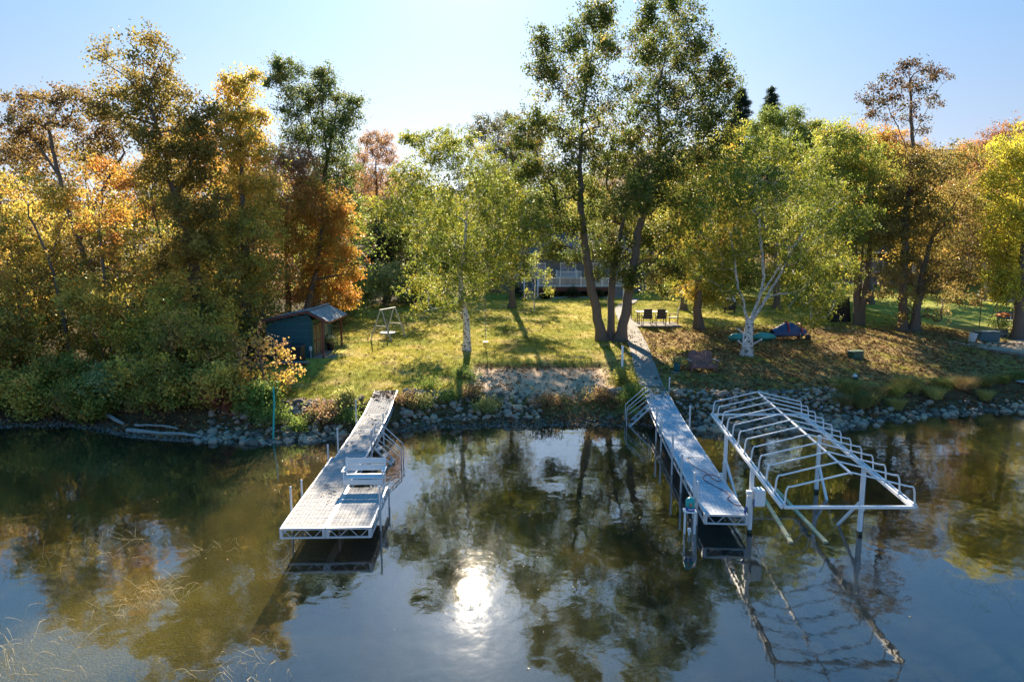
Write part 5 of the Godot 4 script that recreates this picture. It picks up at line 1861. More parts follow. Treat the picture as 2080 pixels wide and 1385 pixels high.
func riprap() -> void:
	var shapes := []
	for k in 10:
		shapes.append(rock_mesh(500 + k))
	rng.seed = 900
	var mats := [M.rock_grey, M.rock_grey, M.rock_dark, M.rock_pink, M.rock_tan, M.rock_grey, M.rock_dark]
	var beds := [
		["rock_bank", "bank of rounded boulders along the water left of the wide ended dock", -13.4, -7.0, -0.4, 2.9, 0.245, 0.9],
		["rock_bank", "band of boulders and weeds between the left dock and the sand bank", -5.3, 1.4, 0.5, 2.9, 0.245, 0.82],
		["rock_bank", "heap of pale grey boulders between the right dock and the canopy frame", 7.6, 16.4, -0.5, 3.1, 0.245, 0.93],
		["rock_bank", "thin line of flat stones along the grassy water edge beyond the canopy frame", 16.4, 28.0, -0.7, 0.9, 0.36, 0.7],
	]
	for b in beds:
		var o := thing(b[0], b[1], "rocks", Vector3.ZERO)
		tag(o, "", "", "", "structure")
		var all := []
		var x: float = b[2]
		while x < b[3]:
			var t: float = b[4]
			while t < b[5]:
				if rng.randf() < b[7]:
					var xx := x + rng.randf_range(-0.14, 0.14)
					var tt := t + rng.randf_range(-0.14, 0.14)
					var d := shore(xx) + tt
					var s := rng.randf_range(0.07, 0.165) * (1.2 if tt < 0.7 else 1.0)
					if rng.randf() < 0.07:
						s *= 1.6
					if not (absf(xx - 7.15) < 0.75 and b[2] > 5.0) and not (absf(xx + 6.2) < 0.9):
						all.append([s, Vector3(xx, land(xx, d) + s * 0.34, -d)])
				t += b[6]
			x += b[6]
		all.sort_custom(func(p, q): return p[0] > q[0])
		var small := []
		var grey := []
		for k in all.size():
			var s: float = all[k][0]
			var turn := Vector3(rng.randf_range(-0.5, 0.5), rng.randf() * TAU, rng.randf_range(-0.5, 0.5))
			if k < 298:
				var r := put("rock", shapes[rng.randi() % 10], mats[rng.randi() % 7], o)
				r.position = all[k][1]
				r.rotation = turn
				r.scale = Vector3(s, s, s)
			else:
				small.append(Transform3D(Basis.from_euler(turn).scaled(Vector3(s, s, s)), all[k][1]))
				var l := rng.randf_range(0.1, 0.3)
				grey.append(Color(l, l * 0.94, l * 0.9))
		if small:
			leaves("small_rocks", small, grey, shapes[3], M.dead_leaf, o)
	# single boulders right of the sand bank
	for k in 7:
		var xx: float = [5.0, 5.5, 5.2, 5.9, 0.3, -0.2, 4.6][k]
		var d: float = [33.6, 33.7, 33.3, 33.4, 31.9, 31.6, 31.2][k]
		var s: float = [0.26, 0.22, 0.2, 0.24, 0.3, 0.22, 0.15][k]
		var r := put("boulder", shapes[k], mats[k], self)
		tag(r, ["grey boulder at the upper left of the right dock ramp", "pale boulder nearest the right dock ramp", "small boulder below the grey one by the dock ramp", "boulder half hidden against the dock ramp edge", "large boulder at the foot of the sand bank", "smaller boulder beside the large one under the sand bank", "low stone at the water edge below the marker post"][k], "boulder", "loose boulders round the sand bank")
		r.position = Vector3(xx, land(xx, d) + s * 0.3, -d)
		r.scale = Vector3(s, s, s)
	# gravel at the water's edge
	var spots := []
	var tints := []
	for k in 5200:
		var xx := rng.randf_range(-24.0, 27.0)
		var d := shore(xx) + rng.randfn() * 0.35
		var s := rng.randf_range(0.02, 0.06)
		spots.append(Transform3D(Basis.from_euler(Vector3(rng.randf(), rng.randf() * 6.0, rng.randf())).scaled(Vector3(s, s, s)), Vector3(xx, land(xx, d) + s * 0.3, -d)))
		var l := rng.randf_range(0.06, 0.22)
		tints.append(Color(l, l * 0.85, l * 0.72))
	var g := leaves("gravel", spots, tints, rock_mesh(77), M.dead_leaf, self)
	tag(g, "wet gravel and pebbles along the water edge", "gravel", "", "stuff")

func blade_tuft(n: int, h: float, w: float, spread: float, bend: float, seed_: int) -> ArrayMesh:
	rng.seed = seed_
	var b := MB.new()
	for k in n:
		var a := rng.randf() * TAU
		var c := Vector3(cos(a), 0, sin(a)) * spread * sqrt(rng.randf())
		var out := Vector3(cos(a), 0, sin(a)) * bend * rng.randf_range(0.3, 1.2)
		var hh := h * rng.randf_range(0.6, 1.15)
		var s := Vector3(-sin(a), 0, cos(a)).rotated(UP, rng.randf_range(-0.8, 0.8)) * w * 0.5
		var p1 := c + out * 0.35 * hh + Vector3(0, hh * 0.62, 0)
		var p2 := c + out * hh + Vector3(0, hh, 0)
		var q := b.v.size()
		b.v.append_array(PackedVector3Array([c - s, c + s, p1 + s * 0.7, p1 - s * 0.7, p2]))
		b.i.append_array(PackedInt32Array([q, q + 1, q + 2, q, q + 2, q + 3, q + 3, q + 2, q + 4]))
	return b.mesh(false)

func turf() -> void:
	var tuft := blade_tuft(7, 0.085, 0.014, 0.09, 0.5, 61)
	rng.seed = 62
	var spots := []
	var tints := []
	for k in 150000:
		var x := rng.randf_range(-15.0, 34.0)
		var d := 29.5 + pow(rng.randf(), 1.5) * 46.0
		var s := soil(x, d)
		if rng.randf() > s[1]:
			continue
		if d - shore(x) < 1.2 or (x < -10.2 and x > -14.3 and d > 38.0 and d < 44.5):
			continue
		var sc := rng.randf_range(0.7, 1.35)
		spots.append(Transform3D(Basis.from_euler(Vector3(rng.randf_range(-0.2, 0.2), rng.randf() * TAU, rng.randf_range(-0.2, 0.2))).scaled(Vector3(sc, sc, sc)), on(x, d, -0.01)))
		var c: Color = s[0]
		c = c.lerp(Color(0.2, 0.19, 0.05), rng.randf() * 0.35) * rng.randf_range(0.75, 1.35)
		tints.append(Color(c.r, c.g, c.b))
	tag(leaves("grass", spots, tints, tuft, M.grass, self), "short mown lawn grass, green to straw coloured", "grass", "", "stuff")
	# fallen leaves
	var b := MB.new()
	for k in 3:
		var c := Vector3(rng.randfn(), 0.05 * k, rng.randfn()) * 0.1
		b.v.append_array(PackedVector3Array([c + Vector3(-0.05, 0.0, 0), c + Vector3(0, 0.03, 0.035), c + Vector3(0.055, 0.005, 0), c + Vector3(0, 0.025, -0.035)]))
		b.i.append_array(PackedInt32Array([k * 4, k * 4 + 1, k * 4 + 2, k * 4, k * 4 + 2, k * 4 + 3]))
	var lm := b.mesh(false)
	spots = []
	tints = []
	for k in 85000:
		var x := rng.randf_range(-24.0, 34.0)
		var d := 28.0 + pow(rng.randf(), 1.4) * 34.0
		var t := d - shore(x)
		if t < -0.1:
			continue
		if rng.randf() > soil(x, d)[2] * 0.8:
			continue
		var sc := rng.randf_range(0.7, 1.5)
		spots.append(Transform3D(Basis.from_euler(Vector3(rng.randf_range(-0.5, 0.5), rng.randf() * TAU, rng.randf_range(-0.5, 0.5))).scaled(Vector3(sc, sc, sc)), on(x, d, 0.045)))
		tints.append([Color(0.17, 0.09, 0.04), Color(0.11, 0.06, 0.03), Color(0.24, 0.14, 0.07), Color(0.3, 0.2, 0.08), Color(0.2, 0.085, 0.04)][rng.randi() % 5] * rng.randf_range(0.7, 1.4))
	tag(leaves("fallen_leaves", spots, tints, lm, M.dead_leaf, self), "brown fallen leaves strewn over slope and banks", "fallen leaves", "", "stuff")
	# leaves on the shore end of the left dock
	spots = []
	tints = []
	for k in 150:
		var f := pow(rng.randf(), 0.6)
		var z := -31.0 - f * 1.6
		var x := -6.6 + rng.randf() * 1.05 - 0.035 * (f + 12.0) * 0.2
		if k > 120:
			x = rng.randf_range(-6.2, -5.2)
			z = rng.randf_range(-31.0, -19.0)
			if x > -5.4:
				continue
		var y := 0.69 + clampf((-z - 29.6) / 3.0, 0.0, 1.0) * 0.40 + clampf((-z - 26.6) / 3.0, 0.0, 1.0) * 0.12
		spots.append(Transform3D(Basis.from_euler(Vector3(0, rng.randf() * TAU, 0)).scaled(Vector3(0.8, 0.8, 0.8)), Vector3(x, y, z)))
		tints.append(Color(0.12, 0.065, 0.035) * rng.randf_range(0.6, 1.6))
	tag(leaves("dock_leaves", spots, tints, lm, M.dead_leaf, self), "dead leaves scattered on the shore end of the left dock", "fallen leaves", "", "stuff")

func shore_plants() -> void:
	var grp := "shrubs crowding the wooded shore"
	# the overhanging front row, from the far left to the shed
	var rows := [
		["leafy shrub with olive leaves at the outer edge of the wooded shore", -25.5, 33.6, 4.6, 2.5, "understory"],
		["low dark green shrub over the water by the outer driftwood end", -22.3, 32.9, 2.3, 1.9, "shoregreen"],
		["tall olive shrub behind the low dark green one", -21.0, 35.2, 5.6, 2.5, "olive"],
		["grey green willowy shrub right above the driftwood log", -18.9, 32.0, 2.0, 1.6, "pale"],
		["broad green and yellow shrub filling the middle of the wooded shore", -17.0, 32.6, 3.8, 2.3, "understory"],
		["big rounded green and gold shrub hanging over the water", -15.0, 31.5, 4.0, 2.2, "understory"],
		["reddish tangle of leaves at the foot of the big rounded shrub", -13.2, 30.2, 1.0, 0.8, "red"],
		["green shrub between the rounded shrub and the yellow sapling", -13.3, 31.6, 1.9, 1.2, "shoregreen"],
		["small tufted shrub among the rocks left of the teal pole", -11.4, 30.0, 1.0, 0.9, "greenweed"],
		["yellowing shrub between the big rounded shrub and the teal shed", -15.9, 34.9, 3.4, 1.6, "olive"],
		["dense shrub with olive leaves left of the teal shed", -17.2, 37.2, 5.6, 2.3, "olive"],
		["tall gold and green shrub behind the willowy one", -18.6, 35.4, 5.4, 2.3, "gold"],
	]
	for r in rows:
		bush("shore_shrub", r[0], grp, r[1], r[2], r[3], r[4], r[5], "broad", 0.75)
	var low_says := ["low trailing bush at the outer end of the wooded water edge", "low yellow green bush hanging over the water far out", "low bush just behind the outer driftwood branch", "low bush above the middle of the short driftwood", "low olive bush between the two driftwood pieces", "low bush above the long driftwood trunk", "low greenish bush over the inner half of the long driftwood", "low bush at the inner end of the long driftwood", "low bush touching the first boulders left of the teal pole"]
	for k in 9:
		var bx: float = -26.0 + k * 1.62
		bush("shore_shrub", low_says[k], grp, bx, shore(bx) + (1.7 if bx > -19.5 else 0.8) + 0.3 * (k % 2), 1.3 + 0.35 * (k % 3), 1.35, ["understory", "shoregreen", "olive"][k % 3], "broad", 0.8)
	# weeds on the rocks
	var weeds := [
		["rusty dry weeds among the boulders left of the dock", -8.3, 29.7, 0.65, 0.9, "weed"],
		["pale seedy weeds beside the dock pole", -7.6, 30.6, 0.6, 0.35, "straw"],
		["green tuft at the dock edge low on the rocks", -7.3, 29.7, 0.5, 0.4, "greenweed"],
		["yellow green tuft between two large boulders at the water", -9.2, 28.9, 0.35, 0.3, "greenweed"],
		["green weeds round the foot of the teal pole", -10.5, 29.3, 0.8, 0.9, "greenweed"],
		["brown weeds right of the left dock", -5.0, 31.4, 0.35, 0.45, "weed"],
		["pale weeds sprouting right of the left dock halfway up", -4.2, 31.6, 0.35, 0.35, "straw"],
		["dark weedy growth below the birch shadow", -3.0, 32.2, 0.3, 0.5, "greenweed"],
		["brown tangle of stems below the lawn edge", -2.0, 32.6, 0.45, 0.7, "weed"],
		["yellow green weeds at the foot of the sand bank", -1.2, 31.7, 0.45, 0.5, "straw"],
		["green clump left of the sand bank top", -2.6, 35.6, 0.3, 0.6, "greenweed"],
		["bright green clump on the lawn edge near the birch shadow", -4.2, 33.6, 0.22, 0.6, "greenweed"],
		["dark green weeds along the left side of the right dock ramp", 5.7, 34.6, 0.7, 0.8, "shoregreen"],
		["weeds with yellowish tips below the right dock ramp", 5.9, 32.2, 0.75, 0.7, "greenweed"],
		["brown leafy weeds at the lower right corner of the sand", 4.3, 32.7, 0.4, 0.8, "weed"],
		["dry rust coloured weeds along the bottom of the sand", 1.6, 32.4, 0.3, 0.9, "weed"],
	]
	for r in weeds:
		bush("shore_weeds", r[0], "weeds on the rocky banks", r[1], r[2], r[3], r[4], r[5], "small", 1.1)
	# long grass clumps on the right hand shore
	var long_tuft := blade_tuft(150, 1.0, 0.018, 0.34, 0.85, 71)
	var where := [[16.5, 33.2, 1.05, 0], [17.2, 32.6, 1.1, 1], [18.3, 33.6, 0.9, 2], [19.4, 33.9, 1.0, 0], [20.4, 34.6, 1.1, 1], [21.5, 34.3, 0.8, 3], [22.5, 35.0, 0.9, 0], [23.6, 35.2, 1.0, 2], [24.8, 35.5, 0.8, 1], [26.2, 35.9, 0.7, 0], [18.9, 32.9, 0.8, 3], [15.9, 32.2, 0.8, 2], [24.3, 34.5, 0.7, 3], [27.6, 36.4, 0.7, 0]]
	var says := ["grass clump nearest the canopy frame on the right shore", "tall arching grass clump just above the flat stones", "brownish grass clump below the white ball light", "green grass clump right of the white ball light", "tall grass clump halfway along the right shore", "sunlit yellow grass clump on the right shore", "green grass clump behind the sunlit one", "dry grass clump near the outer shore", "grass clump close to the outer flat stones", "low grass clump by the ramp slab", "straw coloured tuft at the water line", "brown tuft at the end of the pale boulders", "yellow tuft at the outer water line", "last grass clump before the ramp slab"]
	for k in where.size():
		var w: Array = where[k]
		var o := thing("grass_clump", says[k], "grass", on(w[0], w[1], -0.03), k * 1.3, "long grass clumps on the right shore")
		o.scale = Vector3(w[2], w[2] * 0.8, w[2]) * 0.9
		var cols := [Color(0.12, 0.16, 0.04), Color(0.18, 0.19, 0.055), Color(0.24, 0.17, 0.08), Color(0.4, 0.34, 0.1)]
		var spots := []
		var tints := []
		rng.seed = 700 + k
		for j in 5:
			spots.append(Transform3D(Basis.from_euler(Vector3(0, j * 1.2, 0)), Vector3(rng.randfn(), 0, rng.randfn()) * 0.28))
			tints.append((cols[w[3]] as Color).lerp(cols[rng.randi() % 4], 0.35) * rng.randf_range(0.8, 1.2))
		leaves("blades", spots, tints, long_tuft, M.grass, o)
	# teal pole leaning out of the water by the sapling
	var mb := MB.new()
	mb.tube([Vector3(0, -0.6, 0), Vector3(-0.05, 0.7, -0.4), Vector3(-0.16, 1.45, -0.9), Vector3(-0.3, 2.1, -1.3)], [0.04, 0.04, 0.04, 0.035], 8)
	var tp := put("mooring_pole", mb.mesh(), M.teal_pole, self)
	tp.position = Vector3(-10.05, 0, -27.75)
	tag(tp, "teal green pole leaning out of the water by the yellow sapling", "pole")
	# driftwood
	var logs := [
		["long pale driftwood trunk lying along the water under the shrubs", [Vector3(-17.0, 0.12, -29.3), Vector3(-15.6, 0.1, -28.9), Vector3(-14.2, 0.14, -28.6), Vector3(-13.2, 0.06, -28.3), Vector3(-12.2, 0.03, -28.0)], 0.11],
		["shorter driftwood branch at the outer end of the long one", [Vector3(-18.8, 0.4, -30.9), Vector3(-18.0, 0.3, -30.3), Vector3(-17.4, 0.2, -29.9)], 0.1],
		["thin driftwood limb lying just behind the long one", [Vector3(-16.8, 0.25, -29.6), Vector3(-15.5, 0.3, -29.3), Vector3(-14.5, 0.22, -29.1)], 0.06],
	]
	for l in logs:
		mb = MB.new()
		var line := []
		var r := []
		var pts: Array = l[1]
		for k in pts.size() - 1:
			for s in 4:
				var q: Vector3 = pts[k].cubic_interpolate(pts[k + 1], pts[maxi(k - 1, 0)], pts[mini(k + 2, pts.size() - 1)], s / 4.0)
				line.append(q + Vector3(rng.randfn(), rng.randfn(), rng.randfn()) * 0.02)
				r.append(l[2] * (1.0 - 0.6 * (k + s / 4.0) / pts.size()) * rng.randf_range(0.85, 1.15))
		mb.tube(line, r, 9)
		tag(put("driftwood", mb.mesh(), M.driftwood, self), l[0], "driftwood", "driftwood along the wooded shore")

func water_things() -> void:
	# dry reeds standing and lying in the shallows
	var clumps := [
		["dense broken clump of straw coloured reeds standing in the open water", -8.5, 14.9, 0.6, 75, 0.6],
		["sparse reeds spreading near the lower frame edge", -10.0, 12.6, 1.2, 60, 0.62],
		["thin reeds at the bottom frame edge below the wide dock end", -5.2, 12.2, 0.8, 36, 0.5],
		["tangle of thin reeds in front of the left reflection", -11.3, 17.6, 1.6, 55, 0.5],
		["small broken reed between the tangle and the dock", -8.1, 17.5, 0.4, 10, 0.45],
		["few dark reed stems in the right hand water beyond the canopy", 11.6, 15.2, 1.0, 16, 0.4],
	]
	for c in clumps:
		rng.seed = hash(c[0])
		var o := thing("reed_clump", c[0], "reeds", Vector3(c[1], 0, -c[2]), 0.0, "dry reeds in the lake")
		for k in c[4]:
			var mb := MB.new()
			var p: Vector3 = Vector3(rng.randfn(), 0, rng.randfn()) * float(c[3]) * 0.55
			var a := rng.randf() * TAU
			var lean := 0.2 + 2.6 * pow(rng.randf(), 1.3)
			var h: float = c[5] * rng.randf_range(0.4, 1.1)
			var dir := Vector3(cos(a) * lean, 1.0, sin(a) * lean).normalized()
			var q: Vector3 = p + dir * h * 0.65
			var fold := Vector3(cos(a + rng.randf_range(-1.0, 1.0)), rng.randf_range(-0.7, 0.6), sin(a + rng.randf_range(-1.0, 1.0))).normalized()
			var q2: Vector3 = q + dir * h * 0.1 + fold * h * 0.12
			mb.tube([p - dir * 0.12, p, p.lerp(q, 0.5) + fold * 0.03, q, q2, q2 + fold * h * 0.25 - Vector3(0, 0.02, 0), q2 + fold * h * 0.5 - Vector3(0, 0.07, 0)], [0.0032, 0.0032, 0.003, 0.003, 0.0028, 0.0022, 0.0012], 4, false)
			put("stem", mb.mesh(), M.straw, o)
	# bits of leaf afloat
	var b := MB.new()
	b.v.append_array(PackedVector3Array([Vector3(-0.05, 0.0, 0), Vector3(0, 0.006, 0.03), Vector3(0.05, 0.002, 0), Vector3(0, 0.008, -0.03)]))
	b.i.append_array(PackedInt32Array([0, 1, 2, 0, 2, 3]))
	var spots := []
	var tints := []
	rng.seed = 444
	for k in 170:
		var x := rng.randf_range(-14.0, 16.0)
		var d := 11.5 + pow(rng.randf(), 0.8) * 18.5
		if d > shore(x) - 0.3:
			continue
		if k % 3 == 0:
			x = rng.randfn() * 2.2 + 0.5
			d = 22.0 + rng.randfn() * 4.0
		if d > shore(x) - 0.3:
			continue
		var sc := rng.randf_range(0.3, 0.8)
		spots.append(Transform3D(Basis.from_euler(Vector3(0, rng.randf() * TAU, 0)).scaled(Vector3(sc, sc, sc)), Vector3(x, 0.006, -d)))
		tints.append([Color(0.3, 0.25, 0.13), Color(0.26, 0.17, 0.07), Color(0.36, 0.32, 0.24)][rng.randi() % 3])
	tag(leaves("floating_leaves", spots, tints, b.mesh(false), M.dead_leaf, self), "small pale leaves floating on the lake", "floating leaves", "", "stuff")
func woods() -> void:
	# the wood on the left behind the shore shrubs
	var left := [
		["maple_tree", "yellow green tree leaning over the shrubs at the outer left of the wood", -27.0, 37.0, 8.5, 3.4, 0.2, "understory"],
		["elm_tree", "olive tree behind the outermost leaning one", -31.0, 42.0, 11.0, 3.8, 0.15, "olive"],
		["maple_tree", "green and yellow tree in the lower left of the wood above the driftwood", -22.6, 38.2, 8.2, 3.4, 0.12, "understory"],
		["maple_tree", "yellowish tree under the tallest oak of the wood", -18.6, 39.4, 8.0, 3.2, 0.1, "understory"],
		["elm_tree", "green tree just behind the yellowish one left of the shed", -16.4, 41.0, 8.6, 2.9, 0.1, "shoregreen"],
		["maple_tree", "gold tinged tree deep behind the tallest oak", -23.0, 46.0, 11.5, 3.8, 0.12, "gold"],
		["maple_tree", "pale gold tree between the oak and the orange maple", -18.4, 48.0, 11.8, 3.6, 0.1, "understory"],
		["elm_tree", "brown olive tree far out behind the leaning one", -34.0, 50.0, 14.5, 4.2, 0.15, "brown"],
		["elm_tree", "green tree deep behind the orange bough", -15.5, 58.0, 10.5, 3.6, 0.08, "green"],
		["maple_tree", "bright yellow green tree below the tall dark three topped one", -17.2, 66.0, 11.5, 4.0, 0.08, "yellowgreen"],
		["elm_tree", "olive tree beyond the frame edge of the wood", -38.0, 40.0, 12.0, 4.0, 0.12, "olive"],
		["elm_tree", "brownish tree far beyond the frame edge of the wood", -44.0, 52.0, 15.0, 4.6, 0.12, "brown"],
		["maple_tree", "gold tree far behind the brownish outer ones", -38.0, 62.0, 15.0, 4.6, 0.1, "gold"],
		["elm_tree", "dusky tree in the last row of the wood", -29.0, 74.0, 15.0, 5.0, 0.1, "brown"],
	]
	var made := {}
	for r in left:
		made[r[7]] = wild(r[0], r[1], "trees deep in the wood", r[2], r[3], r[4], r[5], r[6], r[7], "broad" if r[3] < 50 else "big", 10, 0.8)
	# middle distance behind the birch and the house
	var mid := [
		["elm_tree", "green tree behind the left side of the birch", -9.8, 70.0, 12.0, 4.0, 0.08, "green"],
		["maple_tree", "yellow green tree behind the birch crown", -4.5, 82.0, 14.0, 4.4, 0.1, "yellowgreen"],
		["elm_tree", "dusky green tree behind the left end of the grey house", -1.0, 95.0, 17.0, 5.0, 0.1, "duskgreen"],
		["maple_tree", "yellow tree behind the roof of the grey house", 7.0, 96.0, 15.0, 4.8, 0.1, "yellowgreen"],
		["maple_tree", "gold tree at the right end of the grey house", 18.5, 84.0, 12.5, 4.2, 0.06, "gold"],
		["elm_tree", "green tree between the house and the forked birch", 23.0, 72.0, 11.5, 3.8, 0.08, "green"],
		["maple_tree", "gold tree behind the forked birch", 24.0, 78.0, 13.5, 4.2, 0.08, "gold"],
		["elm_tree", "yellow green tree behind the right side of the forked birch", 30.0, 72.0, 12.0, 4.0, 0.08, "yellowgreen"],
		["maple_tree", "orange tree behind the paired dark trunks", 38.0, 82.0, 13.0, 4.4, 0.3, "orange"],
		["elm_tree", "olive tree behind the leaning trunk with the long limb", 46.0, 78.0, 11.5, 4.0, 0.35, "olive"],
		["maple_tree", "rust tree beyond the neighbouring lawn", 55.0, 88.0, 13.5, 4.8, 0.25, "redorange"],
		["maple_tree", "golden tree beyond the woodpile", 62.0, 86.0, 13.0, 4.6, 0.15, "gold"],
		["elm_tree", "green tree at the outer side of the neighbouring lawn", 58.0, 70.0, 10.0, 3.8, 0.15, "olive"],
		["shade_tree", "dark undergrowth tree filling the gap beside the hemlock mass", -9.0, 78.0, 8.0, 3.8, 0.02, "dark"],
	]
	for r in mid:
		made[r[7]] = wild(r[0], r[1], "trees behind the houses", r[2], r[3], r[4], r[5], r[6], r[7], "big", 10)
	spruce("dark pointed spruce tip beside the right shoulder of the three trunked tree", 28.4, 88.0, 24.8, 4.4)
	spruce("tallest dark spruce tip above the light green tree", 33.6, 92.0, 25.4, 4.2)
	# the last rows and the far hill: copies of the trees above
	rng.seed = 321
	var kinds := ["orange", "olive", "gold", "redorange", "green", "yellowgreen", "orange", "brown"]
	var words := {"pinkbrown": "pinkish brown", "olive": "olive", "gold": "green gold", "redorange": "rust red", "green": "plain green", "yellowgreen": "yellow green", "orange": "orange", "brown": "brown"}
	var k := 0
	for row in [[108.0, -52.0, 74.0, 7.0]]:
		var x: float = row[1]
		while x < row[2]:
			var kind: String = kinds[rng.randi() % 8]
			var proto: Node3D = made[kind]
			var xx := x + rng.randf_range(-2.0, 2.0)
			var dd: float = row[0] + rng.randf_range(-5.0, 5.0)
			var where := "beyond the wood" if xx < -12.0 else ("behind the grey house" if xx < 22.0 else "behind the neighbouring lawn")
			var c := copy(proto, "%s tree in the distant row %s" % [words[kind], where], on(xx, dd), rng.randf() * TAU, rng.randf_range(1.0, 1.25))
			c.set_meta("group", "%s trees in the distant row %s" % [words[kind], where])
			x += row[3]
			k += 1
	for row in [[142.0, 72.0, 132.0], [168.0, 82.0, 158.0], [195.0, 95.0, 175.0]]:
		var x: float = row[1]
		while x < row[2]:
			var kind: String = ["redorange", "redorange", "green", "orange", "olive", "brown"][rng.randi() % 6]
			var c := copy(made[kind], "%s tree on the %s of the far hillside" % [words[kind], {142.0: "near slope", 168.0: "middle slope", 195.0: "crest"}[row[0]]], on(x + rng.randf_range(-2.0, 2.0), row[0] + rng.randf_range(-5.0, 5.0)), rng.randf() * TAU, rng.randf_range(0.95, 1.25))
			c.set_meta("group", "%s trees on the %s of the far hillside" % [words[kind], {142.0: "near slope", 168.0: "middle slope", 195.0: "crest"}[row[0]]])
			x += 8.5

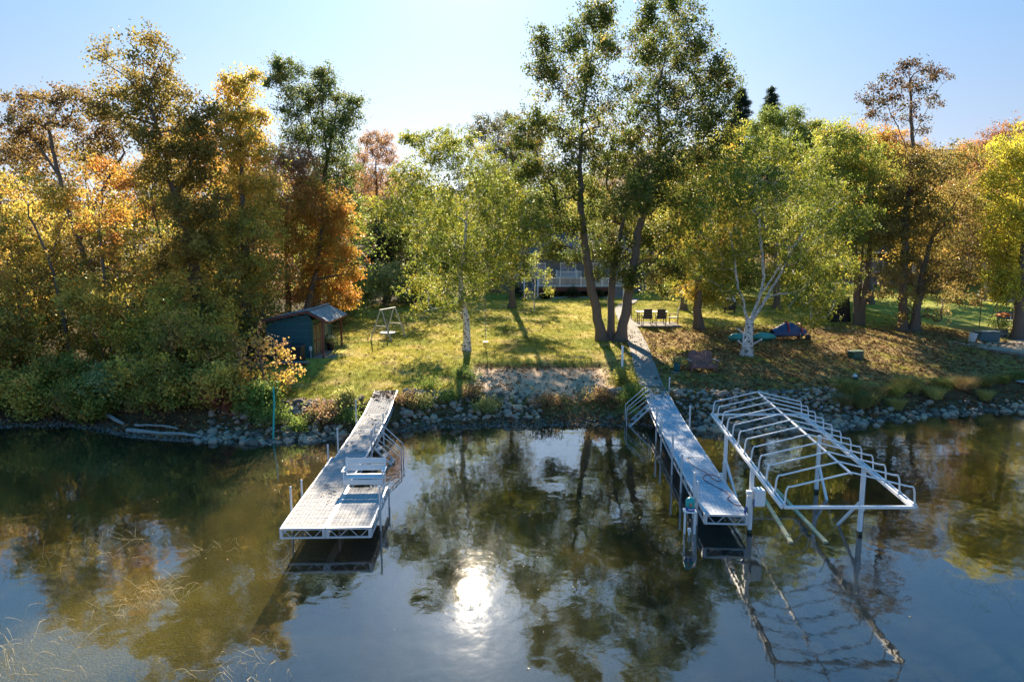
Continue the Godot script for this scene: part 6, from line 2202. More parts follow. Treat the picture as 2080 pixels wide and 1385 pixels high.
func hero_trees() -> void:
	tree("basswood_tree","tall tree of three grey trunks rising from one base beside the concrete path","tree","",6.72,46.60,[[0.34,[Vector3(-0.48,-0.15,0.00),Vector3(-1.11,2.75,0.00),Vector3(-1.50,4.59,0.00),Vector3(-1.87,7.07,0.00),Vector3(-2.11,9.35,0.00),Vector3(-2.20,11.28,0.00),Vector3(-2.16,13.19,0.00),Vector3(-2.00,15.39,0.00),Vector3(-1.71,17.56,0.00),Vector3(-1.31,20.60,0.00)]],[0.26,[Vector3(0.10,-0.15,-0.30),Vector3(0.16,2.72,-0.40),Vector3(0.31,5.07,-0.60),Vector3(0.61,7.08,-0.60),Vector3(1.10,9.05,-0.40),Vector3(1.48,10.96,0.00)]],[0.35,[Vector3(0.70,-0.15,0.20),Vector3(1.15,2.87,0.20),Vector3(1.61,5.76,0.00),Vector3(1.89,7.73,0.00),Vector3(2.43,9.68,0.00),Vector3(2.93,11.92,0.00),Vector3(3.02,14.14,0.00),Vector3(2.80,16.32,0.00),Vector3(3.36,18.78,0.00),Vector3(3.77,20.91,0.00)]]],[[-4.44,18.34,0.54,1.16,1.47,1.10],[-4.85,19.56,0.99,0.72,1.03,1.10],[-3.76,16.76,1.46,1.23,1.30,1.10],[-2.94,18.56,2.50,1.06,1.30,1.10],[-1.65,20.27,1.58,1.10,1.23,1.10],[-1.22,20.41,2.99,0.82,0.72,1.10],[-0.14,20.34,-3.41,0.89,1.61,1.10],[-1.55,17.61,-0.22,1.10,1.47,1.10],[-2.16,15.15,2.77,1.54,1.30,1.10],[-4.80,14.35,0.61,1.34,1.47,1.10],[-5.93,13.16,1.31,1.10,1.30,1.10],[-3.33,13.97,-1.95,1.54,1.47,1.10],[-1.49,13.22,-0.20,1.68,1.47,1.10],[-4.71,11.72,-1.04,1.40,1.30,1.10],[-2.97,10.94,0.24,1.68,1.47,1.10],[-4.10,9.33,0.34,1.40,1.16,1.10],[-6.04,11.11,-1.54,0.96,1.16,1.10],[-0.40,11.49,-2.00,1.40,1.47,1.10],[-0.18,15.05,-1.61,0.96,1.16,0.77],[1.31,20.26,2.99,0.89,1.10,1.10],[2.76,21.41,1.66,1.40,0.86,1.10],[2.03,20.41,-2.53,0.82,1.03,1.10],[2.47,18.86,1.92,1.23,1.47,1.10],[5.02,21.48,-1.87,1.23,1.30,1.10],[5.45,19.10,0.52,0.99,1.30,1.10],[4.97,18.98,-1.97,1.40,1.47,1.10],[2.95,18.38,-3.46,1.23,1.47,1.10],[0.38,15.69,2.98,0.82,1.03,0.88],[4.31,16.67,-1.67,1.54,1.47,1.10],[6.33,17.21,-1.20,1.23,1.30,1.10],[6.43,17.45,1.69,0.82,1.16,1.10],[7.12,16.07,1.17,0.68,1.16,1.10],[6.17,14.93,-0.91,1.54,1.47,1.10],[6.44,13.71,1.67,1.10,1.16,1.10],[1.65,15.02,0.29,1.40,1.47,1.10],[3.11,13.96,1.11,1.81,1.61,1.10],[1.32,13.53,-2.37,1.40,1.61,1.10],[4.14,11.95,2.33,1.81,1.61,1.10],[2.51,11.46,1.28,1.81,1.75,1.10],[0.55,9.72,3.69,1.81,1.61,1.10],[5.90,12.04,1.62,1.40,1.30,1.10],[3.45,9.10,-1.30,1.95,1.75,1.10],[5.31,9.72,-0.70,1.68,1.47,1.10],[0.24,8.82,-2.48,1.68,1.47,1.10],[2.06,7.11,-2.71,1.68,1.47,1.10],[4.18,6.76,-2.71,1.54,1.47,1.10],[3.58,4.88,-1.29,1.40,1.16,1.10],[1.51,4.30,0.79,1.10,0.86,1.10],[-0.48,6.41,-3.39,1.40,1.30,1.10],[-3.15,7.70,0.94,1.10,1.16,1.10],[-4.02,6.25,-0.74,0.99,0.99,1.10],[-4.70,8.08,-0.78,1.10,1.03,1.10],[-2.87,5.78,1.76,0.72,0.58,0.77],[-0.85,4.59,-0.13,0.82,0.72,0.77],[3.77,3.35,-1.17,0.89,0.51,0.77],[0.29,6.08,-0.14,1.40,1.16,1.10],[2.21,9.89,1.42,1.68,1.47,1.10],[-1.13,9.87,-2.87,1.40,1.30,1.10],[3.65,5.18,2.74,0.82,0.86,1.10],[1.06,12.36,-3.77,1.10,1.16,1.10]],"basswood","broad","bark")
	tree("birch_tree","white barked birch with one leaning trunk at the edge of the lawn","tree","",-2.82,42.60,[[0.22,[Vector3(-0.04,-0.15,0.00),Vector3(-0.05,1.63,0.00),Vector3(-0.32,3.17,0.00),Vector3(-0.36,4.71,0.00),Vector3(-0.16,6.52,0.00),Vector3(0.04,8.32,0.00),Vector3(-0.18,10.09,0.00),Vector3(-0.53,11.56,0.00),Vector3(-1.20,12.86,0.00)]]],[[-3.26,12.98,1.12,0.63,0.44,1.10],[-2.02,12.59,1.88,0.94,0.63,1.10],[-1.48,13.62,-3.03,1.10,0.56,1.10],[-0.02,12.58,1.91,0.94,0.63,1.10],[-2.04,11.94,-0.76,1.57,1.10,1.10],[-0.13,11.64,0.52,1.72,1.19,1.10],[1.23,11.56,-2.67,1.57,1.41,1.10],[-3.61,11.49,-2.08,1.41,1.25,1.10],[-3.26,9.92,-1.54,1.72,1.41,1.10],[-0.82,9.58,2.92,1.88,1.57,1.10],[0.94,9.62,-1.72,1.88,1.57,1.10],[2.67,9.43,1.11,1.41,1.57,1.10],[-4.15,8.54,1.61,1.57,1.19,1.10],[-5.40,8.12,1.23,1.25,0.69,0.77],[-2.73,8.05,-0.81,1.88,1.41,1.10],[-0.59,7.75,-1.00,2.03,1.57,1.10],[1.61,7.42,0.13,1.88,1.57,1.10],[3.12,7.40,1.10,1.41,1.41,1.10],[3.92,6.83,-1.33,1.13,0.94,1.10],[2.52,5.64,1.11,1.57,1.41,1.10],[0.49,5.66,1.83,1.88,1.41,1.10],[-1.52,5.95,2.13,1.72,1.41,1.10],[-3.00,4.28,-2.41,1.41,1.25,1.10],[-0.60,4.27,2.96,1.72,1.10,1.10],[1.05,4.35,-2.27,1.44,0.88,1.10],[-2.20,2.94,-0.90,0.78,0.69,0.88],[2.88,5.18,0.46,1.06,0.75,1.10],[4.59,7.11,1.17,1.13,1.06,1.10],[3.43,8.64,-0.60,1.41,1.19,1.10],[-2.80,2.90,2.08,0.56,0.56,0.66],[-0.84,3.04,0.30,1.10,0.63,0.77]],"birch","fine","birch_bark")
	tree("birch_tree","wide white birch forking into several pale limbs beside the kayak rack","tree","",14.09,40.90,[[0.28,[Vector3(0.15,-0.15,0.00),Vector3(0.18,1.26,0.00),Vector3(0.27,2.30,0.00)]],[0.10,[Vector3(0.21,1.86,0.00),Vector3(-0.28,3.34,0.00),Vector3(-0.66,4.52,0.00),Vector3(-0.87,5.98,0.00),Vector3(-1.23,7.42,0.00)]],[0.12,[Vector3(0.28,2.15,0.00),Vector3(0.72,3.49,0.00),Vector3(0.94,4.81,0.00),Vector3(0.65,6.56,0.00),Vector3(0.50,8.28,0.00),Vector3(0.19,9.98,0.00)]],[0.12,[Vector3(0.32,2.00,0.00),Vector3(1.09,3.66,0.40),Vector3(1.81,5.13,0.60),Vector3(2.45,6.61,0.80),Vector3(3.19,7.96,1.00),Vector3(3.91,9.34,1.10)]],[0.08,[Vector3(0.84,3.96,0.40),Vector3(2.53,5.97,-0.60),Vector3(3.79,7.59,-1.00),Vector3(5.57,9.06,-1.20)]]],[[0.59,11.93,-1.00,1.35,1.05,1.20],[-0.92,11.19,-0.77,1.50,1.20,1.20],[2.40,12.49,-1.95,1.50,1.05,1.20],[4.00,11.63,-2.06,1.50,1.26,1.20],[-2.25,10.07,-1.07,1.50,1.35,1.20],[-0.81,9.64,0.88,1.80,1.35,1.20],[0.28,9.99,3.12,1.80,1.35,1.20],[4.20,9.82,-1.58,1.80,1.35,1.20],[5.72,9.53,-1.58,1.35,1.35,1.20],[-3.39,7.95,1.26,1.35,1.35,1.20],[-1.35,7.99,0.13,1.65,1.35,1.20],[1.20,8.30,-0.55,1.80,1.35,0.84],[3.32,8.34,-1.41,1.65,1.20,0.72],[4.64,7.70,0.35,1.50,1.20,0.96],[5.80,8.25,0.84,1.05,0.90,0.84],[-2.65,5.97,-0.12,1.35,1.35,1.20],[-1.12,5.97,-0.31,1.50,1.20,0.84],[2.98,7.17,-2.69,1.35,0.90,0.60],[3.23,6.01,1.84,1.65,1.20,1.20],[6.02,5.35,-1.64,1.35,1.20,1.20],[3.25,4.81,-0.03,1.65,1.05,0.96],[3.82,4.02,1.42,1.50,1.05,1.20],[-1.67,4.15,-1.21,1.35,1.20,1.20],[-1.41,3.70,0.92,0.75,0.75,0.72],[2.01,3.67,2.41,1.50,0.84,0.96],[4.00,2.51,0.58,1.05,0.90,0.96],[4.59,3.43,1.08,0.84,0.84,0.96],[2.34,5.32,-2.38,0.90,0.90,0.60],[1.86,6.56,1.70,1.38,1.08,0.84],[0.00,7.94,1.60,1.44,1.14,0.84],[3.02,8.20,2.00,1.38,1.14,0.84],[-1.16,6.56,1.50,1.08,1.02,0.72]],"birch","fine","birch_bark")
	tree("maple_tree","green and yellow tree with a straight brown trunk behind the dining table","tree","",14.22,51.90,[[0.33,[Vector3(0.09,-0.15,0.00),Vector3(-0.08,2.56,0.00),Vector3(-0.02,4.79,0.00),Vector3(-0.36,7.00,0.00),Vector3(-0.28,9.90,0.00),Vector3(-0.76,12.75,0.00)]]],[[-1.05,11.70,-0.13,1.91,1.72,1.00],[0.31,12.23,1.41,1.91,1.72,1.00],[-1.92,9.13,0.79,2.10,1.91,1.00],[0.04,9.45,1.49,2.29,1.91,1.00],[-1.63,7.00,-0.10,1.91,1.72,1.00],[0.58,7.00,-0.04,2.29,1.72,1.00],[-1.18,4.81,0.62,1.91,1.53,1.00],[1.06,4.42,-0.06,1.91,1.53,1.00],[-0.22,2.89,-0.65,1.72,1.14,1.00],[1.38,2.54,-0.26,1.33,1.14,1.00],[2.20,8.48,-0.69,1.53,1.91,1.00],[-1.90,5.16,-0.24,1.14,1.53,1.00]],"gold","broad","bark")
	tree("ash_tree","pair of dark trunks with yellow green leaves beside the black tarp","tree","",27.80,54.70,[[0.33,[Vector3(0.18,-0.15,0.00),Vector3(-0.12,2.38,0.00),Vector3(-0.47,5.12,0.00),Vector3(-0.75,7.44,0.00),Vector3(-1.13,10.11,0.00),Vector3(-1.50,12.74,0.00)]],[0.26,[Vector3(0.17,-0.15,0.20),Vector3(0.40,3.57,0.20),Vector3(0.62,6.28,0.00),Vector3(0.58,8.97,0.00),Vector3(0.50,11.62,0.00)]]],[[-2.88,14.02,1.49,2.01,1.61,1.00],[-0.99,13.29,1.55,2.01,1.61,1.00],[-2.96,12.34,0.31,2.01,1.81,1.00],[-0.66,11.62,-0.00,2.41,1.81,1.00],[1.67,11.27,-0.34,1.81,1.81,1.00],[-1.74,9.80,-1.13,2.21,1.81,1.00],[0.50,9.00,-0.77,2.21,1.81,1.00],[1.37,8.56,0.60,1.41,1.61,1.00],[-1.91,7.04,1.23,2.01,1.61,1.00],[1.07,6.67,-0.40,1.61,1.41,1.00],[-0.94,4.76,1.14,1.61,1.21,0.60],[-3.16,7.43,0.58,1.61,1.61,1.00],[-3.18,14.53,0.47,1.41,1.13,1.00]],"yellowgreen","broad","bark")
	tree("basswood_tree","tall tree with a straight dark trunk and a sparse flat top above the rest","tree","",29.62,51.50,[[0.33,[Vector3(0.08,-0.15,0.00),Vector3(-0.11,2.70,0.00),Vector3(-0.23,5.65,0.00),Vector3(-0.32,8.55,0.00),Vector3(-0.23,11.05,0.00),Vector3(-0.22,13.17,0.00),Vector3(-0.47,14.91,0.00),Vector3(-0.71,16.98,0.00),Vector3(-0.92,18.69,0.00)]],[0.09,[Vector3(-0.27,12.46,0.00),Vector3(-1.23,14.56,0.00),Vector3(-2.27,16.29,0.00),Vector3(-3.06,17.32,0.00)]],[0.08,[Vector3(-0.35,13.87,0.00),Vector3(0.30,15.60,0.00),Vector3(0.89,16.98,0.00),Vector3(1.52,18.01,0.00)]]],[[-1.26,18.96,0.55,0.91,0.34,0.50],[0.00,18.70,0.65,0.98,0.34,0.50],[1.63,18.47,-0.25,0.83,0.34,0.40],[-2.32,18.20,0.67,0.91,0.38,0.50],[-0.07,18.30,-0.68,0.98,0.34,0.50],[-3.06,17.61,-0.04,0.91,0.42,0.50],[-1.82,17.18,0.99,1.06,0.42,0.50],[0.21,17.43,0.48,0.98,0.38,0.45],[-3.91,16.88,-0.37,0.76,0.42,0.45],[-2.99,16.31,1.32,0.98,0.42,0.45],[-0.96,16.47,0.50,0.98,0.42,0.45],[0.80,16.74,0.18,0.83,0.38,0.40],[-2.95,16.07,-1.05,0.76,0.38,0.40],[-0.32,15.58,0.14,0.98,0.38,0.40],[-1.42,15.74,-0.80,0.76,0.34,0.35],[0.10,14.63,0.47,0.83,0.34,0.35],[-0.61,9.99,-0.14,1.36,1.14,0.60],[-0.55,12.35,0.98,1.06,0.83,0.50]],"rust","broad","bark")
	tree("basswood_tree","leaning dark trunk with a long limb reaching up to the right over the grass","tree","",30.69,51.80,[[0.33,[Vector3(-0.28,-0.15,0.60),Vector3(-0.13,2.71,0.60),Vector3(0.17,5.28,0.60),Vector3(0.64,7.45,0.60),Vector3(1.66,9.06,0.60),Vector3(2.71,10.66,0.60),Vector3(3.58,12.14,0.60)]]],[[-2.12,6.37,0.47,1.75,1.52,0.75],[-2.94,7.45,0.82,1.37,1.37,0.75],[-0.54,8.21,-0.62,1.75,1.52,0.75],[-2.69,2.69,0.35,0.91,0.76,0.52],[-1.97,10.63,0.90,1.71,1.52,0.75],[-2.00,12.33,1.33,1.37,1.07,0.75],[-2.16,8.57,-0.43,1.37,1.52,0.75],[-1.76,1.29,1.19,0.84,0.53,0.45],[-2.95,4.20,0.96,1.37,1.37,0.75],[1.17,1.26,0.90,0.99,0.61,0.45],[-0.79,11.54,2.35,1.90,1.71,0.75],[1.38,12.30,1.59,1.52,1.33,0.75],[0.00,9.99,0.09,2.28,1.71,0.75],[2.59,9.63,0.10,1.90,1.52,0.75],[4.45,10.05,-0.82,1.33,1.33,0.75],[-0.07,8.13,1.66,2.09,1.71,0.75],[2.31,7.43,1.39,1.90,1.71,0.75],[0.49,5.63,-0.11,2.28,1.71,0.75],[2.21,5.28,0.72,2.09,1.71,0.75],[1.09,3.47,1.02,2.09,1.33,0.75],[3.09,3.64,0.73,1.33,1.33,0.75],[3.75,2.19,-1.24,1.14,0.95,0.60],[-1.14,3.12,1.14,1.52,1.14,0.60],[4.49,2.31,0.20,0.57,0.53,0.45]],"rustolive","broad","bark")
	tree("maple_tree","yellow leaved maple with its trunk beside the swing bench","tree","",35.70,47.90,[[0.40,[Vector3(0.19,-0.15,0.00),Vector3(0.07,2.02,0.00),Vector3(-0.01,4.44,0.00),Vector3(-0.05,7.16,0.00),Vector3(-0.16,9.84,0.00),Vector3(-0.34,13.12,0.00)]]],[[-2.10,12.41,0.45,1.58,1.41,1.00],[-0.30,13.16,-0.28,1.94,1.58,1.00],[-2.48,10.80,0.27,1.41,1.41,1.00],[-1.28,10.42,0.97,2.11,1.58,1.00],[-1.99,8.82,0.34,1.58,1.58,1.00],[-0.34,7.81,0.75,2.11,1.76,1.00],[-0.94,6.83,-1.10,1.41,1.58,1.00],[0.05,5.09,-1.02,1.76,1.58,1.00],[-1.55,4.26,-0.13,1.23,1.23,1.00],[-0.81,3.10,0.45,1.76,1.06,1.00],[1.67,5.10,-0.84,1.76,1.76,1.00],[0.84,9.80,0.46,2.11,2.11,1.00],[1.38,12.44,0.25,1.76,1.76,1.00],[-1.24,3.00,-0.88,0.63,0.56,0.70]],"yellow","broad","bark")
	tree("elm_tree","thin dark leaning trunk with sparse leaves in front of the outer wood","tree","",-23.61,36.20,[[0.12,[Vector3(-0.11,-0.15,0.00),Vector3(-0.28,3.26,0.00),Vector3(-0.53,5.09,0.00),Vector3(-0.98,6.89,0.00),Vector3(-1.56,8.42,0.00),Vector3(-1.94,9.68,0.00)]],[0.06,[Vector3(-0.76,6.00,0.00),Vector3(-0.09,7.66,0.00),Vector3(0.54,8.93,0.00)]]],[[-1.70,9.93,-0.05,1.06,0.85,0.60],[-1.23,8.96,-0.73,1.06,0.80,0.50],[-2.76,8.70,-0.65,0.96,0.80,0.60],[0.16,9.47,-0.68,0.96,0.80,0.60],[-0.36,7.67,-0.41,0.90,0.69,0.50],[-2.14,7.15,-0.66,0.96,0.74,0.50],[0.73,8.44,-0.44,0.80,0.69,0.50]],"olive","broad","bark")
	tree("elm_tree","slim dark trunk with orange tinged leaves above the middle of the driftwood","tree","",-21.88,36.80,[[0.11,[Vector3(-0.04,-0.15,0.00),Vector3(0.03,3.70,0.00),Vector3(0.00,5.82,0.00),Vector3(-0.11,7.64,0.00),Vector3(0.19,9.44,0.00),Vector3(0.55,10.96,0.00)]]],[[-0.18,11.05,-0.80,0.97,0.76,0.60],[1.11,10.21,-0.05,0.97,0.76,0.60],[-0.55,9.70,-0.14,0.92,0.76,0.50],[0.76,8.92,0.19,0.97,0.76,0.50],[-0.26,8.15,0.13,0.92,0.70,0.50],[1.08,8.43,-0.32,0.81,0.70,0.50],[0.88,6.86,0.70,0.92,0.65,0.40]],"orange","broad","bark")
	tree("oak_tree","tallest tree of the wood, its half bare crooked crown above the others","tree","",-17.67,38.60,[[0.45,[Vector3(-0.10,-0.15,0.00),Vector3(-0.21,2.79,0.00),Vector3(-0.23,5.01,0.00),Vector3(-0.29,6.66,0.00),Vector3(-0.54,8.29,0.00),Vector3(-1.11,9.90,0.00),Vector3(-1.31,11.75,0.00),Vector3(-1.66,12.93,0.00),Vector3(-2.01,14.35,0.00),Vector3(-2.24,15.89,0.00),Vector3(-2.33,17.16,0.00)]],[0.16,[Vector3(-1.75,13.19,0.00),Vector3(-3.01,13.58,0.00),Vector3(-4.08,13.63,0.00),Vector3(-5.02,13.58,0.00)]],[0.13,[Vector3(-2.04,14.61,0.00),Vector3(-3.11,15.63,0.00),Vector3(-4.25,16.40,0.00),Vector3(-4.94,16.70,0.00)]],[0.12,[Vector3(-2.14,15.12,0.00),Vector3(-1.48,16.14,0.00),Vector3(-1.01,17.16,0.00)]]],[[-2.95,18.16,-1.29,0.85,0.45,0.52],[-3.87,17.33,-0.16,0.91,0.51,0.46],[-1.70,17.59,-0.64,0.79,0.57,0.52],[-4.55,16.81,-0.12,0.62,0.34,0.40],[-1.28,16.38,-0.96,0.74,0.79,0.63],[-1.51,16.29,0.93,1.08,0.68,0.57],[-3.23,16.08,-0.28,1.02,0.62,0.57],[-1.90,15.53,-1.27,1.13,0.85,0.86],[-2.34,14.93,0.29,1.28,0.79,0.98],[-4.38,14.88,-0.71,1.19,0.71,0.86],[-0.08,14.59,0.09,0.79,0.71,0.69],[-2.15,14.05,-0.48,1.42,0.85,1.15],[-3.33,13.42,0.17,1.28,0.79,1.15],[-4.38,13.59,0.62,0.85,0.57,0.80],[-0.02,13.20,0.68,1.28,0.91,1.15],[1.01,14.11,-0.11,0.79,0.71,0.80],[-1.82,12.40,0.88,1.42,0.85,1.15],[-0.82,11.70,0.35,1.42,0.99,1.15],[0.58,12.30,-0.20,1.13,1.13,1.15],[-0.29,10.49,-0.65,1.42,1.13,1.15],[-1.49,10.40,0.26,1.42,1.13,1.15],[0.76,8.82,0.09,1.42,1.28,1.15],[-0.45,8.25,1.04,1.42,1.13,1.15],[0.40,6.66,0.78,1.42,1.13,1.15],[-1.26,5.84,0.26,1.13,0.99,1.15]],"oakolive","broad","bark")
	tree("elm_tree","dark olive tree with an upright narrow top standing left of the tall green tree","tree","",-16.35,42.00,[[0.36,[Vector3(-0.15,-0.15,0.00),Vector3(0.00,3.51,0.00),Vector3(0.07,5.91,0.00),Vector3(0.08,8.27,0.00),Vector3(0.09,10.60,0.00),Vector3(0.16,12.90,0.00),Vector3(0.20,15.15,0.00)]]],[[-0.15,16.19,-0.29,0.86,0.80,1.00],[1.28,15.80,0.85,0.74,0.80,1.00],[-0.85,15.31,-0.78,0.86,0.74,1.00],[0.12,15.20,-0.94,1.05,0.80,1.00],[-0.41,14.01,0.11,1.11,0.86,1.00],[1.10,13.99,0.24,0.86,0.86,1.00],[-0.09,13.16,-0.82,1.39,0.99,1.00],[-0.75,12.58,0.19,0.93,0.86,0.80],[1.60,12.24,0.66,1.08,0.99,1.00],[0.04,11.64,-0.28,1.54,1.08,1.00],[1.53,10.61,-0.10,1.39,1.23,1.00],[-0.46,10.07,-0.56,1.54,1.23,1.00],[0.74,8.88,-0.40,1.54,1.23,1.00],[-0.30,7.95,0.85,1.39,1.23,1.00],[0.71,7.10,-0.23,1.54,1.23,1.00],[0.21,5.34,1.05,1.54,1.23,1.00],[1.23,4.74,0.70,1.23,1.23,1.00]],"olive","broad","bark")
	tree("aspen_tree","tall dark green tree with three upright tops beside the gap of open sky","tree","",-15.94,56.00,[[0.36,[Vector3(-0.30,-0.15,0.00),Vector3(0.06,3.74,0.00),Vector3(0.42,7.71,0.00),Vector3(0.74,10.82,0.00),Vector3(1.35,13.51,0.00),Vector3(1.92,16.16,0.00),Vector3(2.37,18.03,0.00)]],[0.20,[Vector3(0.59,10.05,0.00),Vector3(-0.14,13.51,0.00),Vector3(-1.01,16.16,0.00),Vector3(-2.07,18.41,0.00)]],[0.16,[Vector3(1.22,13.13,0.00),Vector3(0.94,16.16,0.00),Vector3(1.01,18.03,0.00),Vector3(0.88,19.52,0.00)]]],[[-2.28,20.19,0.27,1.07,0.74,1.00],[-1.72,19.53,-0.86,1.32,0.99,1.00],[-2.42,18.69,1.19,0.74,0.58,1.00],[-0.74,18.04,-0.02,1.40,1.15,1.00],[0.54,18.68,-0.41,1.07,1.23,1.00],[-0.26,16.89,-0.88,1.65,1.40,1.00],[-1.02,16.40,1.74,1.23,1.07,1.00],[1.06,19.53,-0.04,0.74,0.82,1.00],[1.40,18.97,-0.87,0.82,0.74,1.00],[2.53,17.49,-0.08,1.40,1.07,1.00],[3.30,17.28,-0.94,0.66,0.58,1.00],[2.02,15.89,0.46,1.65,1.23,1.00],[3.24,16.00,-0.15,0.82,0.91,1.00],[0.01,15.00,-1.04,1.85,1.40,1.00],[2.47,14.13,0.97,1.65,1.40,1.00],[-0.88,14.27,1.28,1.48,1.15,1.00],[2.20,12.53,-1.51,1.48,1.40,1.00],[0.64,12.35,0.15,1.85,1.56,1.00],[-0.93,11.30,-1.03,1.85,1.56,1.00],[2.46,9.95,1.49,1.65,1.65,1.00],[3.20,8.46,0.74,1.23,1.65,1.00],[0.96,8.13,-1.03,1.65,1.65,1.00]],"darkgreen","broad","bark")
	tree("elm_tree","brown leaved tree with twiggy spreading limbs at the outer end of the wood","tree","",-27.55,42.00,[[0.22,[Vector3(2.96,-0.15,0.00),Vector3(2.52,2.94,0.00),Vector3(1.67,5.35,0.00),Vector3(0.95,7.43,0.00),Vector3(0.54,9.48,0.00),Vector3(0.17,11.79,0.00),Vector3(-0.09,13.79,0.00)]],[0.18,[Vector3(1.20,6.84,0.00),Vector3(2.62,9.48,0.00),Vector3(3.97,11.51,0.00),Vector3(4.77,12.37,0.00)]],[0.15,[Vector3(0.35,10.64,0.00),Vector3(-0.66,12.37,0.00),Vector3(-1.70,13.79,0.00),Vector3(-2.19,14.63,0.00)]]],[[-1.37,15.17,-0.56,1.11,0.68,0.60],[-2.59,14.88,-0.58,0.93,0.74,0.60],[1.55,14.86,1.65,1.11,0.74,0.65],[1.26,15.61,-0.66,1.05,0.68,0.60],[2.81,15.00,0.27,0.93,0.74,0.70],[-0.56,13.94,-0.07,1.39,0.86,0.80],[-1.84,13.32,0.27,1.23,0.93,0.80],[1.47,14.01,0.35,1.39,0.86,0.80],[3.04,13.69,0.59,1.11,0.93,0.80],[-0.85,12.83,-1.22,1.54,0.93,0.80],[2.43,12.27,0.73,1.39,0.93,0.70],[-2.18,11.84,-0.41,1.54,1.08,0.80],[3.13,11.50,0.07,1.08,0.93,0.80],[3.61,12.69,-0.27,0.93,0.77,0.70]],"brown","broad","bark")
	tree("maple_tree","gold and orange maple glowing in the middle of the wood","tree","",-25.02,53.00,[[0.30,[Vector3(-0.20,-0.15,0.00),Vector3(0.02,3.98,0.00),Vector3(0.18,8.11,0.00),Vector3(0.32,11.42,0.00),Vector3(0.54,13.59,0.00)]]],[[0.16,14.82,-0.99,1.75,1.17,1.00],[2.50,14.47,0.10,1.40,1.17,1.00],[-0.85,13.62,-0.19,1.75,1.32,1.00],[1.17,12.94,-0.57,1.95,1.40,1.00],[3.52,12.43,0.64,1.56,1.40,1.00],[-0.11,11.37,0.50,1.95,1.40,1.00],[-3.55,11.98,-1.90,1.75,1.40,1.00],[1.85,10.57,-0.83,1.95,1.40,1.00],[-0.04,9.23,-0.22,1.95,1.40,1.00],[-1.42,9.12,1.83,1.95,1.40,1.00],[3.28,8.44,1.07,1.75,1.56,1.00],[-4.41,11.04,0.12,1.56,1.40,1.00]],"orange","broad","bark")
	tree("maple_tree","orange maple whose lowest bough reaches past the boathouse roof","tree","",-13.42,49.00,[[0.30,[Vector3(-1.91,-0.15,0.00),Vector3(-1.27,2.09,0.00),Vector3(-0.65,4.21,0.00),Vector3(-0.22,6.30,0.00),Vector3(0.04,8.37,0.00),Vector3(0.26,9.73,0.00)]],[0.10,[Vector3(-0.67,3.86,0.00),Vector3(0.91,4.24,0.60),Vector3(2.37,4.39,0.90)]]],[[-0.43,9.99,-1.27,1.62,1.08,1.00],[-1.35,9.02,0.48,1.62,1.15,1.00],[1.23,8.72,-0.15,1.26,1.08,1.00],[-0.45,8.02,0.18,1.80,1.22,1.00],[1.32,7.16,0.43,1.44,1.15,1.00],[-1.87,6.99,0.20,1.62,1.30,1.00],[-0.24,5.95,-0.05,1.80,1.22,1.00],[1.69,5.62,0.75,1.30,0.90,1.00],[-1.40,4.73,-0.22,1.62,1.08,1.00],[0.33,4.20,-0.27,1.62,0.72,1.00],[2.11,4.37,0.53,1.08,0.47,1.00],[0.92,3.29,-0.62,1.44,0.79,1.00],[-0.83,3.12,-0.49,1.62,1.01,1.00],[1.71,2.49,0.57,0.90,0.65,1.00],[0.03,1.82,-1.08,1.44,0.79,1.00]],"orange","broad","bark")
	tree("maple_tree","rusty pink tree between the orange maple and the narrow olive tree","tree","",-17.05,52.00,[[0.26,[Vector3(-0.14,-0.15,0.00),Vector3(0.06,4.03,0.00),Vector3(0.05,7.71,0.00),Vector3(0.14,11.32,0.00)]]],[[0.20,12.28,0.91,1.72,1.15,1.00],[1.49,12.16,0.47,1.53,1.15,1.00],[-1.31,10.97,-0.12,1.53,1.30,1.00],[0.34,10.66,-0.64,1.91,1.30,1.00],[2.16,10.56,0.51,1.15,1.15,1.00],[-0.28,9.11,0.99,1.72,1.38,1.00],[0.92,8.47,-0.86,1.53,1.30,1.00],[-0.38,6.98,-0.06,1.72,1.38,1.00],[-0.79,4.77,0.12,1.72,1.53,1.00],[0.57,2.91,-0.01,1.53,1.30,1.00]],"pinkbrown","broad","bark")
	tree("sapling_tree","small sapling of sparse yellow and pinkish leaves on the rocky bank by the teal pole","tree","",-11.13,31.20,[[0.07,[Vector3(-0.22,-0.15,0.00),Vector3(-0.34,0.28,0.00),Vector3(-0.51,1.45,0.00),Vector3(-0.68,2.60,0.00)]],[0.04,[Vector3(-0.32,-0.07,0.00),Vector3(0.15,0.98,0.00),Vector3(0.53,1.91,0.00),Vector3(0.92,2.83,0.00)]],[0.04,[Vector3(-0.38,0.52,0.00),Vector3(-1.09,1.45,0.00),Vector3(-1.50,2.26,0.00)]],[0.04,[Vector3(-0.23,0.28,0.00),Vector3(-1.25,0.52,0.00),Vector3(-1.91,0.98,0.00)]]],[[-0.77,3.02,-0.28,0.73,0.57,0.30],[-1.53,2.54,-0.41,0.69,0.55,0.27],[-0.08,2.28,0.14,0.73,0.60,0.30],[0.78,2.20,0.35,0.46,0.55,0.27],[-1.42,1.46,-0.59,0.83,0.60,0.33],[-0.22,1.14,-0.43,0.87,0.60,0.33],[0.84,1.28,0.33,0.50,0.55,0.33],[-1.57,0.81,0.30,0.64,0.50,0.33],[-0.45,0.58,0.30,0.92,0.60,0.35],[0.13,0.15,-0.61,0.69,0.60,0.33],[-1.30,-0.24,0.28,0.64,0.55,0.33],[-0.08,-0.33,0.84,0.60,0.50,0.27],[-1.43,1.77,0.52,0.46,0.46,0.22]],"sapling","broad","bark")
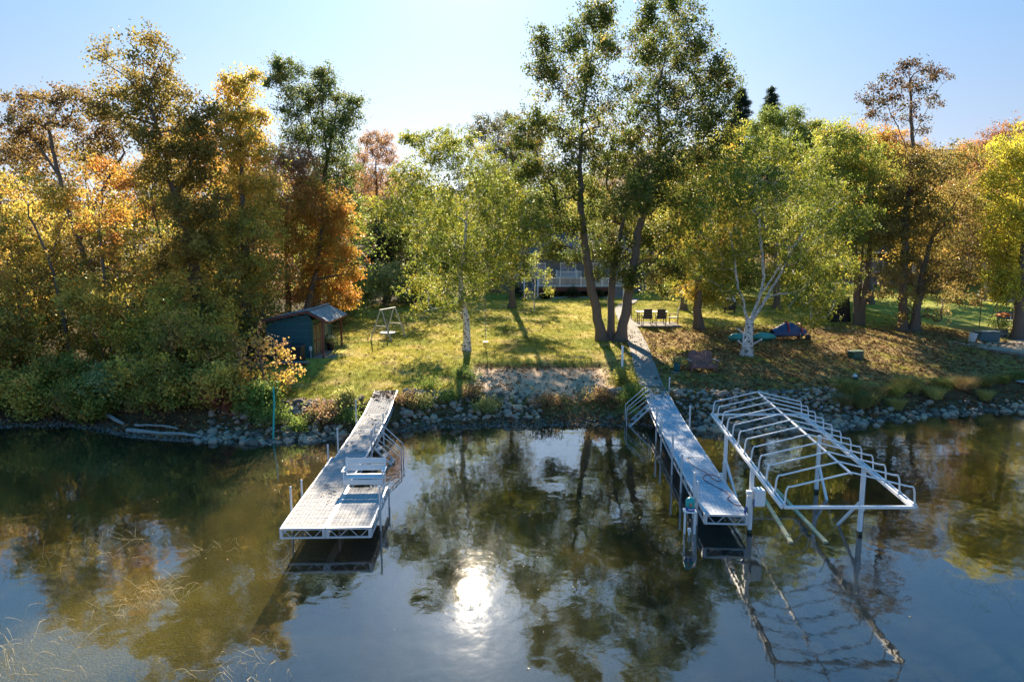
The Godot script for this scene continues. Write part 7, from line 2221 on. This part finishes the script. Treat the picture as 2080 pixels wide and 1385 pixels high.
	tree("lilac_shrub","pale flowering shrub behind the swing frame","shrub","",-12.13,66.00,[[0.08,[Vector3(-0.02,-0.15,0.00),Vector3(-0.23,1.60,0.00),Vector3(-0.43,3.02,0.00)]],[0.07,[Vector3(0.02,-0.15,0.00),Vector3(0.72,1.60,0.00),Vector3(1.22,2.55,0.00)]],[0.06,[Vector3(-0.07,-0.15,0.00),Vector3(-0.95,1.37,0.00),Vector3(-1.39,2.31,0.00)]]],[[0.17,3.05,0.65,1.36,1.07,1.00],[1.29,2.26,-1.00,0.97,0.87,1.00],[-0.96,2.14,0.99,1.26,1.07,1.00],[0.09,1.31,-0.86,1.75,1.07,1.00],[1.71,1.15,0.30,0.87,0.78,1.00],[-1.18,0.98,1.23,1.21,0.78,1.00],[-2.28,1.16,0.44,0.97,0.68,1.00],[0.60,3.70,-1.00,0.58,0.78,1.00],[-0.78,3.47,-0.67,0.58,0.68,1.00]],"pale","broad","bark")
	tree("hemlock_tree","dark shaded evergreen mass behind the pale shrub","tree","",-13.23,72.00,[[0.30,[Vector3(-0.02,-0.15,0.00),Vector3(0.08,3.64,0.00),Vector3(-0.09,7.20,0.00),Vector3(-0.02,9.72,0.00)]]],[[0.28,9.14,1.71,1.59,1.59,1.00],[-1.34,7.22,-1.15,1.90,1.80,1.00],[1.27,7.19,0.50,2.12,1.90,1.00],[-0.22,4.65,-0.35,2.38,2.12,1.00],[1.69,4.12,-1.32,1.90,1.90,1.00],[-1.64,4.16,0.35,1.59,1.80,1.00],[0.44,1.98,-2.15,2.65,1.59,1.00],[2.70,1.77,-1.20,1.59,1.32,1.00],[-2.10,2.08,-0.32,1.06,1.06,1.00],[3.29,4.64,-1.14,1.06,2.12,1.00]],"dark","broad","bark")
	tree("young_birch_tree","thin young birch with a pale stem in front of the deck steps","tree","",2.14,63.20,[[0.06,[Vector3(-0.04,-0.15,0.00),Vector3(-0.04,1.51,0.00),Vector3(-0.01,3.10,0.00),Vector3(-0.10,4.68,0.00)]]],[[-0.07,4.66,-1.07,1.02,0.84,0.70],[0.80,3.34,0.17,0.93,0.84,0.70],[-0.79,3.35,0.45,0.84,0.84,0.60],[1.23,2.02,0.71,0.65,0.56,0.60],[-0.53,1.46,-0.75,0.74,0.56,0.50]],"yellowgreen","fine","birch_bark")
	tree("maple_tree","bright yellow maple behind the three trunked tree and the deck","tree","",15.92,64.00,[[0.28,[Vector3(0.23,-0.15,0.00),Vector3(0.02,4.59,0.00),Vector3(-0.24,8.20,0.00),Vector3(-0.60,12.20,0.00)]]],[[-0.33,5.95,-0.25,1.88,1.69,1.00],[1.64,6.87,-0.88,1.69,1.88,1.00],[-1.86,7.30,0.26,1.41,1.88,1.00],[0.60,4.14,-0.05,1.88,1.51,1.00],[-1.32,3.73,1.36,1.18,1.03,1.00],[1.46,9.58,-0.60,1.88,2.12,1.00],[-1.15,10.52,-1.30,2.12,2.12,1.00],[1.89,11.69,0.79,1.88,2.12,1.00],[4.04,15.39,-0.89,1.69,1.65,1.00],[2.32,14.33,0.48,1.88,1.88,1.00]],"yellow","broad","bark")
	tree("ash_tree","upright light green tree in front of the two dark spruce tips","tree","",25.69,66.00,[[0.30,[Vector3(0.00,-0.15,0.00),Vector3(-0.35,5.98,0.00),Vector3(-0.74,10.60,0.00),Vector3(-1.12,15.13,0.00),Vector3(-1.33,17.36,0.00)]]],[[-1.52,18.16,0.02,0.97,0.97,1.00],[-1.00,17.32,1.51,1.26,0.97,1.00],[-2.50,16.67,0.16,1.21,1.21,1.00],[0.58,17.75,0.33,0.97,1.07,1.00],[1.46,16.92,-0.56,1.07,1.16,1.00],[-0.88,15.99,0.21,1.94,1.46,1.00],[-2.88,15.66,-0.58,1.16,1.07,1.00],[0.56,15.48,0.69,1.65,1.46,1.00],[-1.65,14.22,0.06,2.43,1.75,1.00],[1.14,13.90,-1.07,1.94,1.75,1.00]],"green","broad","bark")
	tree("ash_tree","yellow green tree with a pointed top left of the tall sparse tree","tree","",28.83,64.00,[[0.28,[Vector3(0.00,-0.15,0.00),Vector3(-0.28,6.03,0.00),Vector3(-0.70,10.51,0.00),Vector3(-1.06,14.91,0.00)]]],[[-0.84,16.85,-0.78,0.85,0.85,1.00],[-1.87,15.82,-0.33,1.22,1.13,1.00],[-0.70,15.69,0.56,1.03,1.13,1.00],[-1.07,14.37,-0.94,1.88,1.51,1.00],[-0.08,13.98,0.43,1.60,1.51,1.00],[-0.86,12.24,0.43,2.12,1.69,1.00],[-2.21,13.69,-0.84,1.41,1.41,1.00]],"yellowgreen","broad","bark")
	tree("maple_tree","orange tree showing through under the sparse flat topped tree","tree","",36.83,70.00,[[0.30,[Vector3(0.00,-0.15,0.00),Vector3(-0.36,5.89,0.00),Vector3(-0.82,10.79,0.00),Vector3(-1.32,15.60,0.00)]]],[[-2.89,16.46,0.56,1.85,1.44,1.00],[0.41,16.61,-2.02,1.85,1.44,1.00],[1.94,16.29,-1.56,1.54,1.54,1.00],[-3.37,15.09,0.26,1.54,1.44,1.00],[-0.40,14.79,-1.19,2.31,1.65,1.00],[0.39,13.98,1.56,1.85,1.85,1.00],[2.91,15.13,-0.05,1.54,1.54,1.00]],"orange","broad","bark")
	tree("basswood_tree","dusky tree rising left of the three trunked tree behind the birch","tree","",-0.24,66.00,[[0.33,[Vector3(0.24,-0.15,0.00),Vector3(0.24,6.88,0.00),Vector3(0.15,10.57,0.00),Vector3(0.24,13.75,0.00),Vector3(-0.22,15.99,0.00)]]],[[-2.31,17.20,-0.54,1.16,0.87,0.80],[-2.95,16.10,0.74,0.97,0.87,0.70],[-1.18,16.96,-1.87,1.26,1.07,0.80],[0.24,17.18,0.89,1.46,1.16,0.80],[-1.65,15.55,-1.61,1.46,1.16,0.80],[1.18,15.94,-1.13,1.65,1.36,0.80],[-0.21,14.39,1.97,1.75,1.36,1.00],[2.08,14.14,0.45,1.46,1.36,1.00],[-1.18,12.96,-1.10,1.75,1.46,1.00],[1.19,12.05,-1.24,1.75,1.46,1.00],[0.24,9.55,1.88,1.94,1.75,1.00],[-0.69,7.33,0.72,1.46,1.65,1.00]],"duskgreen","broad","bark")
	tree("maple_tree","brownish red tree filling the low dip of the skyline left of the birch","tree","",-16.65,84.00,[[0.30,[Vector3(0.02,-0.15,0.00),Vector3(0.34,5.28,0.00),Vector3(0.33,11.16,0.00),Vector3(0.32,15.20,0.00)]]],[[0.79,18.14,1.36,1.48,1.11,0.80],[1.42,17.70,-1.44,1.11,1.11,0.80],[-0.58,17.72,0.41,0.99,1.11,0.80],[0.63,16.15,-0.65,1.85,1.48,0.90],[-1.20,15.30,-0.81,1.48,1.60,0.90],[2.12,15.85,-0.59,1.11,1.36,0.90],[0.48,13.43,0.48,2.10,1.85,1.00],[-1.51,12.35,-0.42,1.60,1.85,1.00],[1.76,12.35,-0.43,1.60,1.85,1.00],[0.00,10.07,-1.54,2.22,1.85,1.00],[3.12,9.94,0.93,1.48,1.60,1.00],[-1.15,8.22,0.45,1.48,1.60,1.00]],"pinkbrown","broad","bark")
	tree("oak_tree","orange red tree on the far slope beside the yellow maple","tree","",54.60,75.00,[[0.30,[Vector3(-0.22,-0.15,0.00),Vector3(-0.81,8.43,0.00),Vector3(-1.34,13.63,0.00)]]],[[-2.60,17.27,1.24,1.87,1.43,1.00],[-3.04,16.48,-0.23,1.54,1.32,1.00],[-0.82,16.81,0.99,1.87,1.43,1.00],[-4.10,14.65,0.05,1.54,1.43,1.00],[-2.03,15.12,0.40,1.98,1.54,1.00],[0.26,14.63,0.19,1.87,1.65,1.00],[-3.82,12.28,0.72,1.54,1.54,1.00],[-0.88,12.12,-0.43,2.20,1.87,1.00]],"redorange","broad","bark")
